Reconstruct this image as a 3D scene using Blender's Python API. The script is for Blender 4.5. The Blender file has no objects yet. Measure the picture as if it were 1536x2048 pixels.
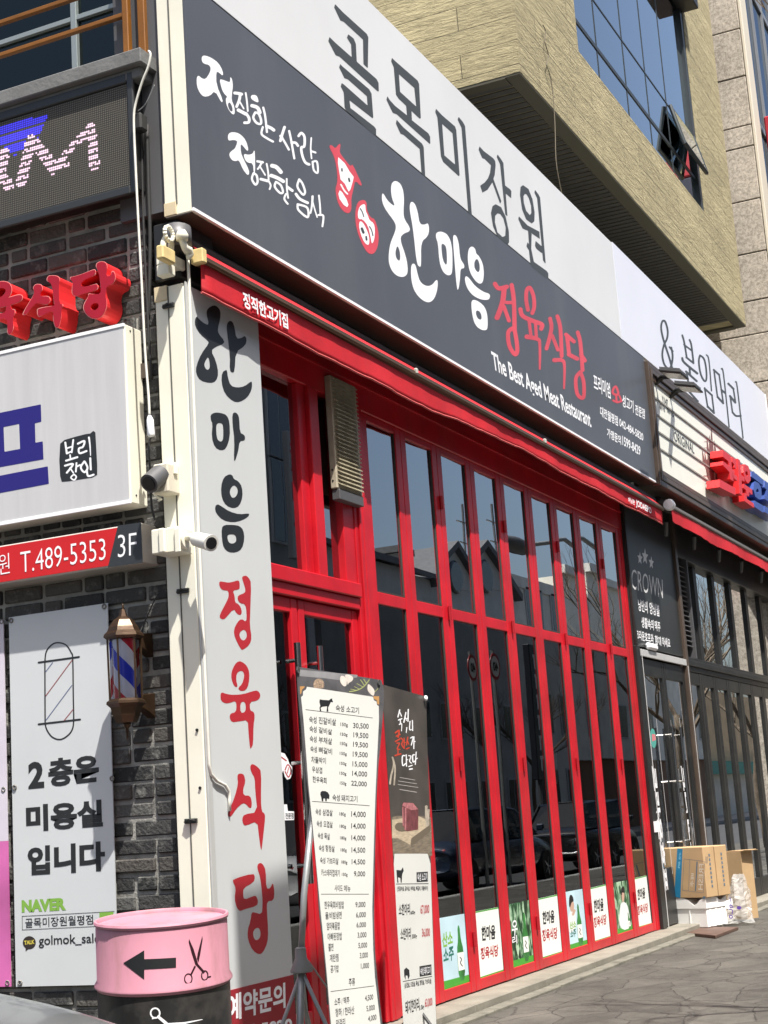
import bpy, bmesh, math, random
import numpy as np
from mathutils import Vector, Matrix
from mathutils.geometry import tessellate_polygon

random.seed(7)
SC = bpy.context.scene
COL = SC.collection
R_ = math.radians

# ------------------------------------------------------------------ camera
CAM_R = np.array([0.42952967, -0.90056707, -0.06695683])     # image right
CAM_U = np.array([-0.145041, -0.14198008, 0.97918577])       # image up
CAM_F = np.array([0.89132899, 0.41087785, 0.19160381])       # view direction
CAM_P = np.array([0.0, 0.0, 1.28])
FPX = 3129.65
cd = bpy.data.cameras.new('camera')
cd.sensor_fit = 'HORIZONTAL'; cd.sensor_width = 36.0; cd.lens = 36.0 * FPX / 1536.0
cd.clip_start = 0.05; cd.clip_end = 800
cam = bpy.data.objects.new('camera', cd); COL.objects.link(cam)
m = Matrix.Identity(4)
for i in range(3):
    m[i][0] = CAM_R[i]; m[i][1] = CAM_U[i]; m[i][2] = -CAM_F[i]; m[i][3] = CAM_P[i]
cam.matrix_world = m
SC.camera = cam

# ------------------------------------------------------------------ light
SUN_DIR = Vector((1.0, 1.25, -3.1)).normalized()
sl = bpy.data.lights.new('sun', 'SUN'); sl.energy = 5.0; sl.angle = R_(0.53); sl.color = (1.0, 0.955, 0.885)
sun = bpy.data.objects.new('sun', sl); COL.objects.link(sun)
sun.rotation_euler = SUN_DIR.to_track_quat('-Z', 'Y').to_euler()
sun.location = (-10, -12, 30)
W = bpy.data.worlds.new('World'); SC.world = W; W.use_nodes = True
wn = W.node_tree.nodes; wl = W.node_tree.links
sky = wn.new('ShaderNodeTexSky'); sky.sky_type = 'NISHITA'; sky.sun_disc = False
sky.sun_elevation = math.asin(-SUN_DIR.z); sky.sun_rotation = math.atan2(-SUN_DIR.x, -SUN_DIR.y)
sky.air_density = 1.0; sky.dust_density = 4.0; sky.ozone_density = 1.0
wl.new(sky.outputs[0], wn['Background'].inputs[0]); wn['Background'].inputs[1].default_value = 0.09
SC.view_settings.view_transform = 'Standard'; SC.view_settings.look = 'None'
SC.view_settings.exposure = 0.85; SC.view_settings.gamma = 1.0
SC.cycles.max_bounces = 8; SC.cycles.transparent_max_bounces = 16
SC.cycles.glossy_bounces = 4; SC.cycles.diffuse_bounces = 4
SC.cycles.use_denoising = True
SC.cycles.sample_clamp_indirect = 6.0

# ------------------------------------------------------------------ pixel -> surface helpers
def ray(u, v):
    return (u - 768.0) / FPX * CAM_R - (v - 1024.0) / FPX * CAM_U + CAM_F

class Plane:
    def __init__(s, p0, ex, ey):
        s.p0 = np.array(p0, float); s.ex = np.array(ex, float); s.ex /= np.linalg.norm(s.ex)
        s.ey = np.array(ey, float); s.ey /= np.linalg.norm(s.ey); s.n = np.cross(s.ex, s.ey)
        s.flat = True
    def hit(s, u, v, h=0.0):
        d = ray(u, v); t = ((s.p0 + s.n * h - CAM_P) @ s.n) / (d @ s.n)
        return CAM_P + d * t
    def nrm(s, p): return s.n
    def ab(s, u, v):
        p = s.hit(u, v) - s.p0; return np.array([p @ s.ex, p @ s.ey])
    def at(s, a, b, h=0.0): return s.p0 + s.ex * a + s.ey * b + s.n * h

class Cyl:
    def __init__(s, cx, cy, r): s.c = np.array([cx, cy]); s.r = r; s.flat = False
    def hit(s, u, v, h=0.0):
        d = ray(u, v); o = CAM_P[:2] - s.c; r = s.r + h
        A = d[:2] @ d[:2]; B = 2 * o @ d[:2]; C = o @ o - r * r; D = max(B * B - 4 * A * C, 0)
        t = (-B - math.sqrt(D)) / (2 * A); return CAM_P + d * t
    def nrm(s, p):
        q = np.array([p[0] - s.c[0], p[1] - s.c[1], 0.0]); return q / np.linalg.norm(q)

def PA(y): return Plane((0, y, 0), (1, 0, 0), (0, 0, 1))
def PB(x): return Plane((x, 0, 0), (0, -1, 0), (0, 0, 1))
def PG(z): return Plane((0, 0, z), (1, 0, 0), (0, 1, 0))
def ax(u, v, y): p = PA(y).hit(u, v); return float(p[0]), float(p[2])
def bx_(u, v, x): p = PB(x).hit(u, v); return float(p[1]), float(p[2])
YG = 4.318                                  # glass plane of the shop front
def mir(u, v, yw):                          # where a thing at depth yw in the street stands to be mirrored at pixel u, v
    p = PA(2 * YG - yw).hit(u, v); return float(p[0]), float(p[2])

# zoom frames: (origin x, origin y, scale)
def ZF(x0, y0, x1, w): return (x0, y0, w / (x1 - x0))
F1 = ZF(640, 0, 940, 1536); F2 = ZF(840, 200, 1120, 1536); F3 = ZF(380, 100, 680, 1536)
F4 = ZF(640, 270, 900, 1521); F5 = ZF(860, 450, 1190, 1536); F6 = ZF(970, 680, 1320, 1536)
F7 = ZF(1270, 620, 1536, 1238); F8 = ZF(380, 600, 600, 866)
G1 = ZF(400, 1140, 600, 1024); G2 = ZF(400, 1500, 600, 747); G3 = ZF(0, 500, 280, 1536)
G4 = ZF(0, 780, 330, 1536); G5 = ZF(0, 1200, 240, 1117); G6 = ZF(0, 1640, 240, 1365)
G7 = ZF(180, 1780, 480, 1536); G8 = ZF(290, 430, 440, 1463)
H1 = ZF(590, 1330, 780, 1536); H2 = ZF(600, 1560, 790, 1497); H3 = ZF(580, 1790, 780, 1536)
H4 = ZF(740, 1360, 880, 796); H5 = ZF(760, 1690, 890, 744)
K1 = ZF(1240, 1040, 1400, 1170); K2 = ZF(1340, 1680, 1500, 1536); K3 = ZF(1290, 1440, 1420, 634)
K4 = ZF(290, 900, 440, 1097); K6 = ZF(1300, 830, 1536, 1536)
L1 = ZF(0, 0, 320, 1489); J1 = ZF(820, 1650, 1100, 1441); J2 = ZF(1080, 1650, 1360, 1441)
BP = ZF(200, 1180, 460, 1210); PX = (0, 0, 1.0)
def zp(Z, p): return (Z[0] + p[0] / Z[2], Z[1] + p[1] / Z[2])

# ------------------------------------------------------------------ materials
MATS = {}
def mat(name, col, rough=0.5, metal=0.0, var=0.0, vscale=6.0, bump=0.0, bscale=40.0, spec=0.5, coat=0.0, streak=0.0, alpha=1.0, dirt=None, dscale=1.2, damt=0.35, stretch=(1, 1, 1), trans=0.0, ior=1.45):
    if name in MATS: return MATS[name]
    M = bpy.data.materials.new(name); M.use_nodes = True
    nt = M.node_tree; N = nt.nodes; L = nt.links
    b = N['Principled BSDF']
    b.inputs['Roughness'].default_value = rough; b.inputs['Metallic'].default_value = metal
    b.inputs['Specular IOR Level'].default_value = spec
    if coat: b.inputs['Coat Weight'].default_value = coat; b.inputs['Coat Roughness'].default_value = 0.08
    if trans: b.inputs['Transmission Weight'].default_value = trans; b.inputs['IOR'].default_value = ior
    b.inputs['Alpha'].default_value = alpha
    c4 = (*col, 1.0)
    tc = N.new('ShaderNodeTexCoord'); mp = N.new('ShaderNodeMapping'); L.new(tc.outputs['Object'], mp.inputs[0])
    mp.inputs['Scale'].default_value = stretch
    last = None
    if var:
        n = N.new('ShaderNodeTexNoise'); n.inputs['Scale'].default_value = vscale; n.inputs['Detail'].default_value = 5
        L.new(mp.outputs[0], n.inputs['Vector'])
        r = N.new('ShaderNodeMapRange'); r.inputs['From Min'].default_value = 0.3; r.inputs['From Max'].default_value = 0.7
        r.inputs['To Min'].default_value = 1 - var; r.inputs['To Max'].default_value = 1 + var
        L.new(n.outputs[0], r.inputs['Value'])
        mx = N.new('ShaderNodeMix'); mx.data_type = 'RGBA'; mx.blend_type = 'MULTIPLY'; mx.inputs['Factor'].default_value = 1.0
        mx.inputs['A'].default_value = c4
        L.new(r.outputs[0], mx.inputs['B']); last = mx.outputs['Result']
    if dirt is not None:
        n = N.new('ShaderNodeTexNoise'); n.inputs['Scale'].default_value = dscale; n.inputs['Detail'].default_value = 8; n.inputs['Roughness'].default_value = 0.65
        m2 = N.new('ShaderNodeMapping'); L.new(tc.outputs['Object'], m2.inputs[0]); m2.inputs['Scale'].default_value = (1, 1, 0.22 if streak else 1)
        L.new(m2.outputs[0], n.inputs['Vector'])
        r = N.new('ShaderNodeMapRange'); r.inputs['From Min'].default_value = 0.5; r.inputs['From Max'].default_value = 0.78; r.inputs['To Max'].default_value = damt
        L.new(n.outputs[0], r.inputs['Value'])
        mx = N.new('ShaderNodeMix'); mx.data_type = 'RGBA'; L.new(r.outputs[0], mx.inputs['Factor'])
        if last: L.new(last, mx.inputs['A'])
        else: mx.inputs['A'].default_value = c4
        mx.inputs['B'].default_value = (*dirt, 1); last = mx.outputs['Result']
    if last: L.new(last, b.inputs['Base Color'])
    else: b.inputs['Base Color'].default_value = c4
    if bump:
        n = N.new('ShaderNodeTexNoise'); n.inputs['Scale'].default_value = bscale; n.inputs['Detail'].default_value = 4
        L.new(mp.outputs[0], n.inputs['Vector'])
        bm_ = N.new('ShaderNodeBump'); bm_.inputs['Strength'].default_value = bump; bm_.inputs['Distance'].default_value = 0.01
        L.new(n.outputs[0], bm_.inputs['Height']); L.new(bm_.outputs[0], b.inputs['Normal'])
    MATS[name] = M; return M

def glassmat(name, tint=(0.55, 0.6, 0.6), ior=1.7, rough=0.0, refl=(1, 1, 1), fmul=1.0, wav=0.0):
    if name in MATS: return MATS[name]
    M = bpy.data.materials.new(name); M.use_nodes = True; nt = M.node_tree; N = nt.nodes; L = nt.links
    for n in list(N):
        if n.type != 'OUTPUT_MATERIAL': N.remove(n)
    out = [n for n in N if n.type == 'OUTPUT_MATERIAL'][0]
    t = N.new('ShaderNodeBsdfTransparent'); t.inputs[0].default_value = (*tint, 1)
    g = N.new('ShaderNodeBsdfGlossy'); g.inputs['Roughness'].default_value = rough; g.inputs['Color'].default_value = (*refl, 1)
    f = N.new('ShaderNodeFresnel'); f.inputs[0].default_value = ior
    mul = N.new('ShaderNodeMath'); mul.operation = 'MULTIPLY'; mul.inputs[1].default_value = fmul; mul.use_clamp = True
    L.new(f.outputs[0], mul.inputs[0])
    if wav:
        tc = N.new('ShaderNodeTexCoord'); nz = N.new('ShaderNodeTexNoise'); nz.inputs['Scale'].default_value = 1.6; nz.inputs['Detail'].default_value = 0
        L.new(tc.outputs['Object'], nz.inputs['Vector'])
        b = N.new('ShaderNodeBump'); b.inputs['Strength'].default_value = wav; b.inputs['Distance'].default_value = 0.01
        L.new(nz.outputs[0], b.inputs['Height']); L.new(b.outputs[0], g.inputs['Normal'])
    mx = N.new('ShaderNodeMixShader'); L.new(mul.outputs[0], mx.inputs[0]); L.new(t.outputs[0], mx.inputs[1]); L.new(g.outputs[0], mx.inputs[2])
    L.new(mx.outputs[0], out.inputs[0]); MATS[name] = M; return M

def emis(name, col, st):
    if name in MATS: return MATS[name]
    M = bpy.data.materials.new(name); M.use_nodes = True; b = M.node_tree.nodes['Principled BSDF']
    b.inputs['Base Color'].default_value = (*col, 1); b.inputs['Emission Color'].default_value = (*col, 1); b.inputs['Emission Strength'].default_value = st
    MATS[name] = M; return M

# ------------------------------------------------------------------ objects
def tag(o, label=None, cat=None, group=None, kind=None):
    if label: o['label'] = label
    if cat: o['category'] = cat
    if group: o['group'] = group
    if kind: o['kind'] = kind
    return o
def thing(name, label, cat, loc=(0, 0, 0), group=None):
    o = bpy.data.objects.new(name, None); o.empty_display_size = 0.1; COL.objects.link(o); o.location = loc
    return tag(o, label, cat, group)
def adopt(o, parent):
    if parent is not None:
        o.parent = parent
        q, T = parent, Vector((0, 0, 0))
        while q is not None:
            if q.type == 'EMPTY': T += q.location
            q = q.parent
        o.matrix_parent_inverse = Matrix.Translation(-T) if parent.type == 'EMPTY' else Matrix.Identity(4)
    return o
def mk(name, verts, faces, m, parent=None, smooth=False, fm=None):
    me = bpy.data.meshes.new(name); me.from_pydata([tuple(map(float, v)) for v in verts], [], faces)
    for mm in (m if isinstance(m, (list, tuple)) else [m]): me.materials.append(mm)
    if fm is not None:
        for p, k in zip(me.polygons, fm): p.material_index = k
    if smooth:
        for p in me.polygons: p.use_smooth = True
    me.validate(); me.update()
    o = bpy.data.objects.new(name, me); COL.objects.link(o); return adopt(o, parent)

class MB:
    """collects primitive shapes into ONE mesh"""
    def __init__(s): s.v = []; s.f = []; s.k = []; s.mi = 0
    def add(s, vs, fs):
        b = len(s.v); s.v += [tuple(map(float, q)) for q in vs]; s.f += [tuple(b + i for i in f) for f in fs]; s.k += [s.mi] * len(fs); return s
    def box(s, x0, x1, y0, y1, z0, z1):
        x0, x1 = sorted((x0, x1)); y0, y1 = sorted((y0, y1)); z0, z1 = sorted((z0, z1))
        vs = [(x0, y0, z0), (x1, y0, z0), (x1, y1, z0), (x0, y1, z0), (x0, y0, z1), (x1, y0, z1), (x1, y1, z1), (x0, y1, z1)]
        return s.add(vs, [(0, 3, 2, 1), (4, 5, 6, 7), (0, 1, 5, 4), (1, 2, 6, 5), (2, 3, 7, 6), (3, 0, 4, 7)])
    def obox(s, c, ux, uy, hz, a, b, rot=None):
        """box with base centre c, half sizes a along ux, b along uy, height hz"""
        ux = np.array(ux, float); uy = np.array(uy, float); c = np.array(c, float); z = np.array([0, 0, hz])
        q = [c - ux * a - uy * b, c + ux * a - uy * b, c + ux * a + uy * b, c - ux * a + uy * b]
        vs = q + [p + z for p in q]
        return s.add(vs, [(0, 3, 2, 1), (4, 5, 6, 7), (0, 1, 5, 4), (1, 2, 6, 5), (2, 3, 7, 6), (3, 0, 4, 7)])
    def quad(s, a, b, c, d): return s.add([a, b, c, d], [(0, 1, 2, 3)])
    def prism(s, poly, dvec):
        """polygon (3d points) pushed along dvec, closed"""
        n = len(poly); P = [Vector(p) for p in poly]; D = Vector(dvec)
        tri = tessellate_polygon([P]); vs = P + [p + D for p in P]
        fs = [tuple(t) for t in tri] + [tuple(n + i for i in reversed(t)) for t in tri] + [(i, (i + 1) % n, n + (i + 1) % n, n + i) for i in range(n)]
        return s.add(vs, fs)
    def tube(s, pts, r, n=8, cap=True):
        P = [Vector(p) for p in pts]; rs = r if isinstance(r, (list, tuple)) else [r] * len(P); base = len(s.v); vs = []; fs = []
        up = Vector((0, 0, 1)); prev = None
        for i, p in enumerate(P):
            t = (P[min(i + 1, len(P) - 1)] - P[max(i - 1, 0)]).normalized()
            if prev is None:
                a = t.cross(up); a = a if a.length > 1e-4 else t.cross(Vector((1, 0, 0)))
            else: a = prev - t * prev.dot(t)
            if a.length < 1e-6: a = t.orthogonal()
            a.normalize(); prev = a; b = t.cross(a)
            for k in range(n):
                th = 2 * math.pi * k / n; vs.append(p + (a * math.cos(th) + b * math.sin(th)) * rs[i])
        for i in range(len(P) - 1):
            for k in range(n):
                k2 = (k + 1) % n; fs.append((i * n + k, i * n + k2, (i + 1) * n + k2, (i + 1) * n + k))
        if cap: fs.append(tuple(reversed(range(n)))); fs.append(tuple((len(P) - 1) * n + k for k in range(n)))
        return s.add(vs, fs)
    def lathe(s, prof, c, n=32, axis='z', a0=0.0):
        """profile [(r, h)] turned round an axis through c"""
        vs = []; fs = []; c = np.array(c, float)
        for r, h in prof:
            for k in range(n):
                th = a0 + 2 * math.pi * k / n; x, y = r * math.cos(th), r * math.sin(th)
                vs.append(c + (np.array([x, y, h]) if axis == 'z' else np.array([h, x, y]) if axis == 'x' else np.array([x, h, y])))
        for i in range(len(prof) - 1):
            for k in range(n):
                k2 = (k + 1) % n; fs.append((i * n + k, i * n + k2, (i + 1) * n + k2, (i + 1) * n + k))
        fs.append(tuple(reversed(range(n)))); fs.append(tuple((len(prof) - 1) * n + k for k in range(n)))
        return s.add(vs, fs)
    def build(s, name, m, parent=None, smooth=False, bevel=0.0, auto=False):
        o = mk(name, s.v, s.f, m, parent, smooth, s.k if isinstance(m, (list, tuple)) else None)
        bm = bmesh.new(); bm.from_mesh(o.data); bmesh.ops.recalc_face_normals(bm, faces=bm.faces[:])
        if bevel: bmesh.ops.bevel(bm, geom=[e for e in bm.edges if e.is_manifold and e.calc_face_angle(0) > 0.6], offset=bevel, segments=1, affect='EDGES', clamp_overlap=True)
        bm.to_mesh(o.data); bm.free()
        if auto:
            for p in o.data.polygons: p.use_smooth = True
            o.data.set_sharp_from_angle(angle=R_(40))
        return o
def box(name, x0, x1, y0, y1, z0, z1, m, parent=None, bevel=0.003): return MB().box(x0, x1, y0, y1, z0, z1).build(name, m, parent, bevel=bevel)

# ------------------------------------------------------------------ lettering: outlines and brush strokes -> mesh on a surface
def chaikin(P, closed=True, it=1):
    P = [np.array(p, float) for p in P]
    for _ in range(it):
        Q = []; n = len(P)
        for i in range(n if closed else n - 1):
            a, b = P[i], P[(i + 1) % n]; Q += [a * .75 + b * .25, a * .25 + b * .75]
        if not closed: Q = [P[0]] + Q + [P[-1]]
        P = Q
    return P
def crom(P, k=5):
    P = [np.array(p, float) for p in P]
    if len(P) < 3: return P
    out = []
    for i in range(len(P) - 1):
        p0, p1, p2, p3 = P[max(i - 1, 0)], P[i], P[i + 1], P[min(i + 2, len(P) - 1)]
        for j in range(k):
            t = j / k; out.append(.5 * ((2 * p1) + (-p0 + p2) * t + (2 * p0 - 5 * p1 + 4 * p2 - p3) * t * t + (-p0 + 3 * p1 - 3 * p2 + p3) * t ** 3))
    return out + [P[-1]]
def polyd(X, Y, P):
    P = np.array(P); n = len(P); d2 = np.full(X.shape, 1e18); ins = np.zeros(X.shape, bool)
    for i in range(n):
        ax0, ay0 = P[i]; bx0, by0 = P[(i + 1) % n]; ex, ey = bx0 - ax0, by0 - ay0; L2 = ex * ex + ey * ey + 1e-12
        t = np.clip(((X - ax0) * ex + (Y - ay0) * ey) / L2, 0, 1); d2 = np.minimum(d2, (X - ax0 - t * ex) ** 2 + (Y - ay0 - t * ey) ** 2)
        c = ((ay0 > Y) != (by0 > Y)); xi = ax0 + (Y - ay0) / (ey if abs(ey) > 1e-12 else 1e-12) * ex; ins ^= c & (X < xi)
    d = np.sqrt(d2); return np.where(ins, -d, d)
def ink(name, surf, Z, items, m, parent=None, step=1.5, h=0.003, thick=0.0, sm=0, ms=None):
    """items: ('p', outline, hole, ...) or ('s', points, r0[, r1]) in zoom-frame coordinates Z"""
    if not thick: h *= 0.25
    lo = np.array([1e9, 1e9]); hi = -lo; S = []
    for it in items:
        if it[0] == 'p':
            loops = [chaikin([zp(Z, p) for p in l], True, sm) if sm else [np.array(zp(Z, p)) for p in l] for l in it[1:]]
            S.append(('p', loops)); a = np.array(loops[0]); r = 0
        else:
            P = crom([zp(Z, p) for p in it[1]]); r0 = it[2] / Z[2]; r1 = (it[3] if len(it) > 3 else it[2]) / Z[2]
            S.append(('s', P, r0, r1)); a = np.array(P); r = max(r0, r1)
        lo = np.minimum(lo, a.min(0) - r); hi = np.maximum(hi, a.max(0) + r)
    lo -= step * 2; hi += step * 2
    nx = int((hi[0] - lo[0]) / step) + 2; ny = int((hi[1] - lo[1]) / step) + 2
    xs = lo[0] + np.arange(nx) * step; ys = lo[1] + np.arange(ny) * step; X, Y = np.meshgrid(xs, ys)
    D = np.full(X.shape, 1e9)
    for it in S:
        if it[0] == 'p':
            d = polyd(X, Y, it[1][0])
            for hl in it[1][1:]: d = np.maximum(d, -polyd(X, Y, hl))
        else:
            d = np.full(X.shape, 1e9); P = it[1]; n = len(P) - 1
            for i in range(max(n, 1)):
                a, b = P[i], P[min(i + 1, n)]; e = b - a; L2 = e @ e + 1e-12
                t = np.clip(((X - a[0]) * e[0] + (Y - a[1]) * e[1]) / L2, 0, 1)
                rr = it[2] + (it[3] - it[2]) * ((i + t) / max(n, 1))
                d = np.minimum(d, np.sqrt((X - a[0] - t * e[0]) ** 2 + (Y - a[1] - t * e[1]) ** 2) - rr)
        D = np.minimum(D, d)
    D = np.where(np.abs(D) < 1e-6, 1e-6, D)
    ins = D < 0; q = ins[:-1, :-1].astype(int) + ins[:-1, 1:] + ins[1:, 1:] + ins[1:, :-1]
    pts = {}; V = []; Fc = []; segs = []
    def vid(u, v):
        k = (round(u * 400), round(v * 400))
        if k not in pts: pts[k] = len(V); V.append((u, v))
        return pts[k]
    mx = 60 if surf.flat else 3
    for j in range(ny - 1):
        row = q[j]; i = 0
        while i < nx - 1:
            c = row[i]
            if c == 4:
                i0 = i
                while i < nx - 1 and row[i] == 4 and i - i0 < mx: i += 1
                Fc.append([vid(xs[i0], ys[j + 1]), vid(xs[i], ys[j + 1]), vid(xs[i], ys[j]), vid(xs[i0], ys[j])]); continue
            if c:
                cs = [(i, j), (i + 1, j), (i + 1, j + 1), (i, j + 1)]; poly = []; cr = []
                for k in range(4):
                    a, b = cs[k], cs[(k + 1) % 4]; da, db = D[a[1], a[0]], D[b[1], b[0]]
                    if da < 0: poly.append(vid(xs[a[0]], ys[a[1]]))
                    if (da < 0) != (db < 0):
                        t = da / (da - db); w = vid(xs[a[0]] + t * (xs[b[0]] - xs[a[0]]), ys[a[1]] + t * (ys[b[1]] - ys[a[1]])); poly.append(w); cr.append((w, da < 0))
                pp = [p for k, p in enumerate(poly) if p != poly[k - 1]]
                if len(pp) >= 3: Fc.append(pp[::-1])
                for k in range(len(cr)):
                    if cr[k][1]: segs.append((cr[k][0], cr[(k + 1) % len(cr)][0]))
            i += 1
    W3 = [surf.hit(u, v, h) for u, v in V]; fm = [0] * len(Fc)
    if thick:
        n0 = len(W3); W3 += [p - surf.nrm(p) * thick for p in W3]
        for a, b in segs:
            if a != b: Fc.append([a, b, n0 + b, n0 + a]); fm.append(1 if ms else 0)
    if not Fc: return None
    o = mk(name, W3, Fc, [m, ms] if ms else m, parent, fm=fm)
    return o

_tc = {}
def tmesh(body, bold):
    k = (body, bold)
    if k not in _tc:
        c = bpy.data.curves.new('txt', 'FONT'); c.body = body; c.offset = bold; c.resolution_u = 3
        o = bpy.data.objects.new('txt', c); me = bpy.data.meshes.new_from_object(o)
        v = np.array([tuple(q.co)[:2] for q in me.vertices]) if len(me.vertices) else np.zeros((1, 2)); f = [tuple(p.vertices) for p in me.polygons]
        bpy.data.objects.remove(o); bpy.data.curves.remove(c); bpy.data.meshes.remove(me); _tc[k] = (v, f)
    return _tc[k]
_hj = [0]
def txt(surf, Z, lines, m, parent=None, name='lettering', h=0.003, bold=0.012):
    """lines: (text, bottom-left, bottom-right, top-left[, 'base']) in zoom coordinates; all lines become one mesh"""
    V = []; Fc = []; _hj[0] = (_hj[0] + 1) % 7; h = h * 0.25 + _hj[0] * 0.00002
    for ln in lines:
        body, bl, br, tl = ln[:4]; v, f = tmesh(body, bold)
        x0, y0 = v.min(0); x1, y1 = v.max(0)
        if len(ln) > 4:
            hv, _ = tmesh('H', bold); y0, y1 = 0.0, hv[:, 1].max()
        A, B, C = (surf.hit(*zp(Z, q), h) for q in (bl, br, tl)); b0 = len(V)
        for x, y in v: V.append(A + (B - A) * ((x - x0) / (x1 - x0)) + (C - A) * ((y - y0) / (y1 - y0)))
        Fc += [tuple(b0 + i for i in q) for q in f]
    return mk(name, V, Fc, m, parent)
def decal(name, surf, Z, poly, m, parent=None, h=0.002, n=1):
    """flat printed patch given by its corner pixels"""
    P = [Vector(surf.hit(*zp(Z, p), h * 0.25)) for p in poly]
    return mk(name, P, [tuple(reversed(t)) for t in tessellate_polygon([P])] if len(P) > 4 else [tuple(range(len(P)))[::-1]], m, parent)
# ------------------------------------------------------------------ shared materials
CREAM = mat('cream_paint', (0.80, 0.78, 0.66), 0.38, var=0.05, vscale=3, dirt=(0.42, 0.38, 0.28), dscale=1.6, damt=0.22, streak=1, bump=0.03, bscale=30)
WHITE_SIGN = mat('sign_white', (0.66, 0.67, 0.675), 0.32, var=0.03, vscale=1.2, dirt=(0.5, 0.5, 0.48), dscale=0.9, damt=0.2, streak=1)
DARK_SIGN = mat('sign_slate', (0.082, 0.088, 0.102), 0.42, var=0.07, vscale=0.9, dirt=(0.16, 0.165, 0.17), dscale=1.3, damt=0.3, streak=1)
INK = mat('ink_black', (0.018, 0.02, 0.022), 0.45)
INK2 = mat('ink_grey', (0.055, 0.06, 0.06), 0.45)
INKW = mat('ink_white', (0.86, 0.87, 0.9), 0.4)
INKR = mat('ink_red', (0.42, 0.022, 0.032), 0.42)
INKPINK = mat('ink_rose', (0.62, 0.07, 0.095), 0.42, var=0.12, vscale=3)
RED = mat('red_paint', (0.50, 0.008, 0.018), 0.36, var=0.16, vscale=4, dirt=(0.22, 0.06, 0.05), dscale=2.2, damt=0.38, streak=1, bump=0.05, bscale=22)
REDCLOTH = mat('red_canvas', (0.50, 0.008, 0.018), 0.75, var=0.08, vscale=7, bump=0.12, bscale=55, dirt=(0.28, 0.02, 0.025), dscale=2.5, damt=0.5)
BLACKM = mat('black_metal', (0.014, 0.0145, 0.0145), 0.42, var=0.2, vscale=5, dirt=(0.06, 0.056, 0.05), dscale=3, damt=0.35)
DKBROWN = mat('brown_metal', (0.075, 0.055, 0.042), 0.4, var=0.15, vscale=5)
GREYM = mat('grey_metal', (0.32, 0.33, 0.33), 0.4, 0.5, var=0.1)
STEEL = mat('steel', (0.55, 0.55, 0.54), 0.22, 1.0)
DKGREY = mat('dark_grey_metal', (0.10, 0.10, 0.105), 0.5, 0.2)
RUBBER = mat('black_rubber', (0.02, 0.02, 0.02), 0.7)
YELLOWED = mat('yellowed_plastic', (0.66, 0.52, 0.24), 0.5, var=0.15, vscale=12)
CABLEW = mat('white_cable', (0.72, 0.71, 0.64), 0.45, var=0.08, vscale=14)
GLASS = glassmat('shop_glass', (0.42, 0.45, 0.44), 2.15, 0.0, (0.92, 0.97, 1.0), 2.3, 0.03)
GLASSL = glassmat('shop_glass_low', (0.60, 0.63, 0.62), 1.9, 0.0, (0.92, 0.97, 1.0), 1.0, 0.03)
GLASSB = glassmat('pub_glass', (0.30, 0.33, 0.33), 2.3, 0.0, (0.95, 0.98, 1.0), 2.3, 0.035)

def brickmat():
    M = bpy.data.materials.new('dark_brick'); M.use_nodes = True; nt = M.node_tree; N = nt.nodes; L = nt.links; b = N['Principled BSDF']
    g = N.new('ShaderNodeNewGeometry'); r = N.new('ShaderNodeValToRGB'); e = r.color_ramp.elements
    e[0].position = 0; e[0].color = (0.016, 0.017, 0.017, 1); e[1].position = 1; e[1].color = (0.085, 0.085, 0.08, 1)
    for p, c in ((0.35, (0.03, 0.03, 0.03, 1)), (0.62, (0.05, 0.05, 0.048, 1)), (0.85, (0.068, 0.062, 0.055, 1))):
        k = e.new(p); k.color = c
    L.new(g.outputs['Random Per Island'], r.inputs[0])
    tc = N.new('ShaderNodeTexCoord'); n = N.new('ShaderNodeTexNoise'); n.inputs['Scale'].default_value = 9; n.inputs['Detail'].default_value = 7; n.inputs['Roughness'].default_value = 0.7
    L.new(tc.outputs['Object'], n.inputs['Vector'])
    mr = N.new('ShaderNodeMapRange'); mr.inputs['From Min'].default_value = 0.53; mr.inputs['From Max'].default_value = 0.72; mr.inputs['To Max'].default_value = 0.75
    L.new(n.outputs[0], mr.inputs['Value'])
    mx = N.new('ShaderNodeMix'); mx.data_type = 'RGBA'; L.new(mr.outputs[0], mx.inputs['Factor']); L.new(r.outputs[0], mx.inputs['A']); mx.inputs['B'].default_value = (0.23, 0.23, 0.21, 1)
    L.new(mx.outputs['Result'], b.inputs['Base Color']); b.inputs['Roughness'].default_value = 0.82
    n2 = N.new('ShaderNodeTexNoise'); n2.inputs['Scale'].default_value = 55; n2.inputs['Detail'].default_value = 5; L.new(tc.outputs['Object'], n2.inputs['Vector'])
    bp = N.new('ShaderNodeBump'); bp.inputs['Strength'].default_value = 0.75; bp.inputs['Distance'].default_value = 0.012; L.new(n2.outputs[0], bp.inputs['Height']); L.new(bp.outputs[0], b.inputs['Normal'])
    return M
BRICK = brickmat()
MORTAR = mat('mortar', (0.25, 0.247, 0.225), 0.9, var=0.35, vscale=8, bump=0.6, bscale=60)
CONC = mat('concrete_dark', (0.13, 0.132, 0.132), 0.8, var=0.25, vscale=4, bump=0.3, bscale=40)

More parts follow.
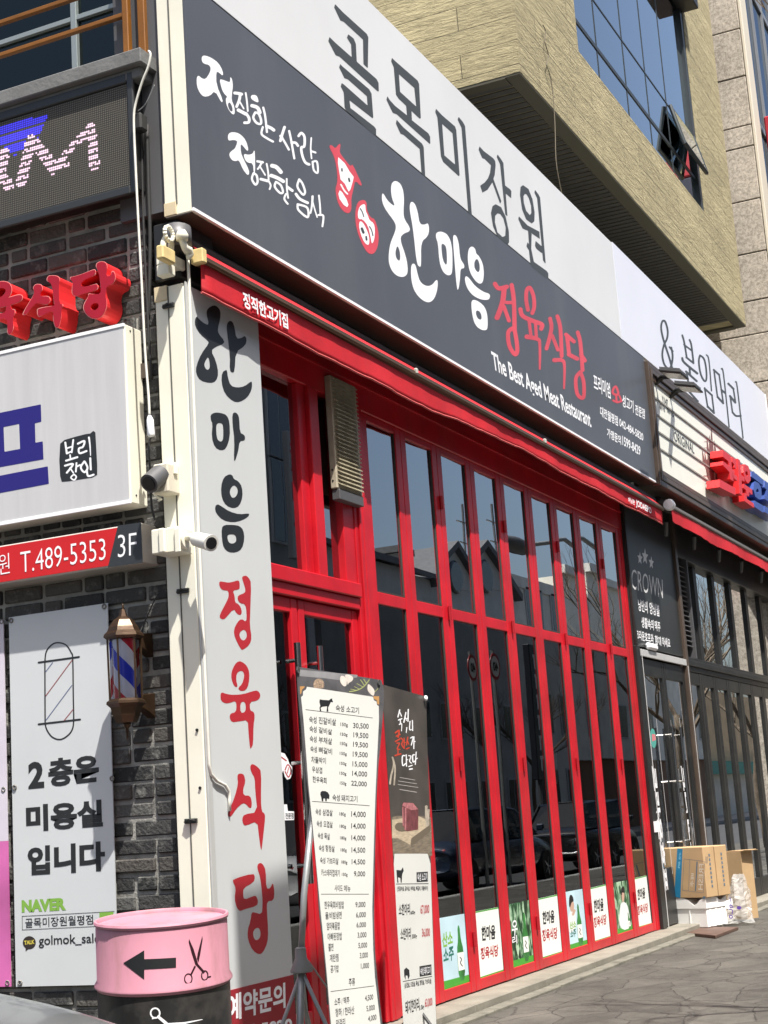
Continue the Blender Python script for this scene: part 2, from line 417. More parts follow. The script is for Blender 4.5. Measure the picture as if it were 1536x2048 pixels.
# ------------------------------------------------------------------ ground
def paving():
    M = bpy.data.materials.new('stamped_paving'); M.use_nodes = True; nt = M.node_tree; N = nt.nodes; L = nt.links; b = N['Principled BSDF']
    tc = N.new('ShaderNodeTexCoord'); mp = N.new('ShaderNodeMapping'); mp.inputs['Scale'].default_value = (1.7, 2.9, 1); mp.inputs['Rotation'].default_value = (0, 0, 0.25)
    L.new(tc.outputs['Object'], mp.inputs[0])
    nz = N.new('ShaderNodeTexNoise'); nz.inputs['Scale'].default_value = 2.6; nz.inputs['Detail'].default_value = 3; L.new(mp.outputs[0], nz.inputs['Vector'])
    ad = N.new('ShaderNodeMix'); ad.data_type = 'VECTOR'; ad.inputs['Factor'].default_value = 0.16; L.new(mp.outputs[0], ad.inputs['A']); L.new(nz.outputs['Color'], ad.inputs['B'])
    v = N.new('ShaderNodeTexVoronoi'); v.feature = 'DISTANCE_TO_EDGE'; v.inputs['Scale'].default_value = 1.35; L.new(ad.outputs['Result'], v.inputs['Vector'])
    v2 = N.new('ShaderNodeTexVoronoi'); v2.inputs['Scale'].default_value = 1.35; L.new(ad.outputs['Result'], v2.inputs['Vector'])
    jr = N.new('ShaderNodeMapRange'); jr.inputs['From Min'].default_value = 0.004; jr.inputs['From Max'].default_value = 0.03; jn = N.new('ShaderNodeTexNoise'); jn.inputs['Scale'].default_value = 7; L.new(tc.outputs['Object'], jn.inputs['Vector']); jm = N.new('ShaderNodeMath'); jm.operation = 'MULTIPLY_ADD'; L.new(jn.outputs[0], jm.inputs[0]); jm.inputs[1].default_value = 0.055; jm.inputs[2].default_value = -0.022; ja = N.new('ShaderNodeMath'); ja.operation = 'ADD'; L.new(v.outputs['Distance'], ja.inputs[0]); L.new(jm.outputs[0], ja.inputs[1]); L.new(ja.outputs[0], jr.inputs['Value'])
    n1 = N.new('ShaderNodeTexNoise'); n1.inputs['Scale'].default_value = 1.7; n1.inputs['Detail'].default_value = 9; n1.inputs['Roughness'].default_value = 0.7; L.new(tc.outputs['Object'], n1.inputs['Vector'])
    cr = N.new('ShaderNodeValToRGB'); e = cr.color_ramp.elements; e[0].position = .3; e[0].color = (0.045, 0.042, 0.036, 1); e[1].position = .72; e[1].color = (0.118, 0.109, 0.092, 1); L.new(n1.outputs[0], cr.inputs[0])
    sep = N.new('ShaderNodeSeparateColor'); L.new(v2.outputs['Color'], sep.inputs[0])
    mr = N.new('ShaderNodeMapRange'); mr.inputs['To Min'].default_value = 0.8; mr.inputs['To Max'].default_value = 1.15; L.new(sep.outputs[0], mr.inputs['Value'])
    m1 = N.new('ShaderNodeMix'); m1.data_type = 'RGBA'; m1.blend_type = 'MULTIPLY'; m1.inputs['Factor'].default_value = 1; L.new(cr.outputs[0], m1.inputs['A']); L.new(mr.outputs[0], m1.inputs['B'])
    m2 = N.new('ShaderNodeMix'); m2.data_type = 'RGBA'; L.new(jr.outputs[0], m2.inputs['Factor']); m2.inputs['A'].default_value = (0.05, 0.046, 0.040, 1); L.new(m1.outputs['Result'], m2.inputs['B'])
    L.new(m2.outputs['Result'], b.inputs['Base Color']); b.inputs['Roughness'].default_value = 0.8
    n3 = N.new('ShaderNodeTexNoise'); n3.inputs['Scale'].default_value = 6; n3.inputs['Detail'].default_value = 8
    mp3 = N.new('ShaderNodeMapping'); mp3.inputs['Scale'].default_value = (1.0, 3.0, 1); L.new(tc.outputs['Object'], mp3.inputs[0]); L.new(mp3.outputs[0], n3.inputs['Vector'])
    su = N.new('ShaderNodeMath'); su.operation = 'MULTIPLY_ADD'; L.new(jr.outputs[0], su.inputs[0]); su.inputs[1].default_value = 0.6; L.new(n3.outputs[0], su.inputs[2])
    bp = N.new('ShaderNodeBump'); bp.inputs['Strength'].default_value = 0.7; bp.inputs['Distance'].default_value = 0.02; L.new(su.outputs[0], bp.inputs['Height']); L.new(bp.outputs[0], b.inputs['Normal'])
    return M
PAVE = paving()
ASPH = mat('asphalt', (0.05, 0.05, 0.052), 0.85, var=0.25, vscale=3, bump=0.4, bscale=90)
SLAB = mat('sill_stone', (0.21, 0.195, 0.16), 0.75, var=0.18, vscale=5, bump=0.3, bscale=30, dirt=(0.16, 0.15, 0.12), dscale=3, damt=0.6)
tag(box('ground', -300, 300, -300, 300, -0.6, -0.13, mat('earth', (0.12, 0.11, 0.09), 0.9, var=0.2), bevel=0), kind='structure')
tag(box('road', -120, 200, -11.0, -1.3, -0.2, -0.11, ASPH, bevel=0), kind='structure')
tag(box('pavement', -120, 200, -1.3, 12, -0.2, 0.0, PAVE, bevel=0.0), kind='structure')
tag(box('pavement', -120, 200, -16, -11.0, -0.2, 0.01, mat('far_paving', (0.3, 0.28, 0.25), 0.8, var=0.2), bevel=0.0), kind='structure')
b = MB()
for i in range(60): b.box(-20 + i * 1.0, -20 + i * 1.0 + 0.992, -1.5, -1.302, -0.19, 0.012)
tag(b.build('kerb', mat('granite_kerb', (0.38, 0.37, 0.35), 0.8, var=0.15, vscale=12), bevel=0.012), kind='structure')
# sill step along the shop front, in stones
b = MB(); x = 7.0
while x < 26:
    w = random.uniform(1.1, 1.6); b.box(x, x + w - 0.008, 4.06, 4.9, -0.02, 0.068 + random.uniform(-.002, .002)); x += w
tag(b.build('sill_step', SLAB, bevel=0.006), kind='structure')
b = MB(); x = 7.0
while x < 26:
    w = random.uniform(0.5, 0.9); b.box(x, x + w - 0.012, 3.955, 4.052, -0.03, 0.022 + random.uniform(-.006, .006)); x += w
tag(b.build('kerb', mat('gutter_stone', (0.15, 0.142, 0.115), 0.85, var=0.3, vscale=7, bump=0.5, bscale=30), bevel=0.006), kind='structure')

# ------------------------------------------------------------------ brick corner building (left facade) and its room
XB = 6.68
bb = thing('brick_building', 'dark brick corner building with the hair salon signs and red glass shopfront', 'building', (6.68, 4.35, 0))
def bricks(rows, y0, y1, z0, parent, name, face='B', pit=0.0905, ln=0.262):
    b = MB(); random.seed(11)
    for r in range(rows):
        z = z0 + r * pit; y = y0 + (0.13 if r % 2 else 0)
        ya = y0
        while ya < y1 - 0.02:
            L = ln if random.random() > 0.28 else ln * 0.5
            if ya == y0 and r % 2: L = ln * 0.5
            yb = min(ya + L, y1); d = random.uniform(-0.006, 0.007); g = 0.009 + random.uniform(-.003, .004)
            dz = random.uniform(-.003, .003)
            if face == 'B': b.box(XB + d, XB + 0.09, ya + g, yb - g, z + g + dz, z + pit - g + dz)
            else: b.box(ya + g, yb - g, y_corner + d, y_corner + 0.09, z + g + dz, z + pit - g + dz)
            ya += L
    return b.build(name, BRICK, parent, bevel=0.007)
y_corner = 4.315
bricks(45, 4.315, 6.6, 0.0, bb, 'brick_wall')
bricks(13, 4.357, 6.6, 45 * 0.0905, bb, 'brick_wall')
y_corner = 4.357
bricks(13, 6.775, 7.3, 45 * 0.0905, bb, 'brick_return', face='A')
box('mortar_wall', XB + 0.012, XB + 0.3, 4.335, 6.6, 0, 4.07, MORTAR, bb, 0)
box('mortar_wall', XB + 0.012, 7.3, 4.37, 6.6, 4.071, 5.25, MORTAR, bb, 0)
box('wall_core', XB + 0.35, 7.30, 4.42, 12, 0, 5.28, CONC, bb, 0)
# ledge at the first floor
yl, zl = bx_(281, 114, 6.5); _, zt = bx_(281, 96, 6.5)
b = MB().box(6.5, 7.3, yl, 7.0, 5.30, 5.385).box(6.54, 7.3, yl + .03, 7.0, 5.24, 5.30); b.build('ledge', CONC, bb, bevel=0.006)
# the glazed upper floor, set back behind the rail
GG = glassmat('green_glass', (0.10, 0.16, 0.15), 1.6, 0.02, (0.8, 0.95, 0.92))
gp = MB().box(7.06, 7.075, 4.36, 7.0, 5.39, 7.4).build('glass_wall', GG, bb)
b = MB()
for q in (0, 0.62, 1.26, 1.9): b.box(7.03, 7.06, 4.40 + q, 4.44 + q, 5.39, 7.4)
for z in (5.62, 6.02, 6.6): b.box(7.035, 7.062, 4.3, 7.0, z, z + 0.03)
b.build('mullion', mat('mullion_grey', (0.3, 0.34, 0.34), 0.4, 0.4), bb, bevel=0.002)
MB().box(7.3, 7.32, 4.3, 7, 5.39, 7.4).build('blind', mat('blind_green', (0.10, 0.15, 0.135), 0.8, var=0.2, vscale=2), bb)
b = MB().box(6.9, 7.9, 4.25, 7, 7.4, 7.6); b.build('roof', CONC, bb)
# room behind the shop front
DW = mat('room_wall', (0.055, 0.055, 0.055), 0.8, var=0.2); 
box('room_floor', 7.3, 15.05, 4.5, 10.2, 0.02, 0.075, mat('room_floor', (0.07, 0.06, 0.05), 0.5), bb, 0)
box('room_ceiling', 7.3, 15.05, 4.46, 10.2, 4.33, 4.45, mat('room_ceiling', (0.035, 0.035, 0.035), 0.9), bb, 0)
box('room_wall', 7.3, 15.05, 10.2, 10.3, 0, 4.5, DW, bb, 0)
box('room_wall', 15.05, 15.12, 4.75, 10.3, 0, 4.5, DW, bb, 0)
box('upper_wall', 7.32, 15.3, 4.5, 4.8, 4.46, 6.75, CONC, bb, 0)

# orange steel rail on the ledge
rl = thing('railing', 'orange steel balcony railing with two bars on the dark ledge', 'railing', (6.62, 4.4, 5.385))
RUST = mat('orange_steel', (0.22, 0.085, 0.012), 0.42, 0.1, var=0.15, vscale=8)
def zb(u, v, x): return bx_(u, v, x)[1]
for nm, pa, pb in (('bar', (0, 47), (127, 5)), ('bar', (0, 112), (246, 37))):
    z = zb(*pa, 6.60); MB().box(6.585, 6.615, 4.36, 7.0, z - .013, z + .013).build(nm, RUST, rl, bevel=0.004)
ya, _ = bx_(246, 60, 6.6); MB().box(6.58, 6.62, ya - .045, ya - .008, 5.39, 7.2).build('post', RUST, rl, bevel=0.004)
ya, _ = bx_(271, 60, 6.6); MB().box(6.62, 6.68, ya - .045, ya, 5.39, 7.2).build('post', RUST, rl, bevel=0.004)
MB().box(6.575, 6.60, 4.42, 7.0, 5.386, 5.402).build('base_rail', RUST, rl)

# ------------------------------------------------------------------ big fascia signs
YB = 4.025; ZB0, ZB1, ZB2 = 4.453, 5.785, 6.80; XS = 6.62
fs = thing('fascia_sign', 'long two-row fascia sign, slate row with brush lettering below a white row', 'sign', (XS, YB, ZB0))
b = MB().box(XS + .005, 15.42, YB + 0.012, 4.205, ZB0, ZB2); b.build('casing', CREAM, fs, bevel=0.004)
MB().box(XS, XS + .012, YB + 0.098, YB + .104, ZB0 + .06, ZB2).build('seam', mat('seam', (0.1, 0.1, 0.09), 0.8), fs)
box('end_cap', XS - .004, XS + .03, YB + .104, 4.204, ZB0 + .002, ZB0 + .075, mat('cream_yellowed', (0.62, 0.52, 0.34), 0.5, var=.1), fs, .002)
MB().box(XS + .004, 15.42, YB, YB + .010, ZB0, ZB0 + .018).build('edge_trim', INKW, fs)
box('dark_panel', XS + .004, 15.42, YB, YB + .012, ZB0 + .018, ZB1, DARK_SIGN, fs, 0)
box('white_panel', XS + .004, 14.64, YB, YB + .012, ZB1 + .012, ZB2, WHITE_SIGN, fs, 0)
MB().box(XS + .004, 15.42, YB + .004, YB + .011, ZB1, ZB1 + .012).build('joint', BLACKM, fs)
box('underside_shade', XS + .012, 15.41, YB + .02, 4.20, ZB0 - .006, ZB0 - .001, DKBROWN, fs, 0)  # dark brown panel paints in the shade below the cream casing
box('back_box', XS + .03, 15.45, 4.206, 4.50, ZB0 + .05, 6.75, DKGREY, fs, 0)
f2 = thing('fascia_sign', 'plain bluish white fascia sign with thin grey ampersand lettering above the movie-style board', 'sign', (14.65, YB, ZB1))
x2 = ax(1536, 830, YB)[0] + 1.0
b = MB().box(14.66, 21.95, YB + .012, 4.25, 4.9, ZB2 + .02); b.build('casing', CREAM, f2, bevel=.004)
box('white_panel', 14.655, 21.9, YB - .002, YB + .012, ZB1 + .01, ZB2 + .015, mat('sign_bluewhite', (0.70, 0.72, 0.80), 0.32, var=.03, vscale=1), f2, 0)
box('edge_trim', 21.9, 21.95, YB - .006, YB + .012, 4.9, ZB2 + .02, INKW, f2, .002)

S = PA(YB)
big = [(F1, [('p', [(155,42),(145,75),(210,212),(240,220),(440,405),(445,655),(490,700),(495,380),(478,345),(235,125)]),
  ('p', [(290,350),(275,385),(318,455),(325,600),(378,655),(368,450),(345,395)]),
  ('p', [(97,378),(85,420),(160,565),(200,580),(590,935),(603,935),(600,850),(580,810),(160,440)]),
  ('p', [(207,655),(196,690),(250,800),(285,812),(480,985),(487,1085),(540,1210),(546,1200),(528,960),(505,915),(225,675)]),
  ('p', [(222,850),(212,885),(240,940),(246,975),(300,1025),(540,1212),(546,1195),(487,1080),(245,865)]),
  ('p', [(242,940),(252,1100),(268,1130),(312,1100),(300,1018)]),
  ('p', [(262,1100),(268,1130),(545,1375),(575,1385),(574,1320),(555,1295),(305,1100)])]),
 (F1, [('p', [(737,592),(728,625),(755,690),(778,970),(805,1010),(1020,1215),(1033,1210),(1015,860),(1000,825),(770,625)], [(808,760),(965,900),(985,1090),(820,940)]),
  ('p', [(880,1060),(890,1180),(942,1230),(936,1120)]),
  ('p', [(690,985),(680,1020),(745,1155),(785,1170),(1120,1470),(1130,1475),(1128,1400),(1110,1365),(940,1230),(890,1180),(770,1085),(715,1025)]),
  ('p', [(785,1225),(777,1265),(825,1370),(855,1380),(1020,1525),(1040,1780),(1078,1810),(1062,1505),(1045,1470),(850,1300)])]),
 (F2, [('p', [(175,95),(167,130),(190,190),(230,620),(255,680),(425,835),(435,825),(398,330),(385,290),(240,165)], [(243,262),(357,365),(385,708),(268,608)]),
  ('p', [(423,183),(413,215),(455,305),(530,1245),(570,1270),(495,285),(470,240)])]),
 (F2, [('p', [(653,508),(643,545),(683,638),(708,645),(778,715),(768,800),(745,860),(710,905),(660,940),(685,1015),(740,985),(790,910),(820,820),(830,720),(825,670),(805,640),(700,560)]),
  ('p', [(785,880),(880,1140),(893,1110),(800,850)]),
  ('p', [(850,595),(842,625),(878,705),(935,1255),(960,1278),(915,690),(890,650)]), ('p', [(930,935),(940,1025),(1000,1078),(1003,1000),(990,980)]),
  ('p', [(830,1143),(795,1165),(778,1240),(800,1380),(850,1500),(960,1588),(978,1560),(975,1440),(940,1280),(890,1175)], [(850,1243),(825,1270),(822,1340),(850,1450),(905,1503),(935,1490),(940,1400),(915,1300),(880,1250)])]),
 (F2, [('p', [(1130,933),(1103,955),(1097,1040),(1120,1200),(1165,1310),(1225,1355),(1255,1330),(1258,1230),(1235,1090),(1190,975)], [(1150,1030),(1135,1055),(1140,1130),(1165,1215),(1205,1263),(1222,1240),(1218,1160),(1195,1080),(1170,1035)]),
  ('p', [(1085,1275),(1078,1305),(1125,1410),(1185,1435),(1315,1525),(1310,1445),(1180,1375)]), ('p', [(1185,1430),(1195,1570),(1222,1620),(1225,1470)]),
  ('p', [(1268,1545),(1262,1600),(1275,1630),(1335,1680),(1350,1640),(1340,1610)]), ('p', [(1262,985),(1255,1015),(1285,1080),(1350,1760),(1380,1800),(1318,1070),(1300,1035)]),
  ('p', [(1178,1560),(1168,1605),(1195,1650),(1212,1800),(1230,1835),(1390,1960),(1408,1965),(1408,1900),(1390,1875),(1250,1775),(1222,1640),(1220,1610)])])]
for Z, it in big: ink('lettering', S, Z, it, INK2, fs, step=1.1)
amp = [('s', [(372,585),(345,535),(318,440),(285,340),(258,250),(243,165),(255,105),(282,110),(304,190),(298,265),(268,330),(254,420),(275,510),(318,545),(343,500),(350,420),(338,350)], 7),
 ('s', [(322,345),(352,385)], 6)]
amp = [(*a[:2], a[2] + 2) for a in amp]
ink('lettering', PA(YB - .002), F7, amp, INK2, f2, step=.9)
bt = [('s', [(440,235),(458,300),(482,445)], 7), ('s', [(508,278),(525,330),(545,495)], 7), ('s', [(456,322),(525,375)], 6), ('s', [(478,440),(545,495)], 7),
 ('s', [(440,448),(460,490),(580,590)], 9), ('s', [(508,530),(512,600)], 8), ('s', [(474,572),(575,662)], 8), ('s', [(480,575),(512,765)], 7), ('s', [(492,665),(570,735)], 7), ('s', [(505,760),(585,850)], 8),
 ('s', [(605,422),(594,480),(610,590),(645,660),(665,640),(662,545),(642,455),(605,422)], 7), ('s', [(665,418),(688,470),(712,752)], 5), ('s', [(648,725),(676,900)], 6), ('s', [(648,730),(718,795)], 7), ('s', [(716,790),(736,958)], 6), ('s', [(676,898),(736,958)], 8),
 ('s', [(735,560),(768,810)], 6), ('s', [(733,556),(785,605)], 7), ('s', [(783,600),(822,865)], 6), ('s', [(768,808),(822,868)], 8), ('s', [(803,742),(838,772)], 7), ('s', [(804,548),(824,600),(876,1088)], 5),
 ('s', [(868,685),(918,735)], 8), ('s', [(916,735),(936,862)], 6), ('s', [(934,862),(884,800)], 8), ('s', [(886,800),(908,955)], 6), ('s', [(908,952),(940,985),(985,985)], 7), ('s', [(935,670),(952,722),(1006,1192)], 5)]
bt = [(*a[:2], a[2] + 1.6) for a in bt]
ink('lettering', PA(YB - .002), F7, bt, INK2, f2, step=.9)

# slogan, two rows in white brush
sl1 = [('p', [(130,58),(118,85),(125,125),(155,145),(190,150),(213,180),(205,230),(160,300),(120,290),(85,258),(68,285),(70,370),(100,440),(140,480),(205,470),(255,415),(325,545),(338,515),(270,355),(268,225),(290,225),(340,270),(335,210),(290,130),(220,80),(165,58)]),
 ('p', [(300,297),(325,400),(350,450),(385,480),(365,495),(372,560),(400,620),(440,665),(460,650),(455,580),(425,510),(430,440),(440,370),(432,300),(412,270),(412,320),(400,330),(340,305)], [(398,535),(385,560),(405,620),(435,635),(435,590),(415,545)]),
 ('s', [(458,440),(500,445),(528,452)], 15), ('s', [(515,448),(505,510),(478,580)], 14), ('s', [(510,530),(550,600)], 8), ('s', [(570,440),(582,520),(592,625)], 9), ('s', [(495,615),(570,655)], 17), ('s', [(575,650),(605,700),(600,740),(558,745)], 14),
 ('p', [(630,460),(620,490),(650,520),(705,542),(695,490),(675,460)]), ('s', [(635,570),(690,590),(715,640)], 18), ('s', [(668,640),(648,690),(680,745),(725,755),(725,705),(700,650),(668,640)], 12), ('s', [(750,590),(770,680),(788,840)], 11), ('s', [(785,780),(830,800),(858,820)], 16), ('s', [(745,790),(733,860),(790,905),(850,938)], 11),
 ('s', [(968,790),(945,860),(925,930)], 14), ('s', [(925,880),(945,900)], 12), ('s', [(950,910),(985,970),(1012,1020)], 11), ('s', [(1015,830),(1035,920),(1068,1110)], 11), ('s', [(1040,950),(1080,950),(1105,980)], 13),
 ('s', [(1112,880),(1140,850),(1172,890),(1170,985),(1140,1000),(1150,1080),(1180,1150),(1220,1172)], 13), ('s', [(1242,900),(1236,1010),(1245,1110)], 8), ('s', [(1240,1035),(1285,1050)], 10), ('s', [(1255,1145),(1300,1145),(1308,1255),(1268,1230),(1255,1145)], 10)]
sl2 = [('p', [(415,842),(390,865),(388,910),(400,930),(440,920),(485,930),(480,960),(460,1010),(430,1030),(405,1055),(402,1085),(430,1130),(470,1140),(500,1125),(540,1220),(585,1280),(605,1275),(605,1230),(550,1120),(520,1050),(518,960),(545,985),(590,1040),(598,1010),(570,920),(520,865),(470,842)]),
 ('p', [(548,1060),(560,1120),(590,1155),(645,1160),(652,1260),(668,1260),(665,1040),(655,1025),(645,1060),(600,1075)]), ('s', [(650,1262),(634,1320),(668,1378),(692,1350),(682,1285),(652,1262)], 11),
 ('s', [(690,1140),(745,1150)], 12), ('s', [(735,1150),(715,1190),(695,1218)], 10), ('s', [(718,1195),(770,1280)], 8), ('s', [(785,1165),(800,1250),(805,1330)], 9), ('s', [(725,1322),(800,1342)], 14), ('s', [(805,1340),(826,1385),(815,1425)], 9),
 ('s', [(840,1185),(885,1200),(930,1250)], 20), ('s', [(832,1285),(895,1310),(955,1345)], 18), ('s', [(880,1350),(868,1400),(920,1462),(952,1455),(930,1385),(880,1350)], 11), ('s', [(990,1320),(992,1420),(1005,1515)], 9), ('s', [(1000,1405),(1048,1440)], 14), ('s', [(982,1475),(966,1525),(1000,1575)], 10),
 ('s', [(1118,1325),(1100,1400),(1155,1480),(1178,1450),(1150,1365),(1118,1325)], 11), ('s', [(1085,1475),(1125,1525),(1205,1565)], 14), ('s', [(1102,1580),(1112,1640),(1205,1712),(1200,1615),(1102,1580)], 11),
 ('s', [(1255,1500),(1250,1580),(1235,1670)], 12, 8), ('s', [(1258,1560),(1280,1640),(1302,1712)], 7), ('s', [(1320,1490),(1330,1580),(1336,1690)], 9), ('s', [(1315,1690),(1360,1692),(1366,1730),(1356,1805)], 10)]
ink('lettering', S, F3, sl1, INKW, fs, step=.9, sm=1); ink('lettering', S, F3, sl2, INKW, fs, step=.9, sm=1)
# the two animal heads between the slogan and the shop name
ink('cow_emblem', S, F4, [('p', [(115,115),(110,145),(150,220),(180,300),(205,470),(200,570),(180,620),(190,720),(220,820),(270,890),(320,918),(355,905),(370,850),(365,740),(395,620),(410,530),(480,600),(492,580),(450,490),(400,380),(375,340),(360,370),(300,300),(240,220),(230,190),(243,105),(220,105),(180,160),(140,120)])], INKPINK, fs, step=1, sm=1)
ink('cow_emblem', S, F4, [('p', [(212,258),(210,330),(240,520),(290,570),(335,665),(355,640),(385,540),(395,490),(345,425),(290,330)]), ('s', [(245,580),(285,650),(322,690)], 9), ('p', [(230,645),(215,690),(230,750),(280,820),(320,845),(333,815),(310,750),(260,670)])], INKW, fs, step=1, h=.0045)
ink('cow_emblem', S, F4, [('s', [(256,395),(258,420)], 9), ('s', [(338,510),(345,540)], 11)], INK2, fs, step=1, h=.006)
ink('pig_emblem', S, F4, [('p', [(490,758),(440,785),(415,870),(412,980),(430,1110),(480,1250),(540,1360),(590,1398),(640,1380),(675,1310),(688,1210),(680,1110),(640,980),(600,970),(570,930),(545,860),(548,800),(530,765)])], INKPINK, fs, step=1, sm=1)
ink('pig_emblem', S, F4, [('p', [(500,810),(460,840),(440,920),(450,985),(500,985),(560,1060),(590,1180),(605,1280),(635,1230),(645,1110),(630,1030),(580,1000),(560,940),(535,890),(530,810)]), ('p', [(465,1005),(455,1060),(475,1160),(520,1260),(560,1290),(578,1270),(575,1180),(540,1090),(500,1020)])], INKW, fs, step=1, h=.0045, sm=1)
ink('pig_emblem', S, F4, [('s', [(490,1095),(508,1140)], 15), ('s', [(540,1190),(545,1225)], 11), ('s', [(470,860),(495,900),(512,955)], 6), ('s', [(578,1070),(602,1110),(620,1178)], 6)], INK2, fs, step=1, h=.006)
# shop name
nm1 = [('p', [(880,532),(840,560),(828,630),(840,740),(875,820),(860,828),(790,770),(735,670),(722,710),(728,790),(770,880),(870,1010),(890,1070),(880,1130),(820,1270),(803,1400),(805,1500),(840,1590),(900,1650),(970,1665),(1015,1640),(1030,1580),(1010,1430),(930,1210),(980,1150),(1050,1130),(1052,1080),(990,990),(975,920),(985,740),(970,630),(935,560)], [(905,1285),(880,1370),(890,1440),(925,1478),(940,1450),(935,1360)]),
 ('p', [(1070,775),(1050,810),(1050,890),(1090,1100),(1130,1500),(1165,1548),(1185,1530),(1180,1250),(1260,1190),(1280,1110),(1265,1025),(1230,1050),(1165,1045),(1145,900),(1110,800)]),
 ('p', [(1075,1505),(1062,1570),(1070,1720),(1110,1840),(1190,1930),(1270,1965),(1330,1930),(1370,1830),(1380,1720),(1365,1685),(1310,1760),(1240,1770),(1170,1720),(1140,1620),(1115,1505)])]
nm2 = [('p', [(90,60),(55,75),(55,120),(75,170),(85,330),(110,420),(150,465),(190,470),(208,440),(210,260),(195,150),(160,85),(120,65)], [(110,175),(105,200),(115,310),(140,368),(158,370),(158,280),(150,200),(125,175)]),
 ('p', [(225,88),(212,110),(225,300),(250,600),(265,605),(280,500),(283,405),(318,405),(320,370),(280,315),(270,180),(250,105)])]
nm3 = [('p', [(385,195),(355,230),(350,330),(370,440),(420,520),(465,552),(495,530),(503,440),(490,350),(450,280),(430,270),(420,215)], [(430,315),(412,345),(413,400),(440,440),(460,435),(465,380),(450,325)]),
 ('p', [(335,470),(322,500),(340,580),(390,650),(460,690),(520,700),(555,690),(560,640),(500,625),(420,570),(370,500)]),
 ('p', [(395,695),(382,730),(395,850),(420,930),(470,975),(520,982),(537,960),(537,860),(520,780),(480,730),(430,700)], [(430,795),(425,825),(445,875),(480,885),(480,840),(460,800)])]
ink('lettering', S, F4, nm1, INKW, fs, step=1.1, sm=2); ink('lettering', S, F5, nm2, INKW, fs, step=1, sm=2); ink('lettering', S, F5, nm3, INKW, fs, step=1, sm=2)
rd = [('s', [(605,548),(640,590),(715,575)], 20), ('s', [(690,590),(675,720),(625,862)], 24), ('s', [(688,760),(735,890)], 18), ('s', [(712,722),(770,722)], 16), ('s', [(760,560),(780,700),(788,980)], 20), ('s', [(770,962),(728,1000),(738,1120),(785,1200),(812,1180),(806,1080),(785,965)], 19),
 ('s', [(912,790),(896,700),(900,610),(930,585),(963,660),(970,760),(952,820)], 18), ('s', [(842,785),(862,845),(950,890),(1040,925),(1035,965)], 20), ('s', [(922,890),(940,1030)], 15), ('s', [(982,910),(990,1050)], 15), ('s', [(902,1040),(1000,1062),(1022,1110),(1022,1340)], 22, 9),
 ('s', [(1118,872),(1130,970),(1085,1150)], 18), ('s', [(1138,1030),(1190,1162)], 16), ('s', [(1185,850),(1213,960),(1226,1220)], 18), ('s', [(1157,1258),(1235,1262),(1252,1330),(1248,1520)], 20, 9),
 ('s', [(1265,1020),(1340,1085)], 18), ('s', [(1276,1040),(1294,1190)], 18), ('s', [(1292,1205),(1370,1245)], 19), ('s', [(1375,1000),(1400,1100),(1420,1350)], 18), ('s', [(1405,1205),(1442,1262)], 18), ('s', [(1398,1370),(1358,1430),(1368,1560),(1405,1608),(1432,1590),(1430,1460),(1402,1372)], 17)]
ink('lettering', S, F5, rd, INKPINK, fs, step=1)
txt(S, F6, [('The Best Aged Meat Restaurant', (72,250), (935,765), (52,95), 'base'), ('프리미엄', (958,437), (1105,520), (948,290)), ('성고기', (1205,582), (1305,640), (1203,472)), ('전문점', (1318,652), (1403,695), (1318,562)),
 ('대전월평점', (1012,667), (1168,757), (1010,578)), ('042-484-5820', (1180,755), (1390,888), (1178,685)), ('가맹문의', (1072,850), (1195,922), (1070,768)), ('1599-8429', (1207,922), (1365,1016), (1205,838))], INKW, fs, bold=.02)
ink('lettering', S, F6, [('s', [(1128,425),(1120,460),(1145,480),(1170,470),(1150,410),(1128,425)], 10), ('s', [(1125,530),(1160,545),(1200,535)], 9), ('s', [(1150,480),(1155,540)], 9), ('s', [(1180,490),(1192,520)], 8)], INKPINK, fs, step=.8)
# ------------------------------------------------------------------ vertical corner sign
YV = 4.104; XV1 = 7.385
vs = thing('vertical_sign', 'tall narrow grey-white corner sign with black and red brush lettering beside the red doors', 'sign', (XS, YV, 0))
b = MB().box(XS + .004, XV1, YV + .008, 4.286, 0.02, 4.075); b.build('casing', CREAM, vs, bevel=.004)
MB().box(XS - .0005, XS + .006, YV + .098, YV + .1035, 0.03, 4.07).build('seam', MATS['seam'], vs)
box('end_cap', XS - .003, XS + .03, YV + .104, 4.287, 4.0, 4.08, MATS['cream_yellowed'], vs, .002)
xm = ax(411, 1180, YV)[0]
box('sign_face', XS + .012, XV1 + .002, YV, YV + .009, 0.02, 4.07, mat('sign_greywhite', (0.54, 0.56, 0.565), 0.36, var=.03, vscale=1.5, dirt=(.42, .42, .40), dscale=1.1, damt=.22, streak=1), vs, .001)
MB().box(XS + .006, XS + .05, YV - .006, YV + .002, 0.02, 4.08).build('edge_trim', mat('trim_grey', (0.52, 0.53, 0.52), .4, .2), vs, bevel=.001)
for uv in ((338, 612), (367, 1182), (383, 1642)):
    y, z = bx_(*uv, XS); b = MB().box(XS - .012, XS + .002, y - .035, y + .035, z - .012, z + .012).tube([(XS - .012, y - .03, z), (XS - .022, y, z + .008), (XS - .012, y + .035, z - .004)], .005, 6)
    b.build('latch', BLACKM, vs, bevel=.002)
for uv in ((394, 1460), (400, 1576)):
    y, z = bx_(*uv, XS); MB().lathe([(0, -.004), (.008, -.003), (.008, .002)], (XS, y, z), 8, 'x').build('screw', BLACKM, vs)
V = PA(YV)
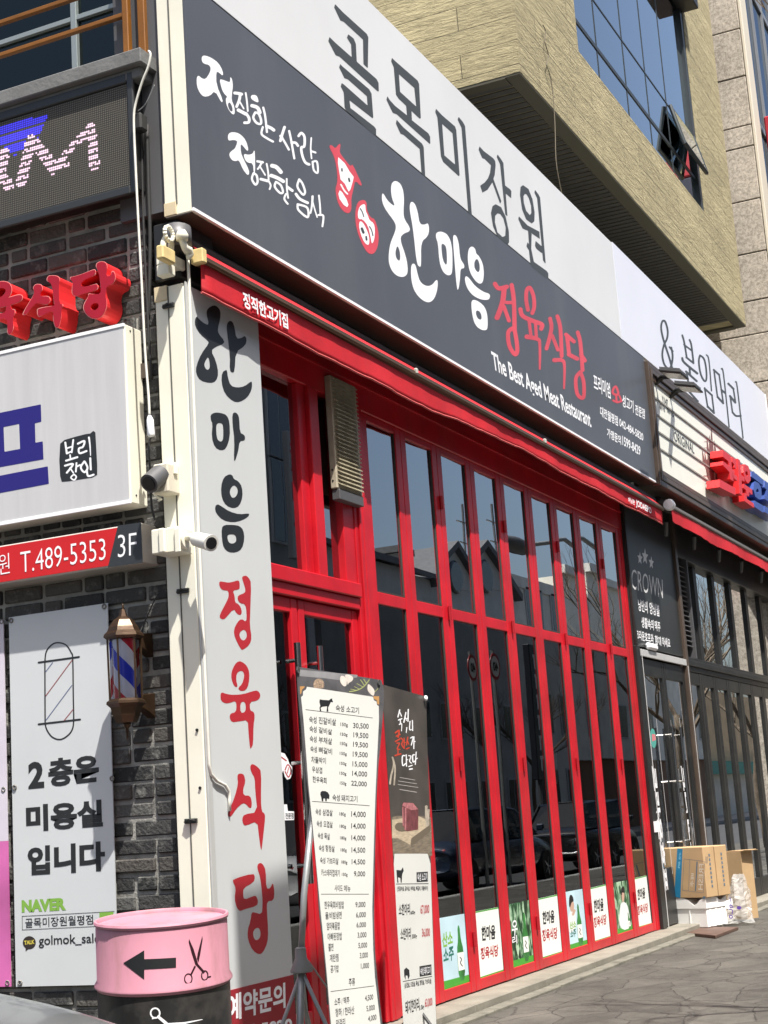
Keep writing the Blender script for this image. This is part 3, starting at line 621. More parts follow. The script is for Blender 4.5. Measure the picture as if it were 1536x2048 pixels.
ch = [(F8, [('p', [(185,40),(140,65),(128,105),(150,195),(120,190),(75,155),(52,125),(37,160),(42,210),(80,270),(140,320),(150,340),(90,420),(48,520),(48,580),(80,635),(160,655),(205,640),(225,580),(205,480),(165,400),(200,370),(265,345),(270,320),(225,265),(218,230),(240,140),(240,85),(215,50)], [(145,440),(115,490),(113,520),(130,550),(152,545),(157,510)]),
  ('p', [(310,162),(290,190),(290,240),(315,440),(312,555),(335,575),(352,560),(360,410),(435,360),(448,310),(432,280),(405,300),(365,305),(350,210),(335,170)]),
  ('p', [(285,548),(252,570),(247,650),(275,740),(340,800),(390,805),(450,770),(485,710),(490,655),(482,638),(430,680),(370,690),(320,675),(298,610),(293,560)])], INK),
 (F8, [('p', [(195,885),(160,905),(165,950),(178,970),(170,1080),(195,1160),(245,1187),(285,1170),(315,1080),(312,960),(290,905),(240,888)], [(215,968),(205,1000),(210,1080),(225,1110),(250,1115),(262,1090),(262,1010),(255,970)]),
  ('p', [(350,882),(333,900),(335,980),(350,1100),(345,1260),(355,1270),(380,1190),(390,1110),(430,1108),(435,1080),(425,1060),(393,1045),(388,930),(375,895)])], INK),
 (F8, [('p', [(310,1370),(265,1395),(243,1470),(250,1560),(285,1620),(345,1642),(390,1620),(415,1550),(410,1470),(380,1425),(345,1410),(335,1380)], [(345,1455),(318,1485),(312,1520),(330,1560),(362,1550),(378,1510),(370,1475)]),
  ('p', [(215,1605),(195,1630),(205,1680),(260,1735),(340,1752),(410,1735),(460,1705),(468,1685),(455,1680),(390,1688),(310,1665),(250,1625)]),
  ('p', [(270,1770),(248,1795),(252,1890),(265,1950),(300,1985),(360,1990),(410,1960),(430,1880),(420,1810),(390,1778),(340,1770)], [(300,1845),(293,1870),(305,1910),(335,1920),(362,1905),(365,1870),(350,1845)])], INK),
 (G1, [('p', [(200,115),(195,150),(215,195),(250,210),(290,210),(295,270),(270,330),(200,460),(205,495),(240,507),(265,490),(345,395),(375,445),(410,465),(430,440),(420,385),(390,345),(360,335),(355,265),(335,210),(395,200),(408,185),(405,115),(385,105),(340,120),(290,130),(240,120)]),
  ('p', [(435,65),(430,85),(455,160),(465,200),(460,235),(390,260),(383,300),(410,340),(465,350),(478,440),(475,535),(425,498),(385,530),(345,610),(355,690),(420,815),(440,818),(510,765),(530,690),(510,570),(515,430),(525,130),(500,80),(470,55)], [(440,612),(410,635),(403,670),(420,710),(450,725),(480,690),(478,640),(460,615)])], INKR),
 (G1, [('p', [(400,930),(355,965),(320,1050),(322,1120),(350,1190),(378,1200),(385,1185),(370,1130),(375,1060),(410,1030),(445,1040),(455,1090),(430,1170),(392,1205),(400,1230),(430,1240),(470,1230),(500,1170),(508,1050),(480,980),(440,945)]),
  ('p', [(222,1250),(208,1280),(215,1340),(260,1367),(310,1360),(362,1340),(375,1380),(368,1455),(310,1470),(302,1510),(325,1560),(400,1550),(490,1535),(495,1640),(512,1830),(525,1825),(545,1780),(548,1590),(562,1500),(550,1450),(512,1440),(510,1350),(580,1340),(615,1310),(618,1270),(590,1232),(540,1240),(450,1270),(350,1280),(270,1270)], [(412,1365),(415,1465),(465,1455),(470,1375),(445,1342)])], INKR),
 (G2, [('p', [(285,178),(278,200),(285,250),(260,350),(205,480),(215,500),(235,495),(270,440),(320,395),(345,405),(370,435),(385,430),(388,390),(375,340),(325,340),(322,290),(340,240),(330,185),(310,175)]),
  ('p', [(385,105),(373,125),(385,170),(410,210),(412,300),(430,465),(330,480),(313,515),(325,560),(345,565),(428,530),(440,640),(455,748),(462,740),(475,620),(488,500),(480,470),(462,462),(455,380),(458,160),(435,130),(405,108)])], INKR),
 (G2, [('p', [(398,920),(245,965),(248,990),(268,1030),(258,1110),(275,1180),(300,1205),(330,1190),(425,1165),(435,1130),(420,1090),(400,1090),(330,1120),(322,1080),(325,1030),(400,990),(412,950)]),
  ('p', [(445,842),(428,860),(430,890),(450,950),(465,1080),(468,1160),(462,1230),(400,1210),(385,1215),(380,1265),(355,1350),(358,1420),(395,1500),(440,1528),(470,1515),(505,1440),(510,1350),(500,1200),(500,1130),(550,1125),(557,1060),(545,985),(525,1035),(495,1035),(492,900),(470,850)], [(425,1325),(398,1350),(397,1390),(415,1425),(445,1410),(455,1370),(445,1335)])], INKR)]
for Z, it, mm in ch: ink('lettering', V, Z, it, mm, vs, step=1.0, sm=1)
zr = ax(583, 1950, YV)[1]; x0 = XS + .055
MB().box(x0, XV1, YV - .0035, YV + .001, 0.02, zr).build('reservation_panel', mat('panel_maroon', (0.30, 0.018, 0.028), .4, var=.05), vs)
txt(V, G2, [('예약문의', (205, 2032), (640, 1925), (203, 1830)), ('042-484-5820', (-20, 2230), (690, 2105), (-20, 2115))], INKW, vs, h=.018, bold=.03)
# conduit running down the sign
cdt = MB().tube([V.hit(u, v, .012) for u, v in ((374, 478), (378, 560), (386, 760), (397, 1060), (411, 1370), (418, 1528), (422, 1548), (434, 1562), (450, 1570), (458, 1582), (459, 1600), (459.5, 1622))], .0085, 8).build('conduit', CABLEW, None, smooth=True)
tag(cdt, 'thin white cable conduit running down the tall grey-white corner sign', 'conduit')

# ------------------------------------------------------------------ red awning
YW = 4.03
aw = thing('awning', 'long retracted red awning with wavy printed valance above the red folding doors', 'awning', (6.7, YW, 3.9))
vb = [(406,584),(455,612),(516,642),(570,671),(609,690),(645,710),(680,727),(713,744),(780,778),(821,800),(868,822),(915,840),(973,866),(1000,877),(1052,901),(1081,919),(1108,935),(1175,970),(1253,1011),(1327,1048)]
vt = [(404,525),(866,780),(1000,849),(1104,900),(1260,981),(1323,1013)]
def valance(name, bot, ztop, y, parent, m, thick=.006, flare=0.05):
    X = [ax(u, v, y) for u, v in bot]; xs = np.linspace(X[0][0], X[-1][0], 90)
    zb_ = np.interp(xs, [p[0] for p in X], [p[1] for p in X]); vsx = []; n = len(xs); K = 6
    for layer in (0, 1):
        for i, x in enumerate(xs):
            for k in range(K):
                t = k / (K - 1); z = ztop(x) * (1 - t) + zb_[i] * t
                yy = y + layer * thick + (0.006 * math.sin(x * 4.1) + 0.004 * math.sin(x * 9.7 + 1) + .003 * math.sin(x * 23)) * t
                vsx.append((x, yy, z))
    fs_ = []
    for layer in (0, 1):
        o = layer * n * K
        for i in range(n - 1):
            for k in range(K - 1):
                a = o + i * K + k; q = (a, a + 1, a + K + 1, a + K); fs_.append(q if layer == 0 else q[::-1])
    for i in range(n - 1): a = i * K + K - 1; fs_.append((a, n * K + a, n * K + a + K, a + K))
    for i in (0, n - 1):
        for k in range(K - 1): a = i * K + k; fs_.append((a, n * K + a, n * K + a + 1, a + 1))
    hem = MB().tube([(x, y + .003 + (0.006 * math.sin(x * 4.1) + 0.004 * math.sin(x * 9.7 + 1) + .003 * math.sin(x * 23)), z) for x, z in zip(xs, zb_)], .007, 6)
    o = mk(name, vsx, fs_, m, parent, True)
    h = hem.build('hem', mat('hem_pink', (0.55, 0.10, 0.10), .7), o); return o
T = [ax(u, v, YW) for u, v in vt]
zt_ = lambda x: float(np.interp(x, [p[0] for p in T], [p[1] for p in T]))
valance('valance', vb, zt_, YW, aw, REDCLOTH)
x0a, x1a = T[0][0] - .03, T[-1][0] + .02; zbar = zt_(9.0)
b = MB().box(x0a + .03, x1a, YW - .018, YW + .05, zbar + .012, zbar + .055).box(x0a + .03, x1a, YW - .026, YW - .016, zbar + .02, zbar + .032); b.build('front_bar', mat('bar_bronze', (0.16, 0.10, 0.06), .35, .6, var=.1), aw, bevel=.006)
box('end_cap', x0a - .01, x0a + .035, YW - .03, YW + .045, zbar + .005, zbar + .085, YELLOWED, aw, .006)
c = MB(); c.quad((x0a + .05, YW + .0, zbar + .057), (x1a, YW + .0, zbar + .057), (x1a, 4.13, 4.33), (x0a + .05, 4.13, 4.33)); c.quad((x0a + .05, YW + .0, zbar + .062), (x1a, YW + .0, zbar + .062), (x1a, 4.13, 4.335), (x0a + .05, 4.13, 4.335)); c.build('canvas', REDCLOTH, aw)
MB().tube([(x0a - .06, 4.16, 4.31), (x1a + .05, 4.16, 4.31)], .062, 14).build('roller', mat('roller_black', (0.03, .022, .02), .6), aw, smooth=True)
for i in range(4):
    x = 8.2 + i * 2.3; MB().tube([(x, 4.18, 4.30), (x + .25, 4.12, zbar + .14), (x + .55, 4.06, zbar + .06)], .016, 8).build('fold_arm', DKBROWN, aw)
for uv in ((836, 742), (1093, 882)):
    x, z = ax(*uv, 4.0); MB().box(x - .014, x + .014, 4.0, 4.03, z - .022, z + .022).build('clamp', mat('grey_plastic', (.4, .39, .36), .5), aw, bevel=.008)
txt(PA(YW - .0125), PX, [('정직한고기집', (487, 614), (577, 659), (485, 582))], INKW, aw, bold=.03)
txt(PA(YW - .0125), (768, 683, 2.0), [('어닝은', (978, 643), (1004, 655), (977, 622)), ('JODAEPO', (1009, 664), (1071, 697), (1007, 631))], INKW, aw, bold=.03)
# gear bracket and motor at the corner
gb = thing('awning_gearbox', 'cream awning winch bracket with rings and yellowed cap under the sign corner', 'bracket', (6.66, 4.15, 4.2))
q = lambda u, v, y=4.13: PA(y).hit(*zp(G8, (u, v)))
MB().tube([q(640, 250), q(640, 620)], [.07, .075], 14).build('motor', DKGREY, gb, smooth=True)
b = MB(); c0 = q(465, 370, 4.11)
for k in range(14):
    a0, a1 = 2 * math.pi * k / 14, 2 * math.pi * (k + 1) / 14
    b.tube([c0 + np.array([math.cos(a0) * .038, 0, math.sin(a0) * .038]), c0 + np.array([math.cos(a1) * .038, 0, math.sin(a1) * .038])], .012, 6)
b.build('ring', CREAM, gb, smooth=True)
MB().tube([q(400, 420), q(360, 540), q(345, 690)], [.012, .016, .018], 8).build('arm', CREAM, gb, smooth=True); MB().tube([q(490, 450), q(510, 560), q(505, 680)], .017, 8).build('arm', CREAM, gb, smooth=True)
p = q(400, 890, 4.08); MB().box(p[0] - .02, p[0] + .10, 4.08, 4.125, p[2] + .01, p[2] + .085).build('yellowed_cap', YELLOWED, gb, bevel=.008)
p = q(560, 1180, 4.12); MB().box(p[0] - .04, p[0] + .12, 4.12, 4.2, p[2] + .06, p[2] + .12).box(p[0] - .04, p[0] + .02, 4.12, 4.2, p[2], p[2] + .06).build('foot', CREAM, gb, bevel=.006)
MB().lathe([(0, -.03), (.03, -.03), (.034, 0), (.02, .025), (0, .03)], q(720, 390, 4.06), 12).build('knob', CREAM, gb, smooth=True)
MB().tube([q(715, 470, 4.06), q(780, 640, 4.06), q(850, 700, 4.06), q(880, 770, 4.06), q(850, 840, 4.06)], [.018, .02, .026, .022, .014], 8).build('lever', CREAM, gb, smooth=True)
box('black_shroud', 6.645, 7.0, 4.14, 4.30, 4.12, 4.44, BLACKM, gb, .01)

# ------------------------------------------------------------------ red shop front: header, transom and double door
YA = 4.3025
sf = thing('shopfront', 'red steel shopfront frame with header, transom glass and broad post left of the leaves', 'shopfront', (7.3, YA, 0.07))
box('header', 7.28, 14.93, YA - .01, 4.42, 3.93, 4.46, RED, sf, .006)
MB().box(7.28, 14.93, YA - .022, YA - .008, 4.10, 4.115).build('header_line', RED, sf)
b = MB()
for i in range(4): b.box(8.852 + i * .052, 8.852 + i * .052 + .047, YA - .012 - (.012 if i in (1, 2) else 0), 4.42, 0.072, 3.94)
b.build('post', RED, sf, bevel=.005)
box('jamb', 14.83, 14.92, YA - .006, 4.42, 0.07, 3.94, RED, sf, .005)
b = MB().box(7.3, 8.85, YA - .035, 4.42, 2.655, 2.745).box(7.3, 8.85, YA - .015, 4.42, 2.58, 2.654); b.build('transom_rail', RED, sf, bevel=.006)
b = MB().box(8.20, 8.30, YA + .01, 4.42, 2.745, 3.93).box(8.303, 8.42, YA - .02, 4.42, 2.745, 3.93).box(8.70, 8.85, YA - .005, 4.42, 2.745, 3.93); b.build('mullion', RED, sf, bevel=.005)
box('transom_glass', 7.3, 8.20, 4.345, 4.351, 2.745, 3.93, GLASS, sf, 0); box('transom_glass', 8.42, 8.70, 4.345, 4.351, 2.745, 3.93, GLASS, sf, 0)
ed = thing('entrance_door', 'red double entrance door with glass panes and long steel pull bars, behind the tall menu banner', 'door', (8.06, YA, 0.07))
for nm, xa, xb in (('door_leaf', 7.28, 8.052), ('door_leaf', 8.066, 8.848)):
    b = MB().box(xa, xa + .075, YA + .012, YA + .07, .08, 2.575).box(xb - .078, xb, YA + .012, YA + .07, .08, 2.575).box(xa + .077, xb - .08, YA + .014, YA + .068, 2.49, 2.575).box(xa + .077, xb - .08, YA + .014, YA + .068, .08, .26)
    lf = b.build(nm, RED, ed, bevel=.005)
    box('pane', xa + .07, xb - .07, YA + .04, YA + .046, .25, 2.5, GLASSL, lf, 0)
    hx = xb - .15 if xa < 8 else xa + .11
    hb = MB().tube([(hx, YA - .055, .95), (hx, YA - .055, 2.30)], .019, 12)
    for z in (1.05, 1.62, 2.2): hb.tube([(hx, YA - .055, z), (hx, YA + .02, z)], .012, 8)
    hb.build('handle', STEEL, lf, auto=True)
dd = PA(YA + .036)
dl = ed.children[0]
st = ink('sticker', dd, ZF(560, 1440, 640, 512), [('p', [(-30,400),(60,430),(100,500),(120,560),(155,600),(160,680),(130,750),(90,765),(60,720),(40,640),(20,700),(-30,760)]), ('p', [(50,1080),(90,1080),(100,1165),(180,1170),(180,1280),(60,1285)])], INKW, dl, step=.8, h=.002)
ink('sticker', dd, ZF(560, 1440, 640, 512), [('s', [(10,470),(80,520)], 8), ('s', [(65,640),(100,570),(140,640),(110,730),(65,660)], 7), ('s', [(110,610),(95,680)], 5)], INKR, dl, step=.7, h=.004)
txt(dd, ZF(560, 1440, 640, 512), [('전문점', (70, 1265), (175, 1260), (68, 1190))], INK, dl, h=.006)

# ------------------------------------------------------------------ nine folding leaves
LX = [9.062, 9.685, 10.315, 10.96, 11.59, 12.24, 12.88, 13.515, 14.18, 14.825]
LT = ['behind the dark meat banner, leftmost of the row', 'with the light blue bottle poster without a man', 'with the white name sheet nearest the banners', 'with the leafy green bottle poster',
      'with the white sheet left of the blue poster of a man', 'with the light blue poster of a man and a bottle', 'with the white sheet right of the blue poster of a man', 'with the leafy poster of a man in white', 'with the last white name sheet, at the black pub door']
HINGE = mat('hinge', (0.34, 0.012, 0.02), .45, .2)
LEAF = []
for k in range(9):
    xa, xb = LX[k] + .003, LX[k + 1] - .003
    lf = thing('folding_leaf', 'red glazed folding leaf ' + LT[k], 'folding door', ((xa + xb) / 2, YA, .075), 'red folding door leaves of the shopfront')
    w = .085; y0, y1 = YA, YA + .05
    b = MB().box(xa, xa + w, y0, y1, .076, 3.93).box(xb - w, xb, y0, y1, .076, 3.93).box(xa + w + .001, xb - w - .001, y0 + .002, y1, 2.65, 2.73).box(xa + w + .001, xb - w - .001, y0 + .002, y1, .077, .148).box(xa + w + .001, xb - w - .001, y0 + .002, y1, 3.88, 3.93)
    b.build('frame', RED, lf, bevel=.004)
    t = random.uniform(-.0022, .0022); t2 = random.uniform(-.003, .003)
    for nm, za, zb2 in (('upper_pane', 2.725, 3.885), ('lower_pane', .142, 2.655)):
        g = [(xa + w - .005, YG + .001 + t, za), (xb - w + .005, YG + .001 - t, za), (xb - w + .005, YG + .001 - t + t2, zb2), (xa + w - .005, YG + .001 + t + t2, zb2)]
        MB().prism([g[0], g[1], g[2], g[3]], (0, .006, 0)).build(nm, GLASS if nm == 'upper_pane' else GLASSL, lf)
    b = MB().box(xa + w - .004, xa + w + .006, y0 + .008, y0 + .02, .15, 2.648).box(xb - w - .006, xb - w + .004, y0 + .008, y0 + .02, .15, 2.648).box(xb - w - .006, xb - w + .004, y0 + .008, y0 + .02, 2.733, 3.88).box(xa + w + .006, xb - w - .006, y0 + .008, y0 + .02, 2.733, 2.74)
    b.build('gasket', mat('gasket', (.045, .04, .035), .6), lf)
    if k % 2:
        for z in (.42, 1.62, 2.69, 3.5): MB().tube([(xb + .003, y0 - .012, z - .05), (xb + .003, y0 - .012, z + .05)], .011, 8).build('hinge', HINGE, lf)
    LEAF.append(lf)
# sheets stuck inside the leaves
PY = PA(YG - .0045)
BLUE = mat('print_skyblue', (0.50, 0.68, 0.76), .5, var=.12, vscale=3); GRN = mat('print_green', (0.055, 0.33, 0.03), .5); PWHITE = mat('print_white', (0.80, 0.82, 0.78), .5)
BOT = mat('print_bottle', (0.03, 0.2, 0.04), .4, var=.4, vscale=9); LEAFY = None
def leafy():
    M = bpy.data.materials.new('print_leaves'); M.use_nodes = True; nt = M.node_tree; N = nt.nodes; L = nt.links; b_ = N['Principled BSDF']
    tc = N.new('ShaderNodeTexCoord'); v = N.new('ShaderNodeTexVoronoi'); v.inputs['Scale'].default_value = 26; mp = N.new('ShaderNodeMapping'); mp.inputs['Scale'].default_value = (1.6, 1, .55); L.new(tc.outputs['Object'], mp.inputs[0]); L.new(mp.outputs[0], v.inputs['Vector'])
    n = N.new('ShaderNodeTexNoise'); n.inputs['Scale'].default_value = 9; n.inputs['Detail'].default_value = 4; L.new(tc.outputs['Object'], n.inputs['Vector'])
    s = N.new('ShaderNodeSeparateColor'); L.new(v.outputs['Color'], s.inputs[0]); a = N.new('ShaderNodeMath'); a.operation = 'MULTIPLY'; L.new(s.outputs[0], a.inputs[0]); L.new(n.outputs[0], a.inputs[1])
    r = N.new('ShaderNodeValToRGB'); e = r.color_ramp.elements; e[0].position = .08; e[0].color = (.008, .035, .014, 1); e[1].position = .5; e[1].color = (.42, .6, .42, 1); k = e.new(.25); k.color = (.035, .14, .05, 1); L.new(a.outputs[0], r.inputs[0]); L.new(r.outputs[0], b_.inputs['Base Color']); b_.inputs['Roughness'].default_value = .5
    return M
LEAFY = leafy()
def poster(i, Z, cor, label, base):
    P = [Vector(PY.hit(*zp(Z, c))) for c in cor]; root = thing('poster', label, 'poster', P[3], 'sheets stuck on the folding leaves')
    MB().prism(P, (0, .003, 0)).build('sheet', base, root); return root
J = [(J1, [(290,962),(566,912),(625,1622),(345,1700)]), (J1, [(665,893),(908,846),(966,1510),(718,1592)]), (J1, [(1000,822),(1222,775),(1283,1412),(1055,1480)]), (J2, [(-33,762),(175,716),(228,1320),(20,1385)]),
     (J2, [(248,693),(435,658),(490,1252),(302,1308)]), (J2, [(505,653),(675,611),(727,1160),(555,1215)]), (J2, [(743,600),(893,568),(955,1088),(790,1142)]), (J2, [(953,554),(1095,519),(1150,1025),(1005,1067)])]
JL = ['light blue drink poster with a green bottle and no person, nearest the banners', 'white name sheet with green edges between the blue bottle poster and the leafy bottle poster', 'leafy green drink poster with a green bottle and white letters', 'white name sheet with green edges left of the blue poster of a man',
      'light blue drink poster with a dark-haired man and a large green bottle', 'white name sheet with green edges between the two posters of men', 'leafy drink poster with a man in a white shirt', 'white name sheet with green edges on the last red leaf beside the black pub']
def strip(root, cor, f0, f1, m, nm, h=.0015):
    a, b_, c, d = [np.array(p, float) for p in cor]; L0 = a + (d - a) * f0; R0 = b_ + (c - b_) * f0; R1 = b_ + (c - b_) * f1; L1_ = a + (d - a) * f1
    return decal(nm, PY, Zc, [tuple(L0), tuple(R0), tuple(R1), tuple(L1_)], m, root, h)
def bottle(root, Z, top, bot, w, tilt=0, h=.003):
    tx, ty = top; bx0, by0 = bot; H = by0 - ty; f = lambda s, t: (tx + (bx0 - tx) * t + s * w, ty + H * t)
    ink('bottle_print', PY, Z, [('p', [f(-.16, 0), f(.16, -.005), f(.2, .25), f(.5, .42), f(.5, .98), f(-.5, 1.02), f(-.5, .44), f(-.2, .26)])], BOT, root, step=.7, h=h, sm=1)
    ink('bottle_print', PY, Z, [('p', [f(-.46, .5), f(.48, .48), f(.48, .8), f(-.46, .83)])], PWHITE, root, step=.7, h=h + .001)
    ink('bottle_print', PY, Z, [('s', [f(-.1, .58), f(.1, .62), f(-.1, .68), f(.15, .74)], w * .07)], INK2, root, step=.5, h=h + .002)
for i, (Zc, cor) in enumerate(J):
    kind = 'bwgwbwgw'[i]
    root = poster(i, Zc, cor, JL[i], {'b': BLUE, 'w': PWHITE, 'g': LEAFY}[kind])
    if kind == 'w':
        strip(root, cor, 0, .02, GRN, 'green_edge'); strip(root, cor, .965, 1, GRN, 'green_edge')
    else: strip(root, cor, .88, 1, GRN, 'green_band')
    if i == 0:
        txt(PY, Zc, [('산소', (335,1262), (442,1227), (330,1112))], mat('print_lime', (.22, .45, .05), .5), root, bold=.03); txt(PY, Zc, [('소주', (346,1425), (453,1387), (342,1278))], mat('print_teal', (.02, .16, .12), .5), root, bold=.03)
        bottle(root, Zc, (498,1036), (540,1598), 68)
    if i == 2:
        txt(PY, Zc, [('우', (1050,1150), (1108,1135), (1046,985)), ('리', (1055,1235), (1105,1215), (1050,1150))], INKW, root, bold=.02); bottle(root, Zc, (1172,905), (1205,1400), 58)
    if kind == 'w':
        pos = {1: ((738,1197),(880,1172),(735,1045),(728,1388),(910,1350),(726,1262)), 3: ((28,1027),(150,1005),(25,890),(25,1202),(180,1170),(22,1077)), 5: ((557,907),(655,882),(554,770),(555,1062),(685,1022),(553,950)), 7: ((1005,777),(1083,752),(1003,660),(1005,932),(1112,895),(1003,832))}[i]
        txt(PY, Zc, [('한마음', *pos[:3])], INK, root, bold=.035); txt(PY, Zc, [('정육식당', *pos[3:])], INKR, root, bold=.03)
    if i in (4, 6):
        SKIN = mat('print_skin', (.55, .36, .27), .5); HAIR = mat('print_hair', (.012, .01, .01), .5); SHIRT = mat('print_shirt', (.74, .76, .77), .5)
        if i == 4:
            ink('figure_print', PY, Zc, [('p', [(300,900),(340,860),(365,900),(375,1060),(300,1130),(285,1000)])], SHIRT, root, step=.8, h=.002, sm=1)
            ink('figure_print', PY, Zc, [('p', [(305,790),(345,780),(355,850),(335,900),(310,880)]), ('s', [(340,920),(355,880)], 12)], SKIN, root, step=.8, h=.003, sm=1)
            ink('figure_print', PY, Zc, [('p', [(298,760),(310,715),(335,725),(350,790),(325,790),(312,850),(300,840)])], HAIR, root, step=.8, h=.004, sm=1)
            bottle(root, Zc, (388,815), (425,1240), 50, h=.005)
            txt(PY, Zc, [('산소', (308,1075), (372,1055), (306,1000))], MATS['print_lime'], root, bold=.03); txt(PY, Zc, [('소주', (315,1165), (372,1145), (312,1085))], MATS['print_teal'], root, bold=.03)
        else:
            ink('figure_print', PY, Zc, [('p', [(830,800),(880,790),(912,860),(935,1060),(850,1085),(812,1010),(820,900)])], SHIRT, root, step=.8, h=.002, sm=1)
            ink('figure_print', PY, Zc, [('p', [(838,690),(868,690),(870,750),(858,800),(842,780)])], SKIN, root, step=.8, h=.003, sm=1)
            ink('figure_print', PY, Zc, [('p', [(832,700),(838,640),(862,635),(876,690),(860,700),(848,690),(840,730)])], HAIR, root, step=.8, h=.004, sm=1)
            bottle(root, Zc, (905,900), (930,1075), 22)

# ------------------------------------------------------------------ slatted vent box on the transom
YL = 4.225
vb_ = thing('vent_box', 'weathered slatted vent box under the awning between the transom glass and the doors', 'vent', (8.35, YL, 3.2))
xl, zl = ax(682, 990, YL); xr, _ = ax(727, 960, YL); ztp = 4.05; zl = ax(682, 975, YL)[1]
box('body', xl, xr + .02, YL + .022, YL + .07, zl, ztp, mat('vent_beige', (.40, .36, .27), .6, var=.2, vscale=10, dirt=(.12, .10, .07), dscale=5, damt=.8), vb_, .006)
b = MB(); n = 26
for i in range(n):
    z = zl + .02 + i * (ztp - zl - .03) / n
    b.prism([(xl + .015, YL, z), (xl + .015, YL + .03, z + .02), (xl + .015, YL + .03, z + .026), (xl + .015, YL, z + .008)], (xr - xl - .02, 0, 0))
b.build('slats', mat('vent_slat', (.36, .32, .22), .7, var=.35, vscale=16, dirt=(.06, .05, .03), dscale=7, damt=.85), vb_)
box('base', xl + .01, xr + .01, YL + .012, YA - .01, zl - .07, zl - .004, DKGREY, vb_, .004)
b = MB()
for z in (zl + .05, zl + .12): b.lathe([(0, -.003), (.007, -.002), (.007, .002)], (xl, YL + .05, z), 8, 'x')
b.build('screw', BLACKM, vb_)
# ------------------------------------------------------------------ LED display under the ledge
XL = 6.55
ld = thing('led_display', 'black LED dot display with pink letters and a blue patch on the brick wall', 'display', (XL, 4.4, 4.68))
yr, zt_l = bx_(258, 172, XL); _, zb_l = bx_(264, 366, XL)
MB().box(XL + .01, 6.69, yr - .015, 7.2, zb_l - .03, zt_l + .05).build('housing', BLACKM, ld, bevel=.008)
b = MB().box(XL - .012, XL + .012, yr - .03, yr + .01, zb_l - .06, zt_l + .075).box(XL - .012, XL + .012, yr + .0105, 7.2, zt_l + .02, zt_l + .075).box(XL - .012, XL + .012, yr + .0105, 7.2, zb_l - .06, zb_l - .012); b.build('frame', mat('frame_charcoal', (.045, .048, .05), .35, .3), ld, bevel=.006)
box('screen', XL + .002, XL + .009, yr + .011, 7.2, zb_l - .011, zt_l + .019, mat('led_mask', (.012, .012, .012), .6), ld, 0)
LP = PB(XL)
pitch = 0.0125; ys = np.arange(yr + .02, 5.5, pitch); zs = np.arange(zb_l, zt_l + .015, pitch)
YY, ZZ = np.meshgrid(ys, zs)
# the same outlines as on the photographed screen, sampled at the lamp positions
def lampmask(items, Z):
    D = np.full(YY.shape, 1e9)
    for it in items:
        if it[0] == 's':
            P = [np.array([*bx_(*zp(Z, p), XL)]) for p in it[1]]
            for a, b_ in zip(P[:-1], P[1:]):
                e = b_ - a; t = np.clip(((YY - a[0]) * e[0] + (ZZ - a[1]) * e[1]) / (e @ e), 0, 1); D = np.minimum(D, np.hypot(YY - a[0] - t * e[0], ZZ - a[1] - t * e[1]) - it[2])
        else: D = np.minimum(D, polyd(YY, ZZ, [np.array([*bx_(*zp(Z, p), XL)]) for p in it[1]]))
    return D < 0
mk_l = lampmask([('s', [(285,1310),(200,1690)], .036), ('s', [(300,1320),(400,1420),(500,1570)], .034), ('s', [(490,1575),(615,1540)], .022), ('s', [(560,1500),(690,1340),(850,1195)], .024), ('s', [(845,1200),(880,1530)], .032), ('s', [(-60,1420),(50,1440),(20,1560),(-60,1600)], .036), ('s', [(-20,1600),(90,1740)], .034)], L1)
bl_l = lampmask([('p', [(-200,1240),(0,1180),(442,1058),(440,1085),(372,1250),(365,1300),(230,1370),(150,1450),(70,1440),(-200,1400)])], L1)
d1, d2, d3 = MB(), MB(), MB(); sz = pitch * .33
for j in range(YY.shape[0]):
    for i in range(YY.shape[1]):
        y, z = YY[j, i], ZZ[j, i]; lit = mk_l[j, i] and j % 3 != 0 and (i * 7 + j * 3) % 11 != 0
        t = d1 if lit else d2 if (bl_l[j, i] and not mk_l[j, i] and j % 5 != 4) else d3; s_ = pitch * .40 if lit else sz * 1.15 if t is d2 else sz
        t.quad((XL, y + s_, z - s_), (XL, y - s_, z - s_), (XL, y - s_, z + s_), (XL, y + s_, z + s_))
d1.build('lit_lamps', emis('led_pink', (.70, .48, .60), .62), ld); d2.build('lit_lamps', emis('led_blue', (.05, .04, .62), .8), ld)
d3.build('unlit_lamps', mat('led_off', (.13, .12, .10), .6), ld)
for o in ld.children:
    if 'lamps' in o.name: tag(o, kind='stuff')

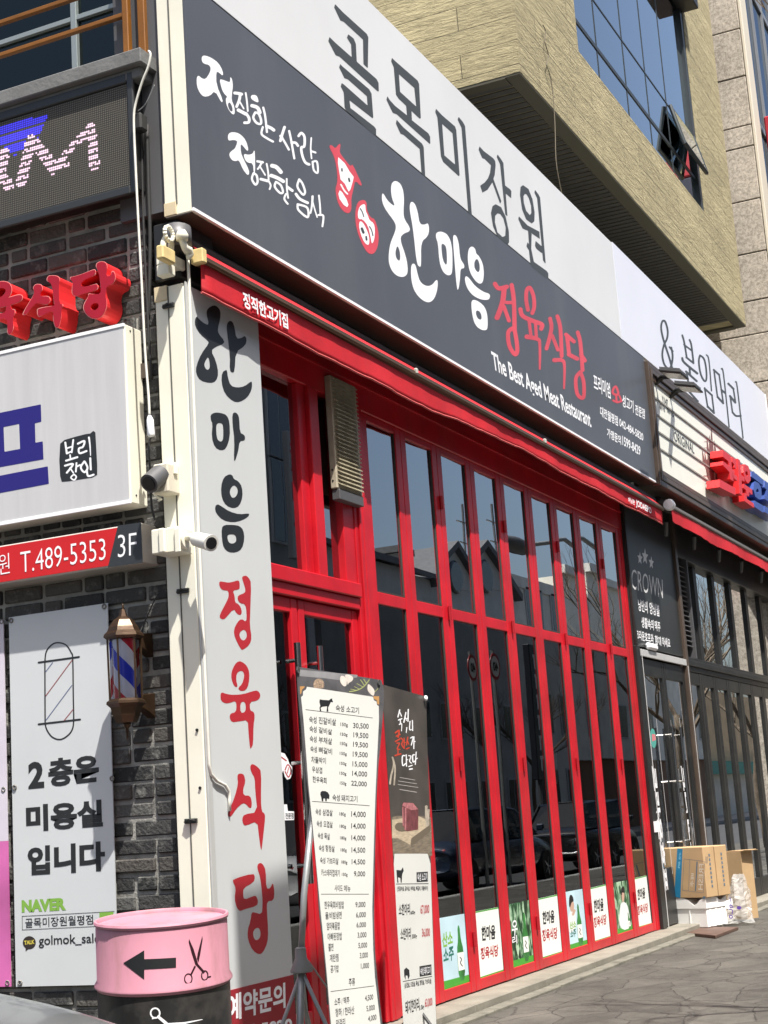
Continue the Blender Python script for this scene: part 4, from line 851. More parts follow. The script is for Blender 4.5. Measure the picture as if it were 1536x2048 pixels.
# ------------------------------------------------------------------ red channel letters
XF = 6.53; CH = PB(XF)
RF = mat('letter_face', (.36, .006, .02), .3, var=.08); RS = mat('letter_side_lit', (.70, .03, .035), .38, var=.08)  # letter sides get a brighter red for the light they catch
let = [('red channel letter at the right end, round ring below', [('p', [(770,300),(775,325),(800,355),(790,440),(800,490),(840,507),(900,485),(1050,440),(1075,405),(1060,372),(1030,380),(890,410),(890,345),(1030,280),(1048,245),(1040,215),(1000,225),(900,265),(820,290)]),
  ('p', [(1090,130),(1060,150),(1058,190),(1090,270),(1105,400),(1105,480),(1020,485),(975,480),(970,510),(920,600),(925,670),(980,735),(1050,755),(1120,725),(1165,640),(1170,560),(1155,500),(1165,410),(1200,385),(1240,365),(1265,310),(1255,245),(1230,235),(1215,280),(1165,290),(1175,180),(1160,140),(1130,128)], [(1040,580),(1000,600),(990,640),(1030,665),(1070,645),(1085,605),(1065,580)])]),
 ('middle red channel letter with a long upright stroke', [('p', [(370,400),(365,420),(375,450),(370,490),(330,560),(255,690),(265,710),(300,690),(380,590),(420,580),(500,600),(540,580),(550,540),(530,510),(440,505),(445,470),(465,430),(455,385),(420,375),(390,380)]),
  ('p', [(540,282),(518,305),(520,340),(565,370),(585,480),(595,590),(600,610),(430,640),(410,680),(420,725),(450,725),(585,660),(585,740),(600,830),(625,855),(650,830),(670,740),(675,650),(690,600),(650,580),(645,400),(655,320),(635,290),(590,280)])]),
 ('red channel letter cut by the left edge of the photo, ring on top', [('p', [(-110,360),(0,345),(60,345),(110,370),(130,430),(110,500),(50,550),(-60,560),(-120,500)], [(-40,420),(40,415),(65,440),(50,480),(0,525),(-40,500)]),
  ('p', [(-130,600),(-60,575),(160,500),(230,492),(248,515),(225,560),(130,600),(-90,650)]), ('p', [(70,600),(115,600),(120,645),(168,665),(140,760),(148,850),(120,915),(98,928),(82,890),(78,740),(-60,780),(-70,720),(0,695),(60,690)])])]
for lab, it in let:
    r = thing('channel_letter', lab, 'letter', CH.hit(*zp(G3, it[0][1][0])), 'red channel letters on the brick wall')
    ink('letter_body', CH, G3, it, RF, r, step=.8, thick=.145, sm=1, ms=RS)
    ink('letter_rim', CH, G3, [('s', l + [l[0]], 3.2) for p in it for l in p[1:]], mat('letter_rim', (.75, .30, .28), .4), r, step=.55, h=.003, sm=0)
box_rail = tag(MB().box(6.655, 6.70, 4.36, 6.0, 3.62, 3.70).build('letter_rail', DKBROWN), 'dark mounting rail behind the red channel letters', 'rail')

# ------------------------------------------------------------------ white light box with the blue letter
XW = 6.52
wb = thing('light_box', 'large white light box sign with blue block letter and black seal stamp', 'sign', (XW, 4.41, 2.95))
ye, zt1 = bx_(248, 647, XW); _, zb1 = bx_(265, 1005, XW)
MB().box(XW + .003, 6.675, ye - .002, 7.4, zb1, zt1).build('casing', CREAM, wb, bevel=.006)
box('face', XW - .002, XW + .006, ye + .006, 7.4, zb1 + .016, zt1 - .016, mat('acrylic_white', (.52, .52, .53), .25, var=.05, vscale=3, stretch=(1, 6, .3), dirt=(.38, .38, .37), dscale=5, damt=.3, streak=1), wb, .001)
b = MB().box(XW - .006, XW + .01, ye, 7.4, zt1 - .016, zt1 + .002).box(XW - .006, XW + .01, ye, 7.4, zb1 - .002, zb1 + .016); b.build('trim', INKW, wb, bevel=.001)
for u, v in ((252, 664), (278, 990)):
    y, z = bx_(u, v, 6.57); MB().lathe([(0, -.003), (.006, -.002), (.006, .002)], (6.57, ye - .002, z), 8, 'y').build('screw', BLACKM, wb)
WP = PB(XW - .002); NAVY = mat('ink_navy', (.018, .012, .17), .4)
ink('lettering', WP, G4, [('p', [(-240,262),(380,133),(385,295),(325,310),(330,490),(398,478),(405,645),(-230,760),(-235,600),(-165,585),(-170,410),(-240,425)], [(33,345),(178,315),(187,548),(42,575)]), ('p', [(-270,850),(445,710),(455,873),(-265,1010)])], NAVY, wb, step=1)
ink('seal_stamp', WP, G4, [('p', [(560,500),(600,465),(700,435),(800,410),(840,405),(868,380),(888,395),(895,520),(905,700),(905,790),(860,815),(760,830),(640,850),(575,855),(560,800),(552,650)])], INK, wb, step=1)
ink('seal_lettering', WP, G4, [('s', [(608,490),(622,590)], 9), ('s', [(682,465),(668,580)], 8), ('s', [(615,545),(675,525)], 7), ('s', [(622,590),(668,572)], 8), ('s', [(652,605),(656,640)], 7), ('s', [(615,658),(720,625)], 9),
 ('s', [(725,500),(785,475),(772,528),(735,545),(742,588),(805,568)], 9), ('s', [(828,442),(838,520),(843,610)], 9, 4), ('s', [(605,705),(680,690),(622,770)], 9), ('s', [(652,725),(682,770)], 7), ('s', [(712,680),(706,760)], 8), ('s', [(710,715),(745,698)], 8), ('s', [(688,785),(660,815),(690,838),(710,808),(688,785)], 7),
 ('s', [(785,665),(752,720),(785,765),(815,725),(790,668)], 9), ('s', [(840,635),(845,740)], 9), ('s', [(808,745),(820,800),(872,788)], 9)], INKW, wb, step=.7, h=.0045)

# ------------------------------------------------------------------ red telephone sign
XP = 6.54
ps = thing('phone_sign', 'narrow red and charcoal telephone number sign under the white light box', 'sign', (XP, 4.36, 2.5))
yp, zt2 = bx_(281, 1045, XP); _, zb2 = bx_(286, 1124, XP)
MB().box(XP, 6.70, yp, 7.4, zb2, zt2).build('casing', mat('alu_beige', (.55, .51, .47), .4, .1, var=.06), ps, bevel=.005)
R1 = PB(XP - .0042)
yd = bx_(*zp(G4, (1045, 1460)), XP)[0]
box('face', XP - .004, XP - .0005, yp + .004, 7.4, zb2 + .008, zt2 - .008, mat('sign_red', (.55, .012, .015), .38, var=.04), ps, 0)
decal('dark_end', R1, G4, [(1097,1262),(1312,1232),(1330,1606),(1003,1652)], mat('sign_charcoal', (.03, .034, .038), .4), ps, h=.006)
txt(R1, G4, [('T.489-5353', (192,1702), (985,1577), (188,1508)), ('원', (-12,1722), (92,1703), (-18,1535))], INKW, ps, h=.0065, bold=-.008); txt(R1, G4, [('3F', (1098,1560), (1272,1533), (1096,1352))], INKW, ps, h=.009, bold=-.008)

# ------------------------------------------------------------------ hair salon banner and its pink neighbour
XQ = 6.655
bp = thing('wall_banner', 'white hair salon banner with barber pole drawing and black lettering on the dark brick', 'banner', (XQ, 4.7, .56))
BQ = PB(XQ)
def cloth(name, cor, m, parent, wave=.008):
    a, b_, c, d = [np.array(p, float) for p in cor]; vs_, f_ = [], []; nu, nv = 10, 30
    for j in range(nv + 1):
        for i in range(nu + 1):
            u, v = i / nu, j / nv; p = (a * (1 - u) + b_ * u) * (1 - v) + (d * (1 - u) + c * u) * v
            vs_.append(BQ.hit(p[0], p[1], 0))
    for j in range(nv):
        for i in range(nu): k = j * (nu + 1) + i; f_.append((k + nu + 1, k + nu + 2, k + 1, k))
    n = len(vs_); vs_ += [v + np.array([.006, 0, 0]) for v in vs_]; f_ += [tuple(n + i for i in reversed(q)) for q in f_]
    return mk(name, vs_, f_, m, parent, True)
cloth('cloth', [(17.5,1235),(215,1206),(236,1969),(32,1973.5)], mat('banner_white', (.56, .585, .60), .45, var=.04, vscale=2, bump=.12, bscale=5, dirt=(.5, .52, .53), dscale=2, damt=.3), bp)
def eyelet(parent, u, v):
    p = BQ.hit(u, v, .003); b = MB()
    for k in range(12):
        a0, a1 = 2 * math.pi * k / 12, 2 * math.pi * (k + 1) / 12; b.tube([p + np.array([0, math.cos(a0), math.sin(a0)]) * .011, p + np.array([0, math.cos(a1), math.sin(a1)]) * .011], .004, 5)
    b.build('eyelet', mat('eyelet', (.25, .24, .22), .35, .8), parent, smooth=True)
for u, v in ((22, 1241), (208, 1213), (29, 1575), (224, 1557), (40, 1966)): eyelet(bp, u, v)
ink('barber_drawing', BQ, G5, [('s', [(420,1155),(418,700),(420,545),(438,465),(495,408),(555,398),(618,422),(662,488),(677,550),(682,900),(685,1135),(662,1225),(602,1282),(545,1298),(482,1272),(438,1212),(420,1155)], 6.5), ('s', [(360,582),(735,530)], 9), ('s', [(360,1157),(745,1112)], 9)], INK, bp, step=.6, h=.004)
ink('barber_drawing', BQ, G5, [('s', [(425,668),(490,582)], 3.5), ('s', [(428,1118),(668,795)], 3.5)], mat('ink_bluegrey', (.10, .13, .25), .5), bp, step=.45, h=.0045); ink('barber_drawing', BQ, G5, [('s', [(426,892),(670,560)], 3.5), ('s', [(598,1120),(680,1018)], 3.5)], mat('ink_wine', (.28, .05, .06), .5), bp, step=.45, h=.005)
txt(BQ, G5, [('2', (264,1762), (412,1748), (260,1512)), ('층은', (450,1745), (922,1695), (448,1482))], INK, bp, h=.004, bold=.045)
txt(BQ, PX, [('미용실', (52.5,1664.5), (206,1653.5), (51.5,1611))], INK, bp, h=.0042, bold=.045); txt(BQ, G6, [('입니다', (315,637), (1197,578), (312,305))], INK, bp, h=.0044, bold=.045)
txt(BQ, G6, [('NAVER', (248,1053), (752,1026), (245,912))], mat('ink_green', (.20, .40, .06), .5), bp, h=.004, bold=.06)
ink('name_frame', BQ, G6, [('s', [(252,1095),(1300,1040)], 3), ('s', [(252,1095),(254,1250)], 3), ('s', [(254,1250),(1300,1200)], 3)], INK2, bp, step=.45, h=.004); decal('search_button', BQ, G6, [(1130,1052),(1290,1043),(1294,1200),(1134,1208)], MATS['ink_green'], bp, .0035)
txt(BQ, G6, [('골목미장원월평점', (287,1228), (1060,1187), (285,1120))], INK, bp, h=.0046, bold=.006); txt(BQ, G6, [('golmok_salon', (440,1422), (1215,1388), (438,1318), 'base')], INK, bp, h=.0048, bold=.012)
ink('talk_bubble', BQ, G6, [('p', [(333 + 74 * math.cos(a), 1395 + 74 * math.sin(a)) for a in np.linspace(0, 6.2, 30)]), ('p', [(290,1440),(330,1460),(292,1495)])], mat('bubble_dark', (.03, .022, .02), .5), bp, step=.6, h=.004); txt(BQ, G6, [('TALK', (275,1421), (393,1408), (274,1374))], mat('ink_yellow', (.65, .55, .08), .5), bp, h=.0055, bold=.03)
pb = thing('wall_banner', 'pink wall banner cut off by the left edge of the photo', 'banner', (XQ, 5.35, .56))
yk, zk = bx_(7, 1238, XQ); _, zk2 = bx_(20, 1973, XQ); zm = bx_(12, 1682, XQ)[1]
def pinkgrad():
    return mat('banner_pink', (.55, .13, .36), .45, var=.25, vscale=2.2)
MB().box(XQ - .003, XQ + .004, yk, yk + .45, zk2, zm).build('cloth', pinkgrad(), pb); MB().box(XQ - .003, XQ + .004, yk, yk + .45, zm + .0005, zk).build('cloth', mat('banner_lilac', (.62, .58, .66), .45, var=.06), pb)
for u, v in ((3, 1243), (7, 1579), (15, 1966)): eyelet(pb, u, v)
ink('lettering', BQ, G6, [('s', [(-15,20),(12,60),(14,120),(-15,150)], 12)], INK, pb, step=.7, h=.006)

# ------------------------------------------------------------------ barber pole lantern
lam = thing('barber_pole', 'antique bronze wall lantern with a red white and blue barber pole inside', 'barber pole', (6.5, 4.47, 1.75))
cx, cy = 6.49, bx_(250, 1340, 6.49)[0]
BRZ = mat('aged_bronze', (.062, .036, .020), .36, .6, var=.35, vscale=9, bump=.1, bscale=30)
zz = lambda v: bx_(250, v, cx)[1]
def hexp(prof, name, m, n=6, parent=lam): return MB().lathe(prof, (cx, cy, 0), n, a0=R_(12)).build(name, m, parent)
sc = lambda px: px / 457.0
z0, z1 = zz(1276), zz(1403)
cap = hexp([(0.0, zz(1216)), (.012, zz(1219)), (.022, zz(1232)), (.05, zz(1240)), (.074, zz(1254)), (.082, zz(1262)), (.098, zz(1268)), (.102, zz(1273)), (.088, zz(1278)), (0, zz(1279))], 'cap', BRZ)
MB().lathe([(0, zz(1206)), (.004, zz(1209)), (.0065, zz(1214)), (.004, zz(1218)), (.009, zz(1223)), (.006, zz(1228)), (.012, zz(1234))], (cx, cy, 0), 12).build('finial', BRZ, cap, smooth=True)
base = hexp([(0, zz(1398)), (.08, zz(1398)), (.096, zz(1403)), (.098, zz(1408)), (.078, zz(1415)), (.066, zz(1432)), (.05, zz(1446)), (0, zz(1447))], 'base', BRZ)
MB().lathe([(.022, zz(1446)), (.018, zz(1452)), (.007, zz(1457)), (.010, zz(1463)), (.006, zz(1468)), (.007, zz(1475)), (0, zz(1481))], (cx, cy, 0), 12).build('finial', BRZ, base, smooth=True)
b = MB()
for k in range(6):
    a = R_(12) + k * math.pi / 3; x, y = cx + .083 * math.cos(a), cy + .083 * math.sin(a); b.tube([(x, y, zz(1277)), (cx + .079 * math.cos(a), cy + .079 * math.sin(a), zz(1400))], .0055, 6)
b.build('cage_bars', BRZ, lam)
def stripes():
    M = bpy.data.materials.new('barber_stripes'); M.use_nodes = True; nt = M.node_tree; N = nt.nodes; L = nt.links; b_ = N['Principled BSDF']; b_.inputs['Roughness'].default_value = .25
    g = N.new('ShaderNodeNewGeometry'); s = N.new('ShaderNodeVectorMath'); s.operation = 'SUBTRACT'; L.new(g.outputs['Position'], s.inputs[0]); s.inputs[1].default_value = (cx, cy, 0)
    x = N.new('ShaderNodeSeparateXYZ'); L.new(s.outputs[0], x.inputs[0]); at = N.new('ShaderNodeMath'); at.operation = 'ARCTAN2'; L.new(x.outputs['Y'], at.inputs[0]); L.new(x.outputs['X'], at.inputs[1])
    d = N.new('ShaderNodeMath'); d.operation = 'MULTIPLY_ADD'; L.new(at.outputs[0], d.inputs[0]); d.inputs[1].default_value = 1 / (2 * math.pi); 
    zm_ = N.new('ShaderNodeMath'); zm_.operation = 'MULTIPLY'; L.new(x.outputs['Z'], zm_.inputs[0]); zm_.inputs[1].default_value = 2.75; L.new(zm_.outputs[0], d.inputs[2])
    ad = N.new('ShaderNodeMath'); ad.operation = 'ADD'; L.new(d.outputs[0], ad.inputs[0]); ad.inputs[1].default_value = 0.30
    f = N.new('ShaderNodeMath'); f.operation = 'FRACT'; L.new(ad.outputs[0], f.inputs[0])
    r = N.new('ShaderNodeValToRGB'); r.color_ramp.interpolation = 'CONSTANT'; e = r.color_ramp.elements; e[0].position = 0; e[0].color = (.55, .01, .03, 1); e[1].position = .25; e[1].color = (.75, .76, .85, 1)
    for p, c in ((.5, (.03, .05, .62, 1)), (.75, (.75, .76, .85, 1))): k = e.new(p); k.color = c
    L.new(f.outputs[0], r.inputs[0]); L.new(r.outputs[0], b_.inputs['Base Color']); return M
MB().lathe([(.057, zz(1279)), (.057, zz(1399))], (cx, cy, 0), 32).build('striped_cylinder', stripes(), lam, auto=True)
MB().lathe([(.074, zz(1278)), (.073, zz(1399))], (cx, cy, 0), 6, a0=R_(12)).build('glass', glassmat('lantern_glass', (.9, .9, .92), 1.35), lam)
for v0, v1 in ((1262, 1312), (1385, 1436)):
    z0_, z1_ = zz(v0), zz(v1); MB().prism([(cx + .06, cy - .035, z0_ - .01), (6.675, cy - .05, z0_), (6.675, cy - .05, z1_), (6.62, cy - .045, z1_ + .03), (cx + .06, cy - .035, z1_ + .06)], (0, .05, 0)).build('wall_bracket', BRZ, lam, bevel=.004)
MB().tube([(cx + .1, cy - .03, zz(1262)), (6.66, cy - .085, zz(1192))], .0035, 6).build('lamp_cord', RUBBER, lam)

# ------------------------------------------------------------------ cameras, boxes and cables by the corner
XC = XS
def q4(u, v, x): return PB(x).hit(*zp(K4, (u, v)))
c1 = thing('security_camera', 'dark round-hooded security camera on a beige box above the white one', 'camera', (6.5, 4.3, 2.95))
a = q4(105, 215, 6.52); b2 = q4(345, 610, 6.52)
MB().box(6.52, 6.66, b2[1], a[1], b2[2], a[2]).build('junction_box', mat('box_beige', (.60, .56, .46), .5, var=.05), c1, bevel=.008)
p = q4(180, 400, 6.50); d_ = np.array([-.75, .12, -.5]); d_ /= np.linalg.norm(d_)
MB().tube([p + np.array([.03, 0, .02]), p + d_ * .075], [.052, .05], 20).build('hood', DKGREY, c1, smooth=False, auto=True); MB().tube([p + d_ * .06, p + d_ * .083], [.038, .036], 16).build('lens', mat('lens_black', (.008, .008, .01), .08), c1, auto=True)
yk = b2[1]; MB().box(6.57, 6.60, yk - .012, yk + .001, b2[2] + .10, b2[2] + .16).build('clasp', CREAM, c1, bevel=.003)
MB().tube([q4(120, 630, 6.55), q4(180, 690, 6.57), q4(240, 720, 6.6), q4(200, 740, 6.62)], .006, 6).build('lead', CABLEW, c1)
c2 = thing('security_camera', 'white bullet security camera on two cream junction boxes over the phone sign end', 'camera', (6.5, 4.2, 2.4))
a = q4(80, 1170, 6.47); b2 = q4(290, 1500, 6.47)
MB().box(6.47, 6.62, b2[1], a[1], b2[2], a[2]).build('junction_box', CREAM, c2, bevel=.006)
a2 = q4(290, 1140, 6.49); b3 = q4(500, 1480, 6.49); MB().box(6.49, 6.615, b3[1], a2[1] - .004, b3[2], a2[2]).build('junction_box', CREAM, c2, bevel=.006)
for u, x in ((210, 6.462), (440, 6.482)):
    p0, p1 = q4(u, 1150, x), q4(u + 20, 1500, x); MB().box(x - .006, x + .004, p0[1] - .028, p0[1] + .004, p1[2], p0[2]).build('hinge_strip', CREAM, c2, bevel=.004)
p = q4(560, 1300, 6.54); e0 = np.array([p[0], b3[1], p[2]])
MB().lathe([(0, -.018), (.05, -.016), (.055, 0), (0, 0.002)], e0, 20, 'y').build('mount_plate', CREAM, c2, auto=True)
h0 = q4(770, 1310, 6.50); h1 = q4(960, 1360, 6.44)
MB().tube([e0 + np.array([0, -.01, 0]), (e0 + h0) / 2 + np.array([0, 0, .012]), h0], [.02, .016, .018], 10).build('arm', CREAM, c2, smooth=True)
MB().tube([h0 - (h1 - h0) * .1, h0 + (h1 - h0) * 1.05], [.036, .041], 18).build('barrel', mat('camera_white', (.74, .73, .68), .35), c2, auto=True); MB().tube([h0 + (h1 - h0) * 1.02, h0 + (h1 - h0) * 1.07], [.03, .03], 14).build('lens', MATS['lens_black'], c2)
def wire(name, pts, x, r, m, lab, Z=PX):
    o = MB().tube([PB(x).hit(*zp(Z, p)) for p in crom(pts, 4)], r, 7).build(name, m, None, smooth=True); return tag(o, lab, 'cable')
w1 = wire('white_cable', [(297,102),(301,110),(296,135),(284,165),(272,205),(268,228),(268,260),(271,330),(277,450),(283,560),(290,700),(297,790),(299,832)], 6.50, .0065, CABLEW, 'white power cable hanging in front of the brick from the ledge to a plug')
MB().tube([PB(6.5).hit(299, 832), PB(6.5).hit(300, 840), PB(6.5).hit(302, 868), PB(6.5).hit(303, 872)], [.010, .018, .02, .016], 10).build('plug', INKW, w1, auto=True)
wire('black_cable', [(303,872),(298,890),(300,940),(303,1010),(310,1040)], 6.56, .006, RUBBER, 'black cable running down from the white plug behind the dark camera')
wire('black_cable', [(276,230),(283,300),(286,420),(290,520),(296,640),(303,760)], 6.62, .007, RUBBER, 'black cable strapped to the brick edge beside the LED display')
wire('black_cable', [(294,250),(297,380),(300,470),(299,560),(296,640)], 6.64, .011, RUBBER, 'thick black cable bundle on the brick edge beside the big fascia')
wire('grey_cable', [(276,222),(285,215),(294,203),(305,178),(309,170)], 6.56, .003, GREYM, 'thin grey wire looping from the white cable to the big fascia end')
tag(box('cable_clamp', 6.53, 6.6, bx_(279, 230, 6.55)[0] - .02, bx_(272, 230, 6.55)[0] + .02, bx_(275, 262, 6.55)[1], bx_(275, 228, 6.55)[1], RUBBER, None, .01), 'small black cable clamp on the brick beside the LED display', 'clamp')
# ------------------------------------------------------------------ the black pub next door
pub = thing('black_pub', 'black pub with lettered panel, silver framed doorway, louvre and upper windows', 'shopfront', (15, YA, 0.07))
YP = 4.285
BP_ = mat('black_panel', (.026, .028, .028), .4, var=.12, vscale=2, dirt=(.05, .05, .05), dscale=1.5)
box('panel', 14.93, 16.80, YP, 4.60, 2.78, 4.45, BP_, pub, .003)
b = MB().box(14.925, 15.06, YP - .02, 4.6, .07, 2.779).box(14.93, 14.985, YP - .03, YP - .001, 2.78, 4.4); b.build('post', BLACKM, pub, bevel=.005)
b = MB().box(16.802, 16.90, YP - .03, 4.6, .07, 4.45); b.build('post', DKBROWN, pub, bevel=.006)
SIL = mat('silver_trim', (.62, .62, .62), .35, .3, var=.05)
b = MB().box(15.082, 15.098, YP - .027, YP - .021, .068, 2.68).box(16.818, 16.83, YP - .037, YP - .031, .068, 2.68).box(15.082, 16.83, YP - .027, YP - .004, 2.681, 2.75); b.build('door_trim', SIL, pub, bevel=.003)
b = MB().box(15.3, 15.62, YP - .055, YP - .003, 2.761, 2.83); b.build('door_closer', INKW, pub, bevel=.02)
b = MB().box(16.90, 24, YP + .01, 4.5, 2.64, 2.80).box(16.90, 24, YP - .015, YP + .009, 2.70, 2.76).box(16.9, 24, YP + .01, 4.5, 3.92, 4.45); b.build('rail', BLACKM, pub, bevel=.005)
b = MB()
for i in range(17): z = 2.93 + i * .056; b.prism([(16.95, YP + .02, z), (16.95, YP + .07, z + .035), (16.95, YP + .078, z + .028), (16.95, YP + .028, z - .006)], (.42, 0, 0))
b.box(16.92, 16.945, YP, 4.45, 2.80, 3.92).box(17.375, 17.42, YP, 4.45, 2.80, 3.92); b.build('louvre', DKGREY, pub)
ux = [17.42, 18.0, 18.9, 19.8, 20.7, 21.6, 22.5, 23.4, 24]
for x in ux[1:]: box('mullion', x - .07, x + .07, YP + .075, 4.5, 2.80, 3.92, BLACKM, pub, .004)
MB().box(17.42, 24, 4.39, 4.396, 2.80, 3.92).build('upper_glass', GLASSB, pub)
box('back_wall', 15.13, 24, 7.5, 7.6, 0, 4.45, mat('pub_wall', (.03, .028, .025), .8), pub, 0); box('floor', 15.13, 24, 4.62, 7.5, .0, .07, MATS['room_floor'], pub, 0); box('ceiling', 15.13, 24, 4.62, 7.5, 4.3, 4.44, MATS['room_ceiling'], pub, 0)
YS = PA(YP)
txt(YS, K1, [('CROWN', (170,1003), (628,1148), (165,708))], mat('crown_grey', (.62, .62, .62), .4), pub, bold=-.004)
def star(cx0, cy0, rx, ry, sh): return ('p', [(cx0 + sh * (ry * math.sin(k * math.pi / 5) * 0) + rx * (1 if k % 2 == 0 else .42) * math.sin(k * math.pi / 5), cy0 - ry * (1 if k % 2 == 0 else .42) * math.cos(k * math.pi / 5) + .32 * rx * (1 if k % 2 == 0 else .42) * math.sin(k * math.pi / 5)) for k in range(10)])
ink('star', YS, K1, [star(292, 560, 40, 105, .3)], MATS['crown_grey'], pub, step=.6); ink('star', YS, K1, [star(366, 535, 48, 130, .3)], MATS['crown_grey'], pub, step=.6); ink('star', YS, K1, [star(458, 625, 40, 105, .3)], MATS['crown_grey'], pub, step=.6)
txt(YS, K1, [('낭만의', (272,1328), (408,1366), (262,1150)), ('앙상블', (435,1374), (582,1416), (428,1195)), ('생활속의', (316,1570), (495,1614), (311,1412)), ('맥주', (510,1618), (592,1638), (505,1468)), ('크라운호프와', (236,1742), (495,1810), (228,1598)), ('함께', (515,1818), (605,1842), (508,1680)), ('하세요', (622,1846), (740,1872), (612,1706))], INKW, pub, bold=.02)
pd = thing('pub_door', 'black double door with white sideways lettering behind the stacked cartons', 'door', (15.95, 4.42, .07))
for xa, xb in ((15.12, 15.95), (15.96, 16.785)):
    b = MB().box(xa, xa + .06, 4.29, 4.34, .08, 2.67).box(xb - .075, xb, 4.29, 4.34, .08, 2.67).box(xa + .062, xb - .077, 4.29, 4.34, 2.5, 2.67).box(xa + .062, xb - .077, 4.29, 4.34, .08, .62)
    lf = b.build('door_leaf', BLACKM, pd, bevel=.006)
    box('pane', xa + .05, xb - .06, 4.31, 4.315, .62, 2.5, GLASSB, lf, 0)
    o = (xb - .16) if xa < 15.5 else xa + .16
    h = MB().tube([(o, 4.22, .75), (o, 4.22, 2.0)], .014, 8)
    for z in (.85, 1.45, 1.92): h.tube([(o, 4.22, z), (o, 4.30, z)], .008, 6)
    h.build('handle', STEEL, lf, auto=True)
DP = PA(4.288)
txt(DP, K3, [('크라운호프', (60,452), (190,1690), (104,448))], INKW, pd, h=.03, bold=.045)
txt(DP, K3, [('크라운호프', (342,448), (500,1690), (384,446))], INKW, pd, h=.03, bold=.045)
ink('round_sticker', DP, K3, [('p', [(80 + 29 * math.cos(a) + 8 * math.sin(a), 178 + 95 * math.sin(a)) for a in np.linspace(0, 6.2, 28)])], mat('sticker_teal', (.08, .35, .30), .5), pd, step=.7, h=.028); ink('round_sticker', DP, K3, [('p', [(66,135),(100,140),(108,195),(70,210)])], mat('sticker_pink', (.6, .2, .22), .5), pd, step=.7, h=.030)
ink('pane_line', DP, K3, [('s', [(5,-60),(215,2030)], 2), ('s', [(110,-10),(270,1500)], 2), ('s', [(335,-20),(480,1250)], 2), ('s', [(250,0),(370,1240)], 1.5)], SIL, pd, step=.5, h=.03)
box('paper_note', *sorted((ax(1302, 1640, YP)[0], ax(1311, 1640, YP)[0])), YP - .03, YP - .022, ax(1305, 1665, YP)[1], ax(1305, 1643, YP)[1], INKW, pub, 0)
PX_ = [16.905 + i * .655 for i in range(11)]
wl_ = ['at the right of the silver door trim', 'second from the silver door trim', 'third from the silver door trim', 'fourth from the silver door trim', 'fifth from the silver door trim', 'sixth from the silver door trim', 'at the right edge of the photo']
for i in range(10):
    xa, xb = PX_[i] + .003, PX_[i + 1] - .003
    lf = thing('pub_window_leaf', ('black narrow glazed folding leaf ' + wl_[i]) if i < 7 else 'black narrow glazed folding leaf further along the pub front', 'folding window', ((xa + xb) / 2, YP, .07), 'black folding leaves of the pub')
    b = MB().box(xa, xa + .085, YP + .015, YP + .075, .072, 2.635).box(xb - .085, xb, YP + .015, YP + .075, .072, 2.635).box(xa + .087, xb - .087, YP + .017, YP + .073, 2.5, 2.635).box(xa + .087, xb - .087, YP + .017, YP + .073, .072, .28)
    b.build('frame', mat('pub_frame', (.015, .015, .014), .4, var=.15, vscale=6, dirt=(.045, .042, .035), dscale=3, damt=.4), lf, bevel=.005)
    t = random.uniform(-.002, .002)
    MB().prism([(xa + .08, YP + .04 + t, .27), (xb - .08, YP + .04 - t, .27), (xb - .08, YP + .04 - t, 2.51), (xa + .08, YP + .04 + t, 2.51)], (0, .006, 0)).build('pane', GLASSB, lf)

# awning of the pub
a2 = thing('awning', 'shorter plain red awning of the black pub, at the right edge', 'awning', (15.8, YW, 3.9))
vb2 = [zp(K6, p) for p in ((326,1388),(430,1450),(560,1530),(690,1625))]; vt2 = [zp(K6, p) for p in ((282,1238),(650,1430),(1028,1627))]
Bx = [ax(*p, 4.0) for p in vb2]; Tx = [ax(*p, 4.0) for p in vt2]; zbt, ztp2 = np.mean([p[1] for p in Bx]), np.mean([p[1] for p in Tx]); xa = Tx[0][0]
bb2 = MB(); n = 50; vsx = []
for i in range(n + 1):
    x = xa + i * (24 - xa) / n
    for k in range(5): t = k / 4; vsx.append((x, 4.0 + (.012 * math.sin(x * 4) + .006 * math.sin(x * 17)) * t, ztp2 * (1 - t) + zbt * t + .01 * math.sin(x * 1.7) * t))
f_ = [(i * 5 + k, i * 5 + k + 1, (i + 1) * 5 + k + 1, (i + 1) * 5 + k) for i in range(n) for k in range(4)]
N0 = len(vsx); vsx += [(x, y + .006, z) for x, y, z in vsx]; f_ += [tuple(N0 + i for i in reversed(q)) for q in f_]
mk('valance', vsx, f_, REDCLOTH, a2, True)
b = MB().box(xa - .02, 24, 3.985, 4.05, ztp2 + .01, ztp2 + .05); b.build('front_bar', mat('bar_grey', (.24, .22, .2), .4, .5), a2, bevel=.008)
p = PA(4.0).hit(*zp(K6, (248, 1170))); MB().lathe([(0, -.05), (.05, -.045), (.062, 0), (.055, .05), (0, .06)], p, 16, 'x').build('roller_end', INKW, a2, auto=True)
MB().tube([(xa, 4.14, ztp2 + .1), (24, 4.14, ztp2 + .1)], .06, 12).build('roller', MATS['roller_black'], a2, smooth=True); MB().quad((xa, 4.02, ztp2 + .05), (24, 4.02, ztp2 + .05), (24, 4.13, ztp2 + .15), (xa, 4.13, ztp2 + .15)).build('canvas', REDCLOTH, a2)
for i in range(6): x = xa + .5 + i * 1.2; MB().tube([(x, 4.2, ztp2 - .03), (x + .12, 4.25, ztp2 - .16)], .025, 8).build('fold_arm', DKGREY, a2)

